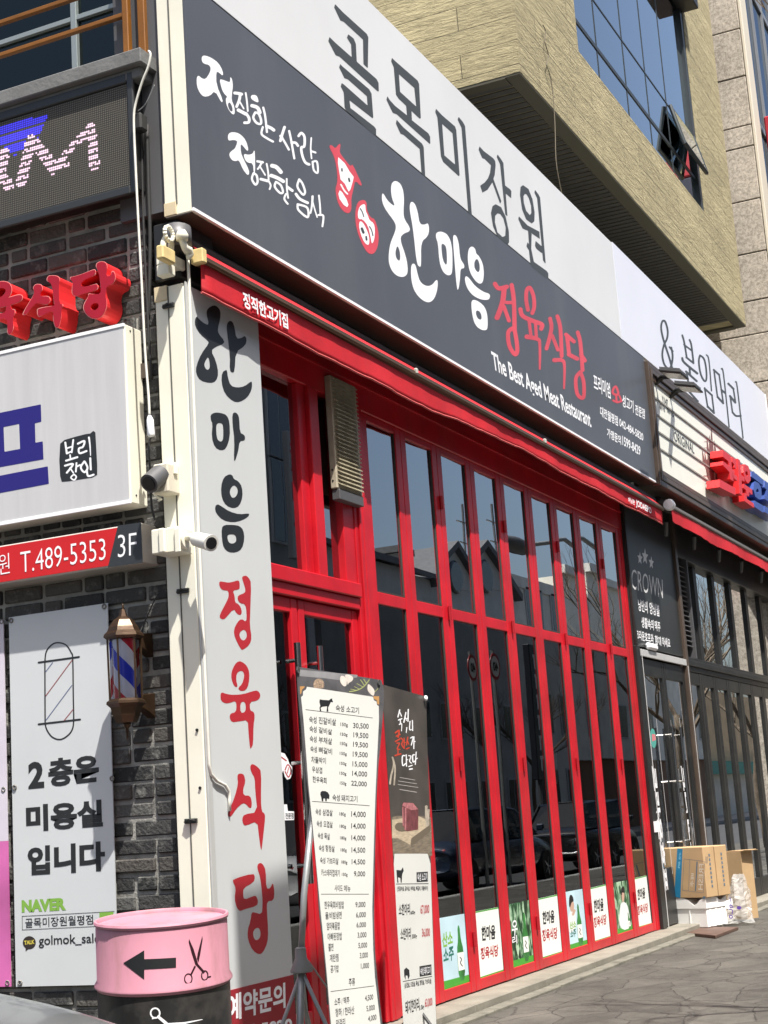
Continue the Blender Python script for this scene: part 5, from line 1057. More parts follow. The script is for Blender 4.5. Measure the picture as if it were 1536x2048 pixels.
# movie-style sign board
YM = 4.0
mq = thing('marquee_sign', 'cream movie-style sign board in a stepped brown frame with red and blue block letters', 'sign', (15.34, YM, 4.43))
xo, zo1 = ax(1288, 717, YM); xo = 15.43; zo0 = ax(1312, 965, YM)[1]; xi, zi1 = 15.64, 5.545; zi0 = 4.645; xe = 23.2
box('back_box', xo + .02, xe, YM + .06, 4.27, zo0 + .02, zo1 - .02, DKBROWN, mq, 0)
b = MB()
for j, (d, y) in enumerate(((0, -.012), (.06, -.022), (.125, -.006))):
    w = .057
    b.box(xo + d, xo + d + w, YM + y, YM + .07, zo0 + d, zo1 - d); b.box(xo + d + w + .001, xe, YM + y, YM + .07, zo1 - d - w, zo1 - d); b.box(xo + d + w + .001, xe, YM + y, YM + .07, zo0 + d, zo0 + d + w)
b.build('frame', DKBROWN, mq, bevel=.006)
box('board', xo + .17, xe, YM + .012, YM + .05, zo0 + .165, zo1 - .165, mat('board_cream', (.80, .80, .72), .35, var=.02), mq, 0)
MP = PA(YM + .012)
b = MB()
for p in ((183,818),(200,975),(213,1133),(230,1293)):
    z = MP.hit(*zp(F7, p))[2]; b.box(xo + .18, xe, YM + .002, YM + .011, z - .009, z + .009)
b.build('letter_rails', mat('rail_grey', (.25, .24, .22), .5), mq)
txt(MP, K6, [('ORIGINAL', (318,332), (580,507), (308,200))], INK2, mq, h=.015, bold=.0); txt(MP, F7, [('588-1754', (300,945), (366,1006), (298,910)), ('문의', (232,915), (280,950), (228,872)), ('Y147', (255,860), (310,900), (250,795))], INK2, mq, h=.015, bold=.02)
CA = mat('castle_brown', (.17, .085, .08), .5, var=.3, vscale=20)
ink('castle_emblem', MP, K6, [('s', [(800,178),(805,330),(812,480)], 2.5, 20), ('s', [(775,265),(786,480)], 2, 15), ('s', [(742,298),(757,480)], 2, 15), ('s', [(836,330),(852,480)], 2, 13), ('s', [(682,460),(702,600)], 2, 15), ('s', [(714,490),(735,640)], 2, 14), ('s', [(752,490),(766,640)], 2, 13), ('s', [(705,342),(770,345)], 2.5), ('s', [(645,432),(740,425)], 2.5), ('p', [(690,590),(730,610),(790,470),(870,490),(892,600),(892,880),(872,770),(832,740),(842,850),(790,890),(742,790),(730,700)]), ('s', [(730,885),(860,880)], 6), ('s', [(700,790),(780,795)], 4)], CA, mq, step=.6, h=.016)
txt(MP, K6, [('CROWN', (735,1003), (885,1085), (730,935))], mat('crown_line', (.45, .42, .38), .5), mq, h=.015, bold=-.01)
M3 = PA(YM - .16); LR = mat('block_red', (.60, .018, .022), .4, var=.05); LB = mat('block_blue', (.035, .075, .30), .4, var=.06)
ink('block_letter', M3, K6, [('p', [(948,452),(1048,528),(1090,865),(1045,835),(1035,742),(950,652),(950,598),(1030,662),(1022,602),(950,542)]), ('p', [(905,835),(1110,952),(1115,1045),(905,940)])], LR, mq, step=.8, thick=.15)
ink('block_letter', M3, K6, [('p', [(1068,540),(1122,580),(1128,705),(1098,685),(1102,775),(1136,800),(1140,862),(1078,812),(1072,705),(1098,722),(1096,640),(1070,612)]), ('p', [(1138,565),(1172,590),(1190,780),(1230,810),(1232,870),(1193,846),(1206,1050),(1166,1022)])], LR, mq, step=.8, thick=.15)
ink('block_letter', M3, K6, [('p', [(1236,640),(1280,665),(1306,750),(1310,850),(1280,892),(1240,850),(1216,750),(1218,662)], [(1245,725),(1241,760),(1262,800),(1278,785),(1270,742)]), ('p', [(1217,892),(1330,970),(1335,1040),(1288,1002),(1290,1060),(1257,1040),(1248,972),(1217,952)]), ('p', [(1226,1012),(1256,1030),(1262,1092),(1350,1150),(1357,1210),(1232,1122)])], LR, mq, step=.8, thick=.15)
ink('block_letter', M3, K6, [('p', [(1320,742),(1346,732),(1372,758),(1386,765),(1480,848),(1480,922),(1320,802)]), ('p', [(1372,862),(1420,890),(1450,960),(1455,1060),(1422,1102),(1372,1062),(1346,972),(1352,882)], [(1392,960),(1380,990),(1400,1022),(1416,1000),(1408,960)]), ('p', [(1358,1112),(1475,1180),(1476,1275),(1360,1192)])], LB, mq, step=.8, thick=.15)
ink('block_letter', M3, K6, [('p', [(1492,850),(1640,960),(1645,1060),(1600,1030),(1605,1110),(1650,1150),(1650,1210),(1495,1090),(1494,1040),(1520,1058),(1516,970),(1492,940)], [(1545,960),(1575,985),(1580,1090),(1548,1065)]), ('p', [(1490,1180),(1660,1290),(1662,1370),(1492,1262)])], LB, mq, step=.8, thick=.15)
for i, (u0, v0) in enumerate(((262, 620), (398, 745))):
    sp = thing('spotlight', ('left' if i == 0 else 'right') + ' of the two black flat spotlights over the movie-style sign board', 'spotlight', PA(3.95).hit(*zp(F7, (u0, v0))), 'spotlights over the sign board')
    p0 = PA(3.92).hit(*zp(F7, (u0, v0))); p1 = PA(3.55).hit(*zp(F7, (u0 + 105, v0 - 8)))
    MB().tube([p0 + np.array([0, .1, -.06]), p0, (p0 + p1) / 2], .03, 8).build('arm', BLACKM, sp, smooth=True)
    c = p1; b = MB(); b.prism([c + np.array([-.15, -.11, -.03]), c + np.array([.15, -.11, -.03]), c + np.array([.15, .11, .03]), c + np.array([-.15, .11, .03])], (0, .008, .03)); b.build('head', BLACKM, sp, bevel=.008)
    b = MB()
    for k in range(6): x = c[0] - .13 + k * .05; b.prism([(x, c[1] - .09, c[2] + .01), (x + .012, c[1] - .09, c[2] + .01), (x + .012, c[1] + .11, c[2] + .063), (x, c[1] + .11, c[2] + .063)], (0, 0, .02))
    b.build('cooling_fins', DKGREY, sp)
    MB().prism([c + np.array([-.13, -.09, -.026]), c + np.array([.13, -.09, -.026]), c + np.array([.13, .09, .0235]), c + np.array([-.13, .09, .0235])], (0, -.001, -.004)).build('lens', mat('lens_grey', (.3, .3, .28), .2), sp)

# ------------------------------------------------------------------ beige board-marked concrete volume above
def boards():
    M = bpy.data.materials.new('board_concrete'); M.use_nodes = True; nt = M.node_tree; N = nt.nodes; L = nt.links; b_ = N['Principled BSDF']
    tc = N.new('ShaderNodeTexCoord'); sx = N.new('ShaderNodeSeparateXYZ'); L.new(tc.outputs['Object'], sx.inputs[0])
    h = N.new('ShaderNodeMath'); h.operation = 'ADD'; L.new(sx.outputs['X'], h.inputs[0]); L.new(sx.outputs['Y'], h.inputs[1])
    cb = N.new('ShaderNodeCombineXYZ'); L.new(h.outputs[0], cb.inputs['X']); L.new(sx.outputs['Z'], cb.inputs['Y'])
    br = N.new('ShaderNodeTexBrick'); br.offset = .37; br.inputs['Scale'].default_value = 1; br.inputs['Brick Width'].default_value = 1.7; br.inputs['Row Height'].default_value = .235; br.inputs['Mortar Size'].default_value = .005; br.inputs['Mortar Smooth'].default_value = .9; br.inputs['Bias'].default_value = 0
    br.inputs['Color1'].default_value = (.46, .40, .235, 1); br.inputs['Color2'].default_value = (.385, .335, .195, 1); br.inputs['Mortar'].default_value = (.22, .19, .115, 1)
    nz = N.new('ShaderNodeTexNoise'); nz.inputs['Scale'].default_value = .9; nz.inputs['Detail'].default_value = 2; L.new(cb.outputs[0], nz.inputs['Vector'])
    mv = N.new('ShaderNodeMix'); mv.data_type = 'VECTOR'; mv.inputs['Factor'].default_value = .03; L.new(cb.outputs[0], mv.inputs['A']); L.new(nz.outputs['Color'], mv.inputs['B']); L.new(mv.outputs['Result'], br.inputs['Vector'])
    g = N.new('ShaderNodeMapping'); g.inputs['Scale'].default_value = (1.1, 8, 1); L.new(cb.outputs[0], g.inputs[0])
    n1 = N.new('ShaderNodeTexNoise'); n1.inputs['Scale'].default_value = 3.2; n1.inputs['Detail'].default_value = 9; n1.inputs['Roughness'].default_value = .72; n1.inputs['Distortion'].default_value = 1.3; L.new(g.outputs[0], n1.inputs['Vector'])
    r = N.new('ShaderNodeMapRange'); r.inputs['From Min'].default_value = .3; r.inputs['From Max'].default_value = .7; r.inputs['To Min'].default_value = .62; r.inputs['To Max'].default_value = 1.25; L.new(n1.outputs[0], r.inputs['Value'])
    mx = N.new('ShaderNodeMix'); mx.data_type = 'RGBA'; mx.blend_type = 'MULTIPLY'; mx.inputs['Factor'].default_value = 1; L.new(br.outputs['Color'], mx.inputs['A']); L.new(r.outputs[0], mx.inputs['B'])
    n2 = N.new('ShaderNodeTexNoise'); n2.inputs['Scale'].default_value = .45; n2.inputs['Detail'].default_value = 5; L.new(tc.outputs['Object'], n2.inputs['Vector']); r2 = N.new('ShaderNodeMapRange'); r2.inputs['From Min'].default_value = .35; r2.inputs['From Max'].default_value = .65; r2.inputs['To Min'].default_value = .88; r2.inputs['To Max'].default_value = 1.1; L.new(n2.outputs[0], r2.inputs['Value'])
    m2 = N.new('ShaderNodeMix'); m2.data_type = 'RGBA'; m2.blend_type = 'MULTIPLY'; m2.inputs['Factor'].default_value = 1; L.new(mx.outputs['Result'], m2.inputs['A']); L.new(r2.outputs[0], m2.inputs['B'])
    n4 = N.new('ShaderNodeTexNoise'); n4.inputs['Scale'].default_value = 11; n4.inputs['Detail'].default_value = 6; n4.inputs['Roughness'].default_value = .75; gm = N.new('ShaderNodeMapping'); gm.inputs['Scale'].default_value = (.45, 1.8, 1); L.new(cb.outputs[0], gm.inputs[0]); L.new(gm.outputs[0], n4.inputs['Vector'])
    r4 = N.new('ShaderNodeMapRange'); r4.inputs['From Min'].default_value = .30; r4.inputs['From Max'].default_value = .42; r4.inputs['To Min'].default_value = .45; r4.inputs['To Max'].default_value = 1; L.new(n4.outputs[0], r4.inputs['Value'])
    m4 = N.new('ShaderNodeMix'); m4.data_type = 'RGBA'; m4.blend_type = 'MULTIPLY'; m4.inputs['Factor'].default_value = 1; L.new(m2.outputs['Result'], m4.inputs['A']); L.new(r4.outputs[0], m4.inputs['B'])
    L.new(m4.outputs['Result'], b_.inputs['Base Color']); b_.inputs['Roughness'].default_value = .85
    sx2 = N.new('ShaderNodeMath'); sx2.operation = 'MULTIPLY_ADD'; L.new(n4.outputs[0], sx2.inputs[0]); sx2.inputs[1].default_value = 1.4; L.new(n1.outputs[0], sx2.inputs[2])
    su = N.new('ShaderNodeMath'); su.operation = 'MULTIPLY_ADD'; L.new(br.outputs['Fac'], su.inputs[0]); su.inputs[1].default_value = -1.2; L.new(sx2.outputs[0], su.inputs[2])
    bm_ = N.new('ShaderNodeBump'); bm_.inputs['Strength'].default_value = .9; bm_.inputs['Distance'].default_value = .03; L.new(su.outputs[0], bm_.inputs['Height']); L.new(bm_.outputs[0], b_.inputs['Normal'])
    return M
BRD = boards(); YU = 4.2
bv = thing('beige_building', 'beige board-marked concrete upper storey overhanging behind the fascia, with a glass window', 'building', (12.74, YU, 7.9))
ux0, ux1, uz = 12.742, 22.03, 7.905; z9 = 15.0
wx0 = ax(1157, 100, YU)[0]; wx1 = ax(1410, 425, YU)[0]; wz = ax(1300, 285, YU)[1]
b = MB().box(ux0, wx0, YU, 9, uz, z9).box(wx0, wx1, YU, 9, uz, wz).box(wx1, ux1, YU, 9, uz, z9)
b.build('wall', BRD, bv)
WG = glassmat('curtain_glass', (.86, .90, .92), 1.7, .02, (.92, .98, 1.0), 2.6, .02)
MB().box(wx0, wx1, YU + .06, YU + .07, wz, z9).build('window_glass', WG, bv)
box('blind', wx0, wx1, YU + .13, YU + .14, wz, z9, mat('blind_pale', (.55, .63, .64), .8, var=.08, vscale=.6), bv, 0)
WF = mat('curtain_frame', (.05, .06, .065), .4, .4)
b = MB(); zr1 = ax(1365, 280, YU)[1]
Wm = [ax(1200, 60, YU)[0], ax(1255, 100, YU)[0], ax(1305, 200, YU)[0], ax(1352, 300, YU)[0]]
for x in Wm: b.box(x - .009, x + .009, YU + .054, YU + .059, wz, z9)
zth = ax(1230, 130, YU)[1]; ztn = ax(1300, 145, YU)[1]
b.box(wx0, wx1, YU + .05, YU + .0585, zth - .024, zth + .024); b.box(wx0, wx1, YU + .053, YU + .0585, ztn - .009, ztn + .009); b.box(wx1 - .12, wx1 - .001, YU + .01, YU + .12, wz, z9)
b.build('window_frame', WF, bv)
b = MB(); xv0, xv1 = Wm[3] + .03, wx1 - .14; b.prism([(xv0, YU + .03, ztn - .03), (xv1, YU + .03, ztn - .03), (xv1, YU - .10, zth + .05), (xv0, YU - .10, zth + .05)], (0, -.03, -.01)); b.build('vent_pane', WG, bv)
b = MB().tube([(xv0, YU + .02, ztn - .03), (xv0, YU - .11, zth + .04), (xv1, YU - .11, zth + .04), (xv1, YU + .02, ztn - .03)], .03, 6); b.build('vent_frame', WF, bv)
xh = ax(1385, 58, YU)[0]; zh = ax(1385, 58, YU)[1]; b = MB().box(Wm[3] - .2, wx1 + .03, YU - .22, YU + .05, zh, zh + .35); b.build('window_hood', BLACKM, bv, bevel=.01)
b = MB(); 
for i in range(int((ux1 - ux0 - .5) / .115)): x = ux0 + .15 + i * .115; b.box(x, x + .085, YU + .16, 8.8, uz - .012, uz - .002)
b.build('soffit_slats', mat('soffit_slat', (.05, .049, .044), .6, var=.1), bv)
b = MB().box(ux0 + .004, ux1 - .004, YU + .004, YU + .15, uz - .02, uz - .001).box(ux0 + .004, ux0 + .14, YU + .151, 8.9, uz - .03, uz - .001).box(ux1 - .14, ux1 - .004, YU + .151, 8.9, uz - .03, uz - .001); b.build('soffit_edge', mat('soffit_edge', (.07, .065, .045), .7), bv)
rp = MB().tube([PA(YU - .03).hit(u, v) for u, v in crom([(1086,50),(1091,62),(1090,85),(1097,110),(1093,130),(1100,150),(1106,190),(1110,250),(1112,320),(1120,370),(1128,402)], 3)], .0045, 6).build('loose_wire', mat('wire_tan', (.14, .12, .085), .7)); tag(rp, 'thin loose wire hanging from the beige concrete wall', 'wire')

# ------------------------------------------------------------------ granite tower beyond
def granite():
    M = bpy.data.materials.new('granite'); M.use_nodes = True; nt = M.node_tree; N = nt.nodes; L = nt.links; b_ = N['Principled BSDF']
    tc = N.new('ShaderNodeTexCoord'); n = N.new('ShaderNodeTexNoise'); n.inputs['Scale'].default_value = 26; n.inputs['Detail'].default_value = 3; n.inputs['Roughness'].default_value = .8; L.new(tc.outputs['Object'], n.inputs['Vector'])
    r = N.new('ShaderNodeValToRGB'); e = r.color_ramp.elements; e[0].position = .35; e[0].color = (.25, .22, .18, 1); e[1].position = .66; e[1].color = (.58, .52, .44, 1); L.new(n.outputs[0], r.inputs[0])
    n2 = N.new('ShaderNodeTexNoise'); n2.inputs['Scale'].default_value = .5; n2.inputs['Detail'].default_value = 4; L.new(tc.outputs['Object'], n2.inputs['Vector']); mr = N.new('ShaderNodeMapRange'); mr.inputs['From Min'].default_value = .35; mr.inputs['From Max'].default_value = .65; mr.inputs['To Min'].default_value = .85; mr.inputs['To Max'].default_value = 1.1; L.new(n2.outputs[0], mr.inputs['Value'])
    mx = N.new('ShaderNodeMix'); mx.data_type = 'RGBA'; mx.blend_type = 'MULTIPLY'; mx.inputs['Factor'].default_value = 1; L.new(r.outputs[0], mx.inputs['A']); L.new(mr.outputs[0], mx.inputs['B']); L.new(mx.outputs['Result'], b_.inputs['Base Color']); b_.inputs['Roughness'].default_value = .7
    return M
GRA = granite(); XG = 22.4
gt = thing('granite_tower', 'speckled granite tower with a glass front behind the beige concrete volume', 'building', (XG, 3.85, 0))
yg = .1717 * XG
zs_ = sorted([0.0, 4.6, bx_(1512, 765, XG)[1], bx_(1508, 695, XG)[1] + .2, bx_(1500, 602, XG)[1], bx_(1492, 508, XG)[1], bx_(1484, 403, XG)[1], bx_(1476, 297, XG)[1], bx_(1472, 255, XG)[1], bx_(1465, 157, XG)[1], bx_(1458, 62, XG)[1], 18.5, 20, 21.5])
b = MB(); cols = [yg, yg + 1.12, yg + 2.9, yg + 4.7, yg + 7]
for j in range(len(zs_) - 1):
    for i in range(len(cols) - 1): b.box(XG + random.uniform(0, .006), XG + .4, cols[i] + .008, cols[i + 1] - .008, zs_[j] + .009, zs_[j + 1] - .009)
b.build('stone_facing', GRA, gt, bevel=.008)
box('core', XG + .02, 60, yg + .12, 14, 0, 21.5, mat('joint_grey', (.09, .085, .075), .9), gt, 0)
box('corner_strip', XG + .01, XG + .46, yg - .05, yg + .0, 0, 21.5, mat('corner_cream', (.60, .55, .45), .6), gt, .01)
MB().box(XG + .47, 60, yg + .06, yg + .075, 0, 21.5).build('glass', glassmat('tower_glass', (.2, .24, .26), 2.2, .02, (.8, .9, 1)), gt)
b = MB()
for i in range(30): x = XG + .55 + i * .9; b.box(x, x + .07, yg + .02, yg + .058, 0, 21.5)
for z in (3.5, 6.9, 7.9, 10.4, 11.4, 14, 15): b.box(XG + .48, 60, yg + .03, yg + .055, z, z + .1)
b.build('mullion', mat('tower_mullion', (.30, .31, .32), .4, .5), gt)
ts = thing('blade_sign', 'red and dark blade sign on the granite tower at the right edge', 'sign', (XG + 1, yg - .5, 9)); box('panel', XG + 1.0, XG + 1.15, yg - .75, yg - .02, 9.4, 10.9, mat('blade_dark', (.03, .03, .05), .4), ts, .02); box('panel', XG + 1.0, XG + 1.15, yg - .75, yg - .02, 10.92, 11.6, INKR, ts, .02)
# ------------------------------------------------------------------ oil drum with the salon arrow
DX, DY, DR = 6.065, 4.024, 0.29
dm = thing('oil_drum', 'pink and black painted oil drum with black arrow and scissors before the corner', 'drum', (DX, DY, 0))
zj = Cyl(DX, DY, DR).hit(*zp(G7, (740, 1072)))[2]; ztop = 0.902
PINK = mat('drum_pink', (.52, .235, .30), .42, var=.06, vscale=4, bump=.05, bscale=18, dirt=(.20, .12, .09), dscale=5.5, damt=.75, streak=1)
DBLK = mat('drum_black', (.016, .016, .016), .38, var=.3, vscale=6, bump=.05, bscale=20, dirt=(.10, .09, .08), dscale=6, damt=.5)
MB().lathe([(DR, zj), (DR + .012, zj + .014), (DR + .012, zj + .022), (DR, zj + .042), (DR - .001, ztop - .03), (DR - .006, ztop - .016)], (DX, DY, 0), 96).build('upper_shell', PINK, dm, auto=True)
MB().lathe([(DR - .01, .0), (DR + .004, .002), (DR + .004, .014), (DR - .004, .026), (DR, .04), (DR, .27), (DR + .012, .285), (DR + .012, .293), (DR, .31), (DR, zj - .002)], (DX, DY, 0), 96).build('lower_shell', DBLK, dm, auto=True)
MB().lathe([(DR - .012, ztop - .018), (DR + .003, ztop - .018), (DR + .007, ztop - .008), (DR + .003, ztop + .001), (DR - .006, ztop + .001), (DR - .010, ztop - .006), (DR - .012, ztop - .017), (DR - .03, ztop - .019), (DR - .045, ztop - .014), (DR - .06, ztop - .018), (0.0, ztop - .018)], (DX, DY, 0), 96).build('lid', PINK, dm, auto=True)
LID = PG(ztop - .018)
p = LID.hit(*zp(G7, (460, 235))); MB().lathe([(.001, 0), (.034, 0), (.036, .008), (.026, .012), (.024, .006), (.001, .006)], p, 18).build('bung', mat('bung_rust', (.16, .08, .07), .6, .4), dm, auto=True)
LP_ = Plane((DX, DY, ztop - .0175), (.43, -.90, 0), (.90, .43, 0)); b = MB()
for body_, b0_, w_ in (('GolMok', .0, .34), ('Salon', -.13, .28)):
    v_, f_ = tmesh(body_, .025); mn, mxx = v_.min(0), v_.max(0)
    b.add([LP_.at(-w_ / 2 + (q_[0] - mn[0]) / (mxx[0] - mn[0]) * w_, b0_ + (q_[1] - mn[1]) / (mxx[1] - mn[1]) * .11) for q_ in v_], [tuple(k) for k in f_])
b.build('lid_lettering', mat('lid_ink', (.09, .055, .05), .6), dm)
CY = Cyl(DX, DY, DR + .0003)
ink('arrow', CY, G7, [('p', [(342,742),(556,604),(557,695),(880,678),(880,780),(557,799),(556,905)])], INK, dm, step=.6, h=.002)
ink('scissors', CY, G7, [('p', [(1012,488),(1008,520),(1040,640),(1075,750),(1160,850),(1175,832),(1105,750),(1060,600)]), ('p', [(1146,465),(1150,500),(1128,640),(1108,735),(1092,690),(1100,640)]), ('s', [(1072,775),(1035,850)], 9)] + [('s', [(cx_ + rx_ * math.cos(a), cy_ + ry_ * math.sin(a)) for a in np.linspace(0, 6.284, 16)], 6) for cx_, cy_, rx_, ry_ in ((1005, 897, 38, 50), (1172, 870, 32, 47))] + [('s', [(1205,890),(1230,885)], 7)], mat('ink_plum', (.03, .008, .014), .45), dm, step=.5, h=.002)
ink('scissors', CY, G7, [('s', [(668 + 46 * math.cos(a), 1247 + 50 * math.sin(a)) for a in np.linspace(0, 6.284, 18)], 8), ('p', [(640,1290),(632,1312),(675,1302),(700,1285)]), ('s', [(700,1285),(770,1345),(830,1400),(900,1450)], 14, 20), ('p', [(790,1350),(850,1375),(960,1362),(1158,1322),(1140,1318),(960,1342)])], INKW, dm, step=.5, h=.002)
dm.location.z = .02; dm.rotation_mode = 'QUATERNION'; dm.rotation_quaternion = __import__('mathutils').Quaternion(Vector((.55, -.83, 0)), R_(4.0))

# ------------------------------------------------------------------ tall menu banner on its stand
BN = Plane((5.549, 2.991, 0), (.988, -.156, 0), (0, 0, 1))
VIN = mat('banner_vinyl', (.10, .098, .105), .35, var=.35, vscale=14, bump=.05, bscale=8); PAPER = mat('banner_paper', (.68, .69, .66), .42, var=.03, vscale=3, bump=.06, bscale=7)
mb = thing('menu_banner', 'tall white meat menu banner with dark garlic header on a grey pole stand', 'banner', (5.85, 2.95, 0))
Lp = [(593,1333),(597,1400),(607,1500),(613.5,1560),(624,1650),(633,1740),(638,1820),(645,1880),(652,1946),(660.5,2048),(668,2130)]
Rp = [(762.5,1360),(768,1385),(766,1430),(761,1490),(755,1560),(751,1687),(748.5,1820),(750,1894),(754,1950),(765,2048),(776,2130)]
def bannercloth(name, surf, Lp, Rp, m, parent, amp=.006, mm=None):
    Ls, Rs = crom(Lp, 4), crom(Rp, 4); n = min(len(Ls), len(Rs)); vs_, f_ = [], []; nu = 10
    for j in range(n):
        for i in range(nu + 1):
            t = i / nu; p = Ls[j] * (1 - t) + Rs[j] * t; vs_.append(surf.hit(p[0], p[1], 0))
    for j in range(n - 1):
        for i in range(nu): k = j * (nu + 1) + i; f_.append((k + nu + 1, k + nu + 2, k + 1, k))
    N_ = len(vs_); vs_ += [v - surf.n * .0015 for v in vs_]; f_ += [tuple(N_ + i for i in reversed(q)) for q in f_]
    return mk(name, vs_, f_, m, parent, True)
bannercloth('cloth', BN, Lp, Rp, VIN, mb)
wl, wr = [(602,1394),(607,1440),(617,1570),(626,1660),(641,1820),(653.5,1946),(662,2048),(669,2130)], [(757.5,1412),(758,1440),(754,1520),(750.5,1600),(747.5,1700),(744.5,1820),(746.5,1900),(750,1955),(761,2048),(771,2130)]
corner = [(602,1394),(606,1391),(606,1383),(612,1379),(614,1373.5),(746,1393.5),(748,1401),(753,1403),(754,1410),(757.5,1412)]
ink('menu_sheet', BN, PX, [('p', corner + wr[1:] + wl[::-1])], PAPER, mb, step=1, h=.0015)
ORN = mat('ornament_tan', (.50, .27, .10), .5)
ink('ornament', BN, H1, [('p', [(78,345),(160,345),(150,365),(112,400),(105,450),(82,480)]), ('p', [(1262,505),(1360,505),(1362,640),(1330,630),(1320,570),(1275,545)])], ORN, mb, step=.7, h=.001)
GARL = mat('garlic', (.70, .64, .58), .5, var=.1, vscale=30)
ink('garlic_print', BN, H1, [('p', [(745,170),(725,220),(735,290),(790,350),(835,335),(840,240),(800,180)]), ('p', [(800,165),(850,150),(930,180),(945,230),(910,270),(870,290),(850,330),(840,240)]), ('p', [(1175,320),(1190,305),(1240,345),(1290,410),(1280,490),(1255,500),(1200,450),(1170,400)])], GARL, mb, step=.6, h=.0022, sm=1)
ink('herb_print', BN, H1, [('s', [(880,430),(1000,410),(1110,350),(1200,240)], 8), ('s', [(960,350),(1040,390)], 5), ('s', [(900,390),(1000,410)], 5), ('s', [(1060,240),(1120,330)], 6), ('s', [(1110,230),(1150,290)], 6), ('s', [(1000,300),(1090,350)], 5), ('s', [(1210,440),(1280,440),(1350,370)], 5)], mat('herb', (.36, .40, .16), .6), mb, step=.5, h=.002)
ink('spice_print', BN, H1, [('p', [(385 + 88 * math.cos(a), 320 + 100 * math.sin(a)) for a in np.linspace(2.55, 6.95, 20)])], mat('spice', (.33, .24, .17), .6, var=.6, vscale=160), mb, step=.6, h=.001)
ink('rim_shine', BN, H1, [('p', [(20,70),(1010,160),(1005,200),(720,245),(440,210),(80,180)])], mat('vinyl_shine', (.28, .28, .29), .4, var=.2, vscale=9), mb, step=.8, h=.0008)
for u, v in ((47, 85), (1352, 282)):
    p = BN.hit(*zp(H1, (u, v)), .003); MB().lathe([(.004, 0), (.012, -.001), (.012, -.004), (.004, -.003)], p, 12, 'y').build('eyelet', MATS['eyelet'], mb)
CW = [(400,555),(395,600),(410,660),(395,690),(405,745),(425,745),(415,690),(440,675),(520,665),(510,750),(540,755),(535,690),(560,640),(580,595),(605,605),(615,590),(600,560),(605,540),(580,545),(550,570),(460,565)]
PG_ = [(325,190),(320,230),(335,270),(345,335),(365,335),(370,290),(395,290),(400,335),(420,335),(425,290),(460,300),(465,240),(440,195),(400,175),(350,172)]
ink('cow_print', BN, H1, [('p', CW)], INK, mb, step=.45, h=.0032); ink('pig_print', BN, H2, [('p', PG_)], INK, mb, step=.45, h=.0032)
for Z, a, c in ((H1, (172,720), (1255,855)), (H2, (193,335), (1095,405)), (H2, (333,1798), (1082,1798)), (H3, (628,1482), (1288,1395))): ink('rule_line', BN, Z, [('s', [a, c], 4)], INK2, mb, step=.45, h=.0032)
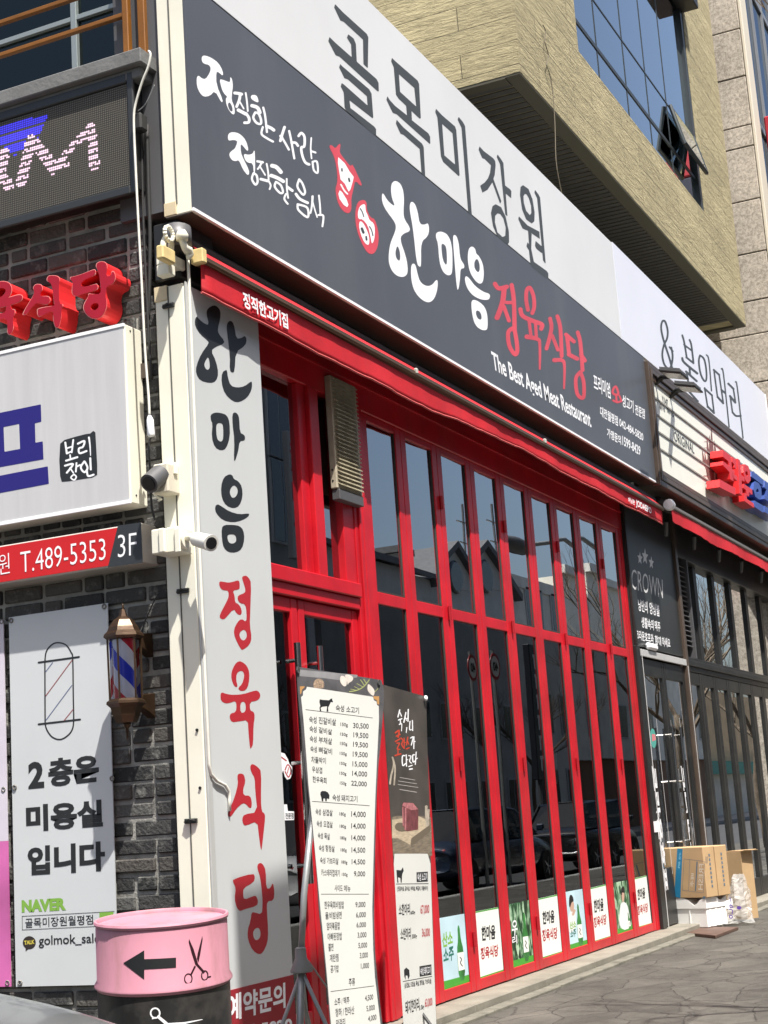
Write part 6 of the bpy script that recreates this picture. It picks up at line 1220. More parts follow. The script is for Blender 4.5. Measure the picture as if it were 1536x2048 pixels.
menu = {'H1': [('숙성', (660,745),(795,760),(660,637)), ('소고기', (830,765),(1035,790),(830,660)), ('숙성', (230,935),(350,948),(228,822)), ('진갈비살', (385,950),(665,982),(383,835)), ('150g', (735,1000),(855,1012),(735,928)), ('30,500', (940,1032),(1192,1046),(940,933)),
 ('숙성', (235,1080),(350,1095),(235,978)), ('갈비살', (385,1098),(600,1132),(383,1000)), ('150g', (730,1155),(850,1166),(730,1090)), ('19,500', (945,1182),(1187,1200),(945,1085)), ('숙성', (240,1240),(350,1255),(240,1138)), ('부채살', (385,1260),(600,1290),(385,1155)), ('150g', (728,1306),(845,1316),(728,1240)), ('19,500', (940,1333),(1182,1352),(940,1238)),
 ('숙성', (250,1405),(355,1418),(250,1303)), ('뼈갈비', (385,1420),(600,1452),(385,1318)), ('150g', (724,1466),(838,1478),(724,1400)), ('19,500', (935,1492),(1176,1509),(935,1395)), ('차돌박이', (262,1580),(500,1602),(262,1475)), ('150g', (722,1626),(832,1636),(722,1562)), ('15,000', (930,1650),(1172,1666),(930,1555)),
 ('우삼겹', (275,1735),(440,1757),(275,1633)), ('150g', (720,1786),(830,1796),(720,1722)), ('14,000', (925,1805),(1167,1820),(925,1708)), ('한우육회', (285,1895),(510,1922),(285,1793)), ('150g', (727,1946),(830,1956),(727,1880)), ('22,000', (910,1960),(1162,1978),(910,1868))],
 'H2': [('숙성', (512,325),(628,335),(512,222)), ('돼지고기', (652,335),(905,352),(652,232)), ('숙성', (248,548),(330,556),(246,445)), ('삼겹살', (358,556),(515,570),(356,455)), ('180g', (620,572),(722,580),(620,505)), ('14,000', (808,590),(1037,599),(808,490)),
 ('숙성', (265,735),(345,743),(263,633)), ('오겹살', (372,742),(516,756),(370,640)), ('180g', (625,765),(725,771),(625,700)), ('14,000', (808,776),(1034,781),(808,680)), ('숙성', (283,922),(362,930),(281,822)), ('목살', (385,932),(472,945),(383,830)), ('180g', (632,948),(730,954),(632,885)), ('14,000', (810,963),(1031,968),(810,868)),
 ('숙성', (300,1120),(380,1127),(298,1018)), ('항정살', (402,1125),(547,1138),(400,1020)), ('180g', (640,1140),(736,1144),(640,1075)), ('14,500', (812,1155),(1029,1159),(812,1060)), ('숙성', (318,1315),(400,1320),(316,1212)), ('가브리살', (425,1322),(607,1332),(423,1218)), ('180g', (650,1330),(746,1336),(650,1265)), ('14,500', (815,1340),(1029,1344),(815,1246)),
 ('카스테라껍데기', (335,1512),(628,1525),(333,1400)), ('150g', (660,1525),(750,1528),(660,1460)), ('9,000', (850,1530),(1028,1532),(850,1435)), ('사이드', (545,1755),(672,1757),(545,1650)), ('메뉴', (695,1757),(796,1760),(695,1655))],
 'H3': [('한우육회비빔밥', (530,212),(830,207),(528,95)), ('9,000', (1005,202),(1160,196),(1005,108)), ('물/비빔냉면', (545,375),(795,362),(543,262)), ('6,000', (1015,360),(1166,352),(1015,265)), ('엄마볶음밥', (565,540),(768,528),(563,420)), ('6,000', (1022,512),(1168,504),(1022,420)),
 ('아빠된장밥', (578,700),(800,690),(576,582)), ('3,000', (1038,670),(1175,661),(1038,575)), ('쫄면', (592,865),(668,855),(590,748)), ('5,000', (1050,830),(1186,819),(1050,735)), ('계란찜', (612,1030),(746,1020),(610,910)), ('3,000', (1072,986),(1197,973),(1072,888)), ('공기밥', (625,1197),(750,1186),(623,1080)), ('1,000', (1090,1146),(1216,1133),(1088,1050)),
 ('주류', (905,1402),(1000,1392),(903,1285)), ('소주 / 맥주', (685,1702),(915,1670),(680,1588)), ('4,500', (1155,1642),(1281,1617),(1150,1545)), ('청하 / 한라산', (700,1872),(990,1827),(695,1745)), ('5,000', (1178,1802),(1306,1776),(1172,1705)), ('막걸리', (712,2040),(850,2012),(708,1915)), ('4,000', (1202,1956),(1330,1926),(1198,1860))]}
for Z, nm in ((H1, 'H1'), (H2, 'H2'), (H3, 'H3')): txt(BN, Z, menu[nm], INK2, mb, name='menu_lettering', h=.0035, bold=.012)
q3 = lambda u, v, d=0: np.array(Plane((5.62, 3.45, 0), (.988, -.156, 0), (0, 0, 1)).hit(u, v))
pole = MB().tube([q3(628, 1590), q3(608, 1790), q3(602.5, 1908)], .014, 10); pole.tube([q3(602.5, 1908), q3(600, 2060), q3(599, 2400)], .0165, 10); pole.build('pole', GREYM, mb, smooth=True)
cq = q3(602, 1918); MB().lathe([(.016, .05), (.024, .045), (.026, .005), (.05, -.045), (.048, -.055), (.016, -.05)], cq, 14).build('collar', mat('collar_plastic', (.22, .22, .21), .5), mb, auto=True)
for a, c_, nm in (((617,1922),(654,1975),'cord'), ((601,1972),(632,2090),'cord')): MB().tube([q3(*a), q3(*c_)], .004, 6).build(nm, mat('cord_grey', (.3, .3, .28), .7), mb)
for k in range(3):
    a = k * 2.1 + .4; MB().tube([cq + np.array([0, 0, -.05]), cq + np.array([.32 * math.cos(a), .32 * math.sin(a), -(cq[2] - .02)])], .009, 8).build('leg', GREYM, mb)

# ------------------------------------------------------------------ dark second banner
B2 = PA(3.68)
m2 = thing('menu_banner', 'narrow dark brown meat banner with red and white lettering behind the white menu banner', 'banner', (7.4, 3.68, 0))
L2 = [(765,1369),(767,1420),(771,1483),(776,1560),(783,1659),(787,1720),(796,1850),(803,1960),(807,2048),(811,2130)]
R2 = [(852,1393),(853,1420),(855,1500),(858,1571),(861,1659),(861.5,1720),(866,1850),(870,1960),(873,2048),(877,2130)]
bannercloth('cloth', B2, L2, R2, mat('banner_brown', (.072, .062, .054), .38, var=.25, vscale=5, bump=.05, bscale=6), m2)
ink('table_print', B2, H4, [('p', [(245,1560),(300,1545),(560,1545),(690,1560),(700,1700),(706,2000),(262,2000)])], mat('print_wood', (.20, .165, .12), .5, var=.35, vscale=18, stretch=(1, 1, 6)), m2, step=.7, h=.001)
ink('board_print', B2, H4, [('p', [(250,1590),(540,1545),(620,1575),(690,1690),(470,1880),(320,1800),(250,1800)])], mat('print_board', (.50, .41, .29), .5, var=.2, vscale=26, stretch=(1, 1, 5)), m2, step=.7, h=.0018)
ink('board_edge_print', B2, H4, [('p', [(470,1800),(690,1640),(690,1720),(470,1890),(460,1870)])], mat('print_board_dark', (.15, .12, .085), .5), m2, step=.7, h=.0024)
ink('shadow_print', B2, H4, [('p', [(290,1640),(330,1615),(420,1640),(440,1715),(340,1730),(280,1690)])], MATS['print_board_dark'], m2, step=.7, h=.0024, sm=1)
ink('meat_print', B2, H4, [('p', [(365,1420),(380,1392),(490,1398),(550,1470),(548,1700),(420,1722),(372,1660)])], mat('print_meat', (.17, .05, .055), .4, var=.4, vscale=40, stretch=(2, 1, .6)), m2, step=.6, h=.003)
ink('meat_print', B2, H4, [('p', [(367,1425),(382,1394),(490,1400),(548,1470),(470,1480),(410,1450)])], mat('print_meat_light', (.42, .16, .17), .4, var=.3, vscale=50), m2, step=.6, h=.0035); ink('meat_print', B2, H4, [('s', [(405,1460),(402,1700)], 9), ('s', [(372,1450),(378,1650)], 7)], MATS['print_meat_light'], m2, step=.5, h=.0037)
ink('garlic_print', B2, H4, [('s', [(255,880),(270,960),(240,1090),(228,1180)], 10), ('s', [(262,900),(285,1000),(275,1190)], 9), ('s', [(640,1440),(640,1560),(650,1670)], 16, 10), ('s', [(668,1480),(660,1620),(680,1720)], 12)], mat('print_garlic', (.40, .35, .28), .5, var=.3, vscale=30), m2, step=.6, h=.002)
ink('slogan', B2, H4, [('s', [(338,340),(318,420)], 7), ('s', [(336,360),(358,410)], 6), ('s', [(325,455),(362,440)], 7), ('s', [(345,455),(348,500)], 6), ('s', [(335,505),(360,500),(358,580)], 7, 4), ('s', [(408,370),(385,480)], 7), ('s', [(400,420),(415,460)], 5), ('s', [(435,335),(432,470)], 7), ('s', [(415,440),(432,430)], 5), ('s', [(418,540),(412,600)], 6, 4), ('s', [(455,470),(450,560),(470,565)], 6), ('s', [(482,460),(485,575)], 6),
  ('s', [(462,660),(490,650),(470,740)], 6), ('s', [(500,645),(498,780)], 6), ('s', [(500,700),(515,700)], 5), ('s', [(395,860),(368,870),(372,970),(405,950)], 7), ('s', [(412,850),(415,980)], 6), ('s', [(412,910),(430,905)], 5), ('s', [(440,860),(465,870),(450,920),(470,945)], 6), ('s', [(440,985),(480,970)], 6), ('s', [(450,1015),(480,1010)], 8), ('s', [(505,850),(485,860),(490,930),(512,920)], 7), ('s', [(525,820),(515,960)], 6), ('s', [(520,900),(538,890)], 6)], INKW, m2, step=.5, h=.003)
ink('slogan', B2, H4, [('s', [(290,600),(330,575),(320,650)], 9), ('s', [(300,640),(340,620)], 8), ('s', [(290,700),(340,670)], 8), ('s', [(305,720),(335,720),(310,780),(340,790)], 7), ('s', [(285,860),(350,840)], 8), ('s', [(318,790),(318,850)], 6), ('s', [(355,660),(375,690),(360,730),(380,770)], 7), ('s', [(388,660),(390,780)], 6), ('s', [(390,710),(402,710)], 5), ('s', [(430,650),(415,740)], 7), ('s', [(425,690),(440,730)], 6), ('s', [(412,785),(445,770)], 7)], mat('ink_vermilion', (.55, .06, .03), .45), m2, step=.5, h=.003)
ink('small_print', B2, H4, [('s', [(340,1108),(510,1138)], 4), ('s', [(322,1148),(530,1180)], 4), ('s', [(318,1188),(545,1222)], 4), ('s', [(340,1245),(528,1276)], 5)], mat('print_faint', (.35, .33, .31), .5), m2, step=.45, h=.003)
ink('price_sheet', B2, H5, [('p', [(165,100),(545,100),(578,215),(600,900),(645,2048),(660,2500),(285,2500),(268,2048),(195,900),(158,215)])], PAPER, m2, step=.8, h=.002)
ink('cow_print', B2, H5, [('p', [(188,285),(240,290),(262,255),(272,295),(255,330),(248,432),(238,430),(232,375),(205,370),(212,430),(198,430)])], INK, m2, step=.4, h=.004); ink('pig_print', B2, H5, [('p', [(275,1430),(300,1403),(335,1430),(340,1500),(325,1540),(315,1495),(295,1490),(292,1545),(278,1500)])], INK, m2, step=.4, h=.004)
decal('label_patch', B2, H5, [(418,312),(548,305),(550,418),(420,425)], INK, m2, .0035); decal('label_patch', B2, H5, [(452,1388),(588,1366),(590,1485),(455,1508)], INK, m2, .0035)
txt(B2, H5, [('숙성 소고기', (430,412),(542,406),(428,322))], INKW, m2, h=.005); txt(B2, H5, [('숙성 돼지고기', (464,1492),(580,1473),(462,1402))], INKW, m2, h=.005)
for a, c in (((188,446),(552,442)), ((265,1562),(592,1503))): ink('rule_line', B2, H5, [('s', [a, c], 4)], INK2, m2, step=.4, h=.004)
txt(B2, H5, [('(진갈비살, 갈비살, 부채살, 뼈갈비, 차돌박이)', (196,535),(550,528),(195,472)), ('소한마리', (216,808),(345,798),(214,675)), ('600g', (352,808),(405,804),(350,752)), ('소반마리', (236,1088),(356,1080),(234,950)), ('300g', (368,1085),(424,1080),(366,1022)), ('(삼겹살, 오겹살, 목살, 항정살, 가브리살)', (282,1648),(590,1592),(278,1578)), ('돼지한마리', (292,1938),(452,1892),(288,1788)), ('1.0kg', (455,1905),(508,1890),(453,1835))], INK, m2, name='menu_lettering', h=.0045, bold=.02)
txt(B2, H5, [('67,000', (465,806),(566,796),(462,688)), ('36,000', (482,1068),(574,1060),(478,955)), ('63,000', (516,1872),(602,1852),(512,1762))], INKR, m2, name='menu_lettering', h=.0045, bold=.02)
p = B2.hit(850.5, 1396.5, .01); MB().lathe([(0, -.012), (.014, -.01), (.016, 0), (0, .004)], p, 12, 'y').build('clip', INKW, m2, smooth=True)
MB().tube([B2.hit(765, 1372, -.012), B2.hit(852, 1396, -.012)], .006, 6).build('top_bar', GREYM, m2); MB().tube([B2.hit(810, 1385, -.03), np.array([*B2.hit(840, 2048, -.03)[:2], 0.0])], .011, 8).build('pole', BLACKM, m2)
b = MB(); c = B2.hit(840, 2048, -.03)
for k in range(3): a = k * 2.1; b.tube([(c[0], c[1], .25), (c[0] + .3 * math.cos(a), c[1] + .3 * math.sin(a), .01)], .009, 8)
b.build('tripod', BLACKM, m2)

# ------------------------------------------------------------------ cartons and foam box by the pub door
C0 = np.array([15.44, 3.97, 0]); dl_, dr_ = np.array([.3425, .94, 0]), np.array([.94, -.3425, 0])
CARD = mat('cardboard', (.46, .31, .165), .75, var=.07, vscale=5, bump=.08, bscale=25, dirt=(.3, .2, .11), dscale=3, damt=.35)
FOAM = mat('styrofoam', (.84, .84, .82), .6, bump=.12, bscale=120, var=.02)
def qf(o, l, r, z): return o + dl_ * l + dr_ * r + np.array([0, 0, z])
pk = thing('wooden_board', 'dark brown board lying on the paving under the foam box', 'board', (15.4, 3.95, 0))
g = [PG(.03).hit(*zp(K2, p_)) for p_ in ((238,1765),(430,1660),(1310,1668),(870,1832))]
MB().prism([Vector(v) for v in g], (0, 0, -.028)).build('plank', mat('plank_brown', (.10, .058, .042), .6, var=.2, vscale=6), pk, bevel=.003)
fb = thing('foam_box', 'white styrofoam box with dented lid standing on the dark board', 'box', tuple(C0 + np.array([0, 0, .035])))
def obx(b_, o, l0, l1, r0, r1, z0, z1):
    P = [qf(o, l0, r0, z0), qf(o, l1, r0, z0), qf(o, l1, r1, z0), qf(o, l0, r1, z0)]; return b_.prism(P, (0, 0, z1 - z0))
b = MB(); obx(b, C0, 0, .40, 0, .343, .035, .21)
for k in range(3): obx(b, C0, -.006, -.0005, .05 + .1 * k, .075 + .1 * k, .04, .20)
obx(b, C0, .19, .20, -.006, -.0005, .04, .205); b.build('body', FOAM, fb, bevel=.006)
b = MB(); n = 12; top = []
prof = [(0, .325), (.12, .26), (.2, .238), (.3, .285), (.40, .315)]
vs_ = []; L_ = [p_[0] for p_ in prof]; H_ = [p_[1] for p_ in prof]; f_ = []; hN = lambda l, r: np.interp(l, L_, H_) - .06 * math.sin(r / .343 * math.pi) * (1 - l / .5)
hL = lambda l, r: .312 - .07 * math.exp(-((l - .13) / .06) ** 2) * (1 if r < .2 else .4) - .04 * math.exp(-((r - .25) / .05) ** 2) * math.exp(-(l / .1) ** 2)
for i in range(n + 1):
    for j in range(n + 1): l, r = -.008 + .416 * i / n, -.008 + .359 * j / n; vs_.append(qf(C0, l, r, hL(l, r)))
for i in range(n):
    for j in range(n): k = i * (n + 1) + j; f_.append((k, k + 1, k + n + 2, k + n + 1))
N_ = len(vs_); vs_ += [np.array([v[0], v[1], .212]) for v in vs_]; f_ += [tuple(N_ + i for i in reversed(q_)) for q_ in f_]
bd = [i * (n + 1) for i in range(n + 1)] + [n * (n + 1) + j for j in range(1, n + 1)] + [i * (n + 1) + n for i in range(n - 1, -1, -1)] + [j for j in range(n - 1, 0, -1)]
for i in range(len(bd)): a, c_ = bd[i], bd[(i + 1) % len(bd)]; f_.append((a, c_, N_ + c_, N_ + a))
MB().add(vs_, f_).build('lid', FOAM, fb)
ct = thing('carton', 'brown cardboard carton with a blue stripe and printed panel on top of the foam box', 'carton', tuple(C0 + np.array([0, 0, .31])))
o2 = C0 + np.array([-.02, -.02, 0]); zt0, zt1_ = .315, .80
b = MB(); obx(b, o2, -.01, .43, 0, .19, zt0, zt1_); b.build('body', CARD, ct, bevel=.006)
CF = Plane(tuple(qf(o2, .43, 0, 0)), tuple(-dl_), (0, 0, 1))
decal('blue_stripe', CF, K2, [(140,160),(242,172),(200,1112),(80,1095)], mat('print_blue', (.015, .19, .36), .55), ct, .0015)
ink('print_frame', CF, K2, [('s', [(270,362),(662,412)], 3), ('s', [(270,362),(238,965)], 3), ('s', [(238,965),(640,1015)], 3), ('s', [(662,412),(640,1015)], 3), ('s', [(520,425),(490,970)], 12), ('s', [(380,380),(355,975)], 3), ('p', [(640,1075),(690,1090),(660,1140),(620,1125)])], mat('print_slate', (.10, .15, .20), .6), ct, step=.45, h=.002)
txt(CF, K2, [('배추', (470,640),(455,900),(400,640)), ('FRESH', (650,460),(630,960),(560,455))], mat('print_pale', (.62, .55, .45), .6), ct, h=.0022); txt(CF, K2, [('생활', (180,220),(150,560),(215,225))], mat('print_sky', (.2, .5, .65), .6), ct, h=.0025)
ink('print_marks', CF, K2, [('s', [(690,320),(690,450)], 5), ('s', [(715,320),(712,450)], 5)], MATS['print_slate'], ct, step=.45, h=.002)
c2_ = thing('carton', 'plain brown cardboard carton squeezed behind the blue-striped one on the foam box', 'carton', tuple(C0 + dr_ * .2 + np.array([0, 0, .31])))
b = MB(); obx(b, o2, -.016, .42, .197, .40, zt0, zt1_ - .004); b.build('body', CARD, c2_, bevel=.006)
for r_, par in ((.10, ct), (.30, c2_)):
    CE = Plane(tuple(qf(o2, -.01 if par is ct else -.016, 0, 0)), tuple(dr_), (0, 0, 1)); ps_ = MB(); zc = zt0 + .24
    for k in range(8): z = zt0 + .09 + k * .042; ps_.add([CE.at(r_ - .012, z, .002), CE.at(r_ + .012, z, .002), CE.at(r_ + .012, z + .026, .002), CE.at(r_ - .012, z + .026, .002)], [(0, 1, 2, 3)])
    ps_.build('side_print', MATS['print_slate'], par)
tc = thing('carton', 'tall open cardboard carton standing on the paving right of the foam box', 'carton', (16.6, 4.0, .05))
o3 = C0 + dr_ * .55 + np.array([.35, .0, 0]); b = MB()
for (l0, l1, r0, r1) in ((0, .3, 0, .006), (0, .3, .20, .206), (0, .006, .0065, .1995), (.294, .3, .0065, .1995)): obx(b, o3, l0, l1, r0, r1, .03, .70)
obx(b, o3, .007, .293, .0065, .1995, .03, .04)
b.prism([qf(o3, 0, 0, .70), qf(o3, 0, .206, .70), qf(o3, -.07, .22, .705), qf(o3, -.06, -.01, .715)], (0, 0, .004)); b.prism([qf(o3, 0, .206, .701), qf(o3, .3, .206, .701), qf(o3, .3, .28, .70), qf(o3, 0, .30, .71)], (0, 0, .004))
b.build('walls', CARD, tc)
PLA = mat('clear_plastic', (.72, .72, .70), .12, var=.05, alpha=.38, spec=.8, bump=.5, bscale=14)
bg = thing('plastic_bag', 'crumpled clear plastic bag with purple lettering leaning on the tall carton', 'bag', (16.3, 3.85, .05))
random.seed(5); vs_, f_ = [], []; nu, nv = 14, 16
for j in range(nv + 1):
    t = j / nv; w = .06 + .13 * (1 - t) ** .6
    for i in range(nu):
        a = 2 * math.pi * i / nu; rr = 1 + .22 * math.sin(3 * a + 4 * t) + random.uniform(-.1, .1)
        vs_.append(C0 + dr_ * (.52 + w * rr * math.cos(a)) + dl_ * (-.02 + .10 * rr * math.sin(a) * (1 - t * .5)) + np.array([.1, 0, .03 + .46 * t + random.uniform(-.012, .012)]))
for j in range(nv):
    for i in range(nu): i2 = (i + 1) % nu; f_.append((j * nu + i, j * nu + i2, (j + 1) * nu + i2, (j + 1) * nu + i))
mk('film', vs_, f_, PLA, bg)
BGP = Plane(tuple(C0 + dr_ * .40 + dl_ * -.16 + np.array([.1, 0, 0])), tuple(dr_), (0, 0, 1)); PUR = mat('print_purple', (.10, .05, .28), .5)
ink('purple_print', BGP, K2, [('s', [(1165,1240),(1205,1290),(1160,1300),(1150,1250)], 9), ('s', [(1135,1330),(1200,1350),(1190,1420)], 9), ('s', [(1150,1440),(1195,1460),(1185,1500),(1145,1490),(1150,1440)], 9), ('p', [(1290,1270),(1360,1275),(1375,1310),(1330,1340),(1285,1320)]), ('s', [(1150,1100),(1165,1180)], 7)], PUR, bg, step=.5, h=0.0)
ink('white_patch', BGP, K2, [('p', [(1060,1170),(1195,1120),(1205,1230),(1130,1330),(1060,1300)])], INKW, bg, step=.6, h=-.004)

# ------------------------------------------------------------------ parked grey car at the bottom left corner
def make_car(name, label, loc, rz, paint, group=None):
    r = thing(name, label, 'car', (0, 0, 0), group)
    # side profile along +x (front), z heights; body as loft of cross sections
    st = [(-2.15, .42, .78, .70), (-2.05, .30, .92, .80), (-1.55, .24, .98, .86), (-.9, .22, .99, .88), (0, .22, .98, .89), (.75, .22, .97, .89), (1.35, .24, .90, .87), (1.85, .28, .80, .82), (2.1, .36, .70, .74), (2.2, .44, .60, .64)]
    b = MB(); vs, fs_ = [], []; K = 14
    for x, z0, z1, w in st:
        for k in range(K):
            a = k / K * 2 * math.pi; ca, sa = math.cos(a), math.sin(a); e = .45
            y = w * (abs(ca) ** e) * (1 if ca >= 0 else -1); z = (z0 + z1) / 2 + (z1 - z0) / 2 * (abs(sa) ** e) * (1 if sa >= 0 else -1) + (.03 * (1 - (y / w) ** 2) if sa > 0 else 0); vs.append((x, y, z))
    for i in range(len(st) - 1):
        for k in range(K): k2 = (k + 1) % K; fs_.append((i * K + k, i * K + k2, (i + 1) * K + k2, (i + 1) * K + k))
    fs_ += [tuple(range(K)), tuple((len(st) - 1) * K + k for k in reversed(range(K)))]
    o = mk('body', vs, fs_, paint, r, True); s = o.modifiers.new('s', 'SUBSURF'); s.levels = s.render_levels = 2
    ga = MATS.get('car_glass') or mat('car_glass', (.012, .014, .016), .03, spec=.8)
    lower = [(-1.75, .0), (-1.2, .50), (-.2, .53), (.35, .48), (1.15, .0)]
    vs, fs_ = [], []
    for x, h in lower:
        w0 = .80; w1 = .62
        for y, z in ((-w0 + (.18 * h), .93 + h * .92), (-w1 * .55, .95 + h), (w1 * .55, .95 + h), (w0 - .18 * h, .93 + h * .92)): vs.append((x, y, z))
    base = len(vs)
    for x, h in lower: vs += [(x, -.82, .90), (x, .82, .90)]
    for i in range(4):
        for k in range(3): fs_.append((i * 4 + k, i * 4 + k + 1, i * 4 + k + 5, i * 4 + k + 4))
        fs_.append((base + 2 * i, i * 4, i * 4 + 4, base + 2 * i + 2)); fs_.append((i * 4 + 3, base + 2 * i + 1, base + 2 * i + 3, i * 4 + 7))
    mk('cabin_glass', vs, fs_, ga, r)
    MB().prism([(-1.15, -.5, 1.462), (.30, -.5, 1.445), (.30, .5, 1.445), (-1.15, .5, 1.462)], (0, 0, .022)).build('roof', paint, r, bevel=.01)
    b = MB()
    for s_ in (-1, 1): b.tube([(1.12, s_ * .78, .96), (.33, s_ * .66, 1.40), (-.2, s_ * .655, 1.455), (-1.2, s_ * .66, 1.42), (-1.75, s_ * .76, .97)], .03, 6); b.tube([(-.25, s_ * .66, 1.43), (-.25, s_ * .80, .94)], .03, 6)
    b.build('pillars', paint, r)
    ty = MATS.get('tyre') or mat('tyre', (.018, .018, .018), .8); rm = MATS.get('rim') or mat('rim', (.4, .4, .42), .3, .9)
    for x in (-1.32, 1.36):
        for s_ in (-1, 1):
            w = MB().lathe([(.20, -.09), (.30, -.10), (.315, -.07), (.315, .07), (.30, .10), (.20, .09)], (x, s_ * .79, .315), 24, 'y').build('wheel', ty, r, auto=True)
            h = MB().lathe([(.03, s_ * .085), (.2, s_ * .07), (.205, s_ * .02)], (x, s_ * .79, .315), 24, 'y')
            for k in range(5): a = k * 1.2566; h.tube([(x, s_ * .875, .315), (x + .18 * math.cos(a), s_ * .865, .315 + .18 * math.sin(a))], .02, 6)
            h.build('rim', rm, w)
    for s_ in (-1, 1):
        MB().lathe([(0, .02), (.09, .0), (.11, -.05)], (2.06, s_ * .58, .64), 12, 'x').build('headlight', mat('headlight', (.75, .77, .8), .1), r, smooth=True)
        box('tail_light', -2.13, -2.05, s_ * .45 - .16, s_ * .45 + .16, .70, .82, INKR, r, .02)
        MB().prism([(.95, s_ * .86, .98), (1.05, s_ * .86, .98), (1.05, s_ * 1.0, .98), (.95, s_ * 1.0, .98)], (0, 0, .12)).build('side_mirror', paint, r, bevel=.02)
    box('number_plate', 2.17, 2.19, -.26, .26, .40, .51, INKW, r, .004)
    r.location = loc; r.rotation_euler = (0, 0, rz); return r
GCAR = mat('car_grey', (.15, .16, .165), .3, .3, coat=.6, var=.03)
make_car('parked_car', 'light grey parked car, only its bonnet top showing at the bottom left corner', (3.02, 4.42, 0.012), R_(-90), GCAR)
# ------------------------------------------------------------------ inside the restaurant
WOODT = mat('table_wood', (.20, .075, .035), .35, var=.2, vscale=8)
def table(x, y, lab, w=.6):
    t = thing('dining_table', lab, 'table', (x, y, .075), 'tables inside the restaurant'); box('tabletop', x - w, x + w, y - .38, y + .38, .79, .835, WOODT, t, .006)
    MB().box(x - w + .05, x + w - .05, y - .33, y + .33, .76, .789).build('apron', BLACKM, t)
    for sx in (-1, 1):
        for sy in (-1, 1): box('leg', x + sx * (w - .07) - .025, x + sx * (w - .07) + .025, y + sy * .3 - .025, y + sy * .3 + .025, .075, .76, BLACKM, t, .003)
    return t
xt = float(PA(5.4).hit(930, 1748)[0]); table(xt + .2, 5.35, 'wooden table behind the leaf with the white name sheet nearest the banners'); table(xt + 2.6, 5.5, 'wooden table in front of the person in pink'); table(xt + 4.6, 5.6, 'wooden table behind the leafy poster of a man in white')
for uv, lab in (((893, 1500), 'chrome telescopic exhaust pipe above the person in the grey vest'), ((1064, 1540), 'chrome telescopic exhaust pipe in the middle of the restaurant window')):
    p = PA(5.35).hit(*uv); e = thing('exhaust_pipe', lab, 'exhaust pipe', (p[0], 5.35, 1.6), 'table exhaust pipes')
    MB().lathe([(.05, 4.3), (.05, 2.05), (.065, 2.04), (.065, 2.0), (.05, 1.99), (.065, 1.97), (.065, 1.93), (.04, 1.92), (.036, 1.55), (.055, 1.50), (.085, 1.43), (.08, 1.42)], (p[0], 5.35, 0), 20).build('pipe', STEEL, e, auto=True)
def body(name, parent, J, E_, m, sub=2):
    """one continuous skinned surface: J joints (pos, radius), E_ edges"""
    me = bpy.data.meshes.new(name); me.from_pydata([j[0] for j in J], E_, []); o = bpy.data.objects.new(name, me); COL.objects.link(o)
    sk = o.modifiers.new('skin', 'SKIN'); sk.use_smooth_shade = True
    for v, j in zip(me.skin_vertices[0].data, J): v.radius = (j[1], j[2] if len(j) > 2 else j[1])
    me.skin_vertices[0].data[0].use_root = True
    ss = o.modifiers.new('sub', 'SUBSURF'); ss.levels = ss.render_levels = sub
    bpy.context.view_layer.update(); dg = bpy.context.evaluated_depsgraph_get(); nm = bpy.data.meshes.new_from_object(o.evaluated_get(dg))
    o.modifiers.clear(); o.data = nm; nm.materials.clear(); nm.materials.append(m)
    for p in nm.polygons: p.use_smooth = True
    return adopt(o, parent)
SKN = mat('skin', (.48, .30, .22), .5); HR = mat('hair_black', (.010, .009, .009), .4)
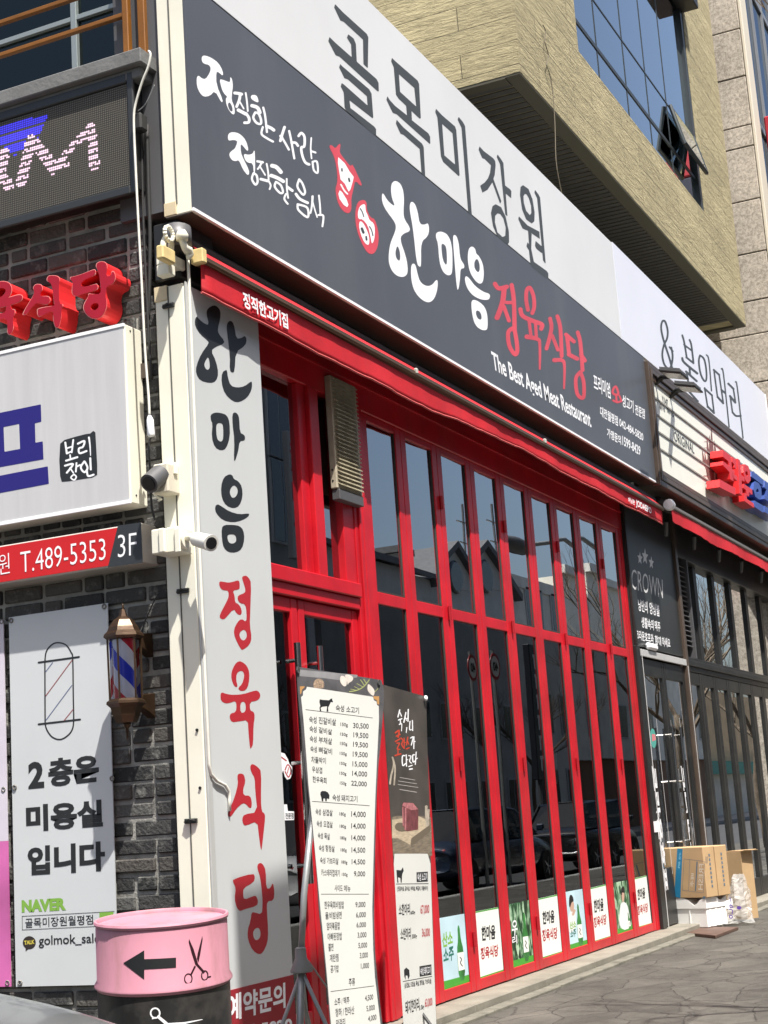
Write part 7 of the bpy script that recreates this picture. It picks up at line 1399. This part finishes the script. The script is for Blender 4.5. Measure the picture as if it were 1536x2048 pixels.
def person(label, org, fwd, up_lean, seated, top, low, hair_len):
    """org: ground point under the pelvis; fwd: unit facing direction; up_lean: forward lean in metres at the shoulders"""
    f = Vector((*fwd, 0)).normalized(); s = Vector((-f.y, f.x, 0)); o = Vector(org); Z = Vector((0, 0, 1)); r = thing('person', label, 'person', tuple(org))
    hip = .50 if seated else .92; P = lambda a, b_, c_: o + f * a + s * b_ + Z * c_; ln = up_lean
    J = [(P(0, 0, hip), .15, .13), (P(ln * .4, 0, hip + .22), .145, .115), (P(ln, 0, hip + .45), .17, .115), (P(ln * 1.15, 0, hip + .54), .055), (P(ln * 1.3 + .02, 0, hip + .62), .065, .075), (P(ln * 1.45 + .03, 0, hip + .71), .085, .10), (P(ln * 1.5 + .02, 0, hip + .79), .065, .075)]
    Ed = [(0, 1), (1, 2), (2, 3), (3, 4), (4, 5), (5, 6)]
    for sg in (-1, 1):
        k = len(J)
        if seated: J += [(P(.05, sg * .09, hip - .02), .09), (P(.42, sg * .11, hip), .065), (P(.44, sg * .11, .28), .052), (P(.43, sg * .11, .09), .04), (P(.55, sg * .12, .055), .035)]
        else: J += [(P(0, sg * .09, hip - .08), .095), (P(.03, sg * .10, .5), .062), (P(-.02, sg * .10, .27), .052), (P(-.03, sg * .10, .08), .04), (P(.11, sg * .11, .045), .035)]
        Ed += [(0, k), (k, k + 1), (k + 1, k + 2), (k + 2, k + 3), (k + 3, k + 4)]
        k = len(J); hz = hip + .42; J += [(P(ln, sg * .19, hz), .062), (P(ln * .9 + .1, sg * .24, hz - .26), .046), (P(ln + .34, sg * .18, .86 if seated else max(.9, hz - .46)), .034), (P(ln + .40, sg * .17, .865 if seated else max(.88, hz - .48)), .030, .018)]
        Ed += [(2, k), (k, k + 1), (k + 1, k + 2), (k + 2, k + 3)]
        hp = J[k + 3][0]
        for q_, (db, L_) in enumerate(((-.028, .062), (-.010, .076), (.009, .072), (.027, .056))):
            n = len(J); J += [(hp + f * (L_ * .55) + s * db * 1.1 + Z * .004, .0085), (hp + f * L_ + s * db * 1.25 - Z * .014, .007)]; Ed += [(k + 3, n), (n, n + 1)]
        n = len(J); J += [(hp - f * .005 - s * sg * .04, .010), (hp + f * .03 - s * sg * .055, .008)]; Ed += [(k + 3, n), (n, n + 1)]
    body('body', r, J, Ed, SKN)
    T = [(P(-.005, 0, hip - .05), .175, .15), (P(ln * .4, 0, hip + .20), .17, .14), (P(ln * .97, 0, hip + .42), .195, .14), (P(ln * 1.08, 0, hip + .50), .085)]; TE = [(0, 1), (1, 2), (2, 3)]
    for sg in (-1, 1):
        k = len(T); T += [(P(ln, sg * .2, hip + .41), .082), (P(ln * .9 + .1, sg * .245, hip + .17), .064), (P(ln + .27, sg * .20, .90 if seated else max(.94, hip + .0)), .050)]; TE += [(2, k), (k, k + 1), (k + 1, k + 2)]
    if top[1]:                       # vest: sleeves in one cloth, quilted body in another
        body('sleeves', r, T, TE, top[0]); body('vest', r, [(P(-.01, 0, hip - .02), .20, .175), (P(ln * .3, 0, hip + .12), .205, .18), (P(ln * .6, 0, hip + .27), .205, .175), (P(ln * .97, 0, hip + .42), .20, .155), (P(ln * 1.06, 0, hip + .49), .10)], [(0, 1), (1, 2), (2, 3), (3, 4)], top[1])
    else: body('sweater', r, T, TE, top[0])
    tr = [(P(0, 0, hip - .01), .165, .145)]; te = []
    for sg in (-1, 1):
        k = len(tr)
        if seated: tr += [(P(.05, sg * .09, hip - .02), .10), (P(.42, sg * .11, hip), .076), (P(.44, sg * .11, .28), .064), (P(.43, sg * .11, .12), .058)]
        else: tr += [(P(0, sg * .09, hip - .08), .105), (P(.03, sg * .10, .5), .078), (P(-.02, sg * .10, .27), .068), (P(-.03, sg * .10, .13), .062)]
        te += [(0, k), (k, k + 1), (k + 1, k + 2), (k + 2, k + 3)]
    body('trousers', r, tr, te, low)
    hd = P(ln * 1.45 + .03, 0, hip + .72); HJ = [(hd - f * .02 + Z * .055, .098, .105), (hd - f * .055 - Z * .01, .088, .09), (hd - f * .06 - Z * .09, .065, .06)]; HE = [(0, 1), (1, 2)]
    if hair_len: HJ += [(hd + f * .0 - Z * .22, .085, .07), (hd + f * .05 - Z * (.22 + hair_len), .05)]; HE += [(2, 3), (3, 4)]
    body('hair', r, HJ, HE, HR)
    nz = MB(); face = hd + f * .088
    nz.tube([face + Z * .012, face + f * .016 - Z * .022, face - Z * .03], [.007, .011, .006], 8); nz.build('nose', SKN, r, smooth=True)
    e = MB()
    for sg in (-1, 1): e.lathe([(0, -.005), (.011, 0), (0, .005)], hd + f * .082 + s * sg * .032 + Z * .012, 8)
    e.build('eyes', INK2, r); MB().tube([face - f * .004 + s * -.022 - Z * .052, face + f * .004 - Z * .054, face - f * .004 + s * .022 - Z * .052], .005, 6).build('mouth', mat('lips', (.35, .12, .11), .5), r)
    ea = MB()
    for sg in (-1, 1): ea.tube([hd + s * sg * .088 + Z * .02, hd + s * sg * .098 - f * .01, hd + s * sg * .088 - Z * .025], [.008, .014, .007], 7)
    ea.build('ears', SKN, r, smooth=True); return r
p = PA(5.15).hit(893, 1690)
person('person in a pale grey quilted vest with short black hair seated inside the restaurant', (p[0] - .1, 5.15, .075), (.95, .3), .10, True, (mat('sleeve_black', (.015, .015, .018), .8), mat('vest_grey', (.34, .34, .35), .7, var=.05, bump=.2, bscale=9)), mat('trousers_dark', (.02, .022, .03), .8), 0)
p = PA(4.95).hit(1186, 1690)
person('person in a pink sweater and grey trousers with long black hair leaning over a table', (p[0], 4.95, .075), (-1, .12), .34, False, (mat('sweater_pink', (.62, .20, .27), .8, var=.08, vscale=12), None), mat('trousers_grey', (.36, .35, .33), .8), .22)
for i in range(4):
    st = thing('stool', 'round black stool ' + ['left of the wooden table nearest the banners', 'right of the wooden table nearest the banners', 'right of the person in pink', 'at the far table inside'][i], 'stool', (xt + [-.6, 1.1, 3.5, 5.4][i], 5.3, .075), 'stools inside the restaurant'); x = xt + [-.6, 1.1, 3.5, 5.4][i]
    MB().lathe([(.16, .50), (.17, .52), (.16, .55), (0, .555)], (x, 5.3, 0), 20).build('seat', BLACKM, st, auto=True); MB().lathe([(.15, .076), (.14, .09), (.03, .10), (.025, .50)], (x, 5.3, 0), 16).build('base', STEEL, st, auto=True)
p = PA(YG + .012).hit(1118, 1536); tag(MB().box(p[0] - .17, p[0] + .17, YG + .009, YG + .012, p[2] - .13, p[2] + .13).build('notice_sheet', mat('notice_green', (.42, .56, .45), .6, var=.08, vscale=9)), 'pale green blank sheet stuck inside a red glazed leaf', 'notice')
bx2 = thing('carton', 'brown carton standing inside behind the last red leaf', 'carton', (14.4, 4.9, .075)); box('body', 14.25, 14.8, 4.6, 5.0, .08, 1.0, CARD, bx2, .01)

# ------------------------------------------------------------------ across the street, seen mirrored in the glass
def wallm(n, c): return mat(n, c, .8, var=.12, vscale=1.2, bump=.1, bscale=8)
YO = -15.0
def px2(u, v, yw=YO): return mir(u, v, yw)
WIN = mat('far_window', (.03, .035, .04), .12, spec=.7)
def winrow(parent, xs, zs, yf, w=1.0, h=1.3):
    for z in zs:
        for x in xs:
            fr = MB().box(x - w / 2 - .08, x + w / 2 + .08, yf, yf + .06, z - .08, z + h + .08).build('window', mat('far_frame', (.45, .46, .46), .6), parent); MB().box(x - w / 2, x - .03, yf + .061, yf + .07, z, z + h).box(x + .03, x + w / 2, yf + .061, yf + .07, z, z + h).build('pane', WIN, fr)
xA, zA = px2(742, 1150); xB_, zB_ = px2(888, 1150); xC, zC = px2(922.7, 1120.8); xD, zD = px2(1003, 1165); xP, zP = px2(930, 1088); ze = px2(830, 1140)[1]
hs = thing('gabled_house', 'grey house with steep gable, oval window and dormers across the street', 'house', ((xA + xD) / 2, YO, 0))
GW = wallm('house_grey', (.42, .42, .41)); RFM = mat('roof_slate', (.10, .10, .105), .7, var=.15, vscale=5)
box('wall', xA - 4, xD, YO - 9, YO, 0, ze, GW, hs, 0)
zpk = zC; MB().prism([(xB_, YO + .02, ze), (xD, YO + .02, ze), ((xB_ + xD) / 2, YO + .02, zpk + (zP - zC))], (0, -8.9, 0)).build('gable', GW, hs)
b = MB(); xm_ = (xB_ + xD) / 2; zt_h = zpk + (zP - zC)
b.prism([(xB_ - .4, YO + .3, ze - .3), (xm_, YO + .3, zt_h), (xm_, YO + .3, zt_h + .28), (xB_ - .5, YO + .3, ze)], (0, -9.4, 0)); b.prism([(xD + .4, YO + .3, ze - .3), (xm_, YO + .3, zt_h), (xm_, YO + .3, zt_h + .28), (xD + .5, YO + .3, ze)], (0, -9.4, 0)); b.build('roof', RFM, hs)
b = MB(); b.prism([(xA - 4.3, YO + .3, ze), (xB_ - .45, YO + .3, ze), (xB_ + 1, YO - 4, zt_h - .3), (xA - 4.3, YO - 4, zt_h - .3)], (0, 0, .2)); b.build('roof', RFM, hs)
ce = np.array([xm_, YO + .03, (ze + zt_h) / 2 - .4]); MB().lathe([(0, .10), (.62, .10), (.70, .05), (.70, 0)], ce, 28, 'y').build('oval_window', WIN, hs)
for c0_, c1_ in (((742,1112),(790,1138)), ((820,1100),(838,1128))):
    (x0_, z1_), (x1_, z0_) = px2(*c0_), px2(*c1_); MB().box(x0_, x1_, YO - 3.5, YO - .2, z0_, z1_).build('dormer', mat('dormer_white', (.62, .62, .60), .6), hs); MB().box(x0_ + .25, x1_ - .25, YO - .19, YO - .15, z0_ + .25, z1_ - .25).build('window', WIN, hs); MB().box(x0_ - .3, x1_ + .3, YO - 3.6, YO + .1, z1_, z1_ + .25).build('roof', RFM, hs)
winrow(hs, list(np.linspace(xA - 2, xD - 2, 7)), [1.2, 4.2], YO + .002)
xE, zE = px2(1140, 1188); fl = thing('flat_roof_building', 'plain grey concrete building with flat roof across the street', 'building', ((xD + xE) / 2, YO, 0))
box('wall', xD + .05, xE, YO - 10, YO - .1, 0, zE, wallm('concrete_mid', (.62, .60, .55)), fl, 0); box('parapet', xD + .05, xE, YO - .1, YO - .02, zE - .5, zE, wallm('concrete_mid', (.4, .39, .36)), fl, 0)
winrow(fl, [px2(1050, 1240)[0], px2(1092, 1240)[0], px2(1125, 1240)[0]], [px2(1050, 1252)[1], 4.5, 1.2], YO - .09, 1.6, 1.7)
tag(MB().tube([(px2(1098, 1190)[0], YO - 3, zE), (px2(1098, 1190)[0], YO - 3, zE + 4.5)], .06, 6).tube([(px2(1098, 1190)[0] - .8, YO - 3, zE + 3.6), (px2(1098, 1190)[0] + .8, YO - 3, zE + 3.6)], .04, 5).tube([(px2(1098, 1190)[0] - .6, YO - 3, zE + 2.6), (px2(1098, 1190)[0] + .6, YO - 3, zE + 2.6)], .04, 5).build('roof_antenna', DKGREY), 'thin roof antenna on the flat-roofed building across the street', 'antenna')
xF_, zF_ = px2(1262, 1186); lo = thing('tiled_building', 'pale tiled building with brown ground floor across the street', 'building', ((xE + xF_) / 2, YO, 0))
box('wall', xE + .06, xF_ + 12, YO - 9, YO, 3.4, zF_, wallm('tile_pale', (.68, .65, .57)), lo, 0); box('ground_floor', xE + .06, xF_ + 12, YO - 9, YO - .3, 0, 3.39, wallm('brick_brown', (.20, .11, .06)), lo, 0); box('cornice', xE, xF_ + 12, YO - .2, YO + .25, zF_, zF_ + .4, wallm('concrete_mid', (.4, .39, .36)), lo, 0)
winrow(lo, list(np.linspace(xE + 3, xF_ + 9, 5)), [4.6], YO + .002, 1.8, 1.6)
st_ = thing('long_building', 'long terrace with green awnings far down the opposite side of the street', 'building', (xF_ + 30, YO - 1, 0)); box('wall', xF_ + 12.2, 170, YO - 10, YO - 1, 0, 8, wallm('wall_tan', (.60, .42, .24)), st_, 0); box('shop_band', xF_ + 12.2, 170, YO - .99, YO - .3, 2.6, 3.4, mat('band_green', (.05, .22, .17), .6), st_, 0); box('shop_base', xF_ + 12.2, 170, YO - .99, YO - .9, 0, 2.6, wallm('stone_mid', (.55, .51, .44)), st_, 0)
(xg, zg) = px2(512, 840); (xh, _) = px2(566, 840); nb = thing('grey_block', 'grey apartment block with dark windows across the street, opposite the red door', 'building', (xg, YO, 0))
box('wall', -40, xh, YO - 10, YO + .5, 0, 17, wallm('block_grey', (.25, .255, .25)), nb, 0); winrow(nb, [px2(530, 870)[0], px2(530, 870)[0] - 4, px2(530, 870)[0] - 9], [px2(530, 1085)[1], px2(530, 920)[1], 2], YO + .502, 1.3, 2.6)
tag(MB().tube([(px2(570, 900)[0], YO + .62, 0), (px2(570, 900)[0], YO + .62, 15)], .14, 8).build('rain_pipe', INKW), 'white rain pipe on the grey apartment block', 'pipe')
(xs0, zs1), (xs1, zs0) = px2(576, 860, YO + 1.2), px2(612, 1120, YO + 1.2); vsg = thing('blade_sign', 'tall blade sign with red letters on the block opposite the red door', 'sign', (xs0, YO + 1.2, 5)); box('panel', xs0, xs1, YO + 1.0, YO + 1.2, zs0, zs1, mat('blade_pale', (.3, .29, .28), .5), vsg, .02)
vv, ff = tmesh('스튜디오', .02); b = MB()
V_ = tmesh('스', .02)[0]
for k, chh in enumerate('스튜디오'):
    v_, f__ = tmesh(chh, .03); w_ = (xs1 - xs0) * .75; hgt = (zs1 - zs0) / 5.2; zc_ = zs1 - (k + .9) * hgt
    mn, mxx = v_.min(0), v_.max(0); b.add([(xs1 - (xs1 - xs0) * .12 - (q_[0] - mn[0]) / (mxx[0] - mn[0]) * w_, YO + 1.21, zc_ + (q_[1] - mn[1]) / (mxx[1] - mn[1]) * hgt * .8) for q_ in v_], [tuple(i) for i in f__])
b.build('lettering', INKR, vsg)
(xk0, zk1), (xk1, zk0) = px2(1036, 1288, -8), px2(1076, 1560, -8); bs = thing('pylon_sign', 'black pylon sign with white strokes on the opposite kerb', 'sign', ((xk0 + xk1) / 2, -11.5, 0)); box('panel', xk0, xk1, -8.2, -8.0, zk0, zk1, mat('pylon_black', (.02, .022, .03), .4), bs, .02); MB().tube([((xk0 + xk1) / 2, -8.1, 0), ((xk0 + xk1) / 2, -8.1, zk1)], .09, 8).build('post', DKGREY, bs)
b = MB(); hh = zk1 - zk0
for k in range(6): z = zk1 - hh * (.10 + .15 * k); b.box(xk0 + .25, xk1 - .25, -7.995, -7.99, z, z + .1).box(xk0 + .3, xk0 + .42, -7.995, -7.99, z - .35, z)
b.build('strokes', INKW, bs)
(x4, z4) = px2(975, 1333, -1.7); ss = thing('speed_sign', 'round speed limit sign reading 40 on the street side', 'road sign', (x4, -1.7, 0))
MB().lathe([(0, .0), (.24, .0), (.24, -.012), (0, -.012)], (x4, -1.7, z4), 28, 'y').build('plate', INKR, ss); MB().lathe([(0, .004), (.185, .004), (.185, .001)], (x4, -1.7, z4), 28, 'y').build('disc', INKW, ss)
v_, f__ = tmesh('40', .04); mn, mxx = v_.min(0), v_.max(0); b = MB(); b.add([(x4 + .12 - (q_[0] - mn[0]) / (mxx[0] - mn[0]) * .24, -1.692, z4 - .085 + (q_[1] - mn[1]) / (mxx[1] - mn[1]) * .17) for q_ in v_], [tuple(i) for i in f__]); b.build('lettering', INK, ss)
MB().tube([(x4, -1.74, -.1), (x4, -1.74, z4 + .3)], .035, 8).build('post', GREYM, ss)
(xl0, zl0), (xl1, zl1), (xl2, zl2) = px2(995, 1083, -1.8), px2(1128, 1076, -1.8), px2(1186, 1110, -1.8)
lp = thing('street_lamp', 'grey street lamp with a long arm and flat dark head mirrored in the upper panes', 'street lamp', (xl2 + 1, -1.8, 0))
MB().tube([(xl2 + .5, -1.8, -.1), (xl2 + .25, -1.8, zl2 - 1.0), (xl2, -1.8, zl2), (xl1 + .4, -1.8, zl1 + .05), (xl0 + 1.0, -1.8, zl0 + .06)], [.09, .075, .06, .05, .045], 10).build('pole', GREYM, lp, smooth=True)
MB().lathe([(.02, -.75), (.13, -.5), (.17, 0), (.15, .5), (.05, .75)], (xl0 + .5, -1.8, zl0), 14, 'x').build('head', DKGREY, lp, smooth=True)
# bare trees on the street side
BARK = mat('bark', (.11, .085, .06), .9, var=.3, vscale=9, bump=.6, bscale=25)
def bare_tree(label, x, y, H, seed):
    random.seed(seed); t = thing('bare_tree', label, 'tree', (x, y, 0), 'bare street trees'); tr = MB(); br = MB()
    pts = [(x + .05 * math.sin(i), y + .05 * math.cos(i * 1.3), H * .42 * i / 5) for i in range(6)]; tr.tube(pts, [.10, .09, .085, .08, .075, .07], 10)
    def grow(p, d, L, r, lev):
        q_ = [p]; dd_ = d.copy(); n = 3
        for i in range(n): dd_ = (dd_ + Vector((random.uniform(-.22, .22), random.uniform(-.22, .22), random.uniform(-.05, .16)))).normalized(); q_.append(q_[-1] + dd_ * L / n)
        br.tube(q_, [r, r * .8, r * .65, r * .5], 5 if lev < 2 else 3, cap=False)
        if lev < 4:
            for i in range(4 if lev < 3 else 3):
                k = random.choice((1, 2, 3, 3)); nd = (dd_ + Vector((random.uniform(-.8, .8), random.uniform(-.8, .8), random.uniform(-.15, .65)))).normalized(); grow(q_[k], nd, L * random.uniform(.5, .7), r * .5, lev + 1)
    base_ = Vector(pts[-1])
    for i in range(5): a = i * 1.257 + random.uniform(-.3, .3); grow(base_ - Vector((0, 0, random.uniform(0, .5))), Vector((math.cos(a) * .75, math.sin(a) * .75, random.uniform(.5, 1.1))).normalized(), H * .28, .055, 0)
    tr.build('trunk', BARK, t, smooth=True); br.build('crown', BARK, t); return t
bare_tree('bare street tree opposite the black pub door, mirrored in the pub leaves', 31.5, .3, 7.0, 2); bare_tree('bare street tree mirrored far right in the pub leaves', 38, .4, 6.4, 3); bare_tree('bare street tree nearest the camera, just right of the view', 9.1, -1.0, 7.2, 4); bare_tree('bare street tree across the road before the grey house', 40, -12.2, 6.5, 5); bare_tree('bare street tree across the road before the tiled building', 56, -12.2, 7, 6)
make_car('parked_car', 'dark blue parked car mirrored in the pub window leaves', (27.0, -2.6, -.11), 0, mat('car_blue', (.03, .045, .08), .25, .3, coat=1), 'cars parked along the kerb'); make_car('parked_car', 'white parked car mirrored in the leaf next to the black pub', (21.5, -2.6, -.11), 0, mat('car_white', (.72, .72, .72), .25, coat=1), 'cars parked along the kerb'); make_car('parked_car', 'black parked car mirrored at the far right of the pub window', (33.5, -2.6, -.11), 0, mat('car_black', (.02, .02, .022), .2, .2, coat=1), 'cars parked along the kerb'); make_car('parked_car', 'silver parked car on the far side of the road', (44, -9.8, -.11), math.pi, GCAR, 'cars parked along the kerb')

# unseen overhead board and mast, added to shade the foot of the corner sign
og = thing('shadow_board', 'blue board on an unseen overhead mast arm, added to cast a shadow', 'road sign', (4.8, 1.6, 5.8))
box('panel', 4.82, 6.0, 1.58, 1.6, 5.6, 7.22, mat('shadow_board_blue', (.03, .08, .3), .4), og, .01)
MB().tube([(3.4, -1.9, -.1), (3.4, -1.9, 6.9), (3.6, -1.6, 7.3), (5.0, 1.52, 7.3), (6.0, 1.56, 7.3)], [.13, .11, .09, .06, .05], 10).build('mast', GREYM, og, smooth=True)
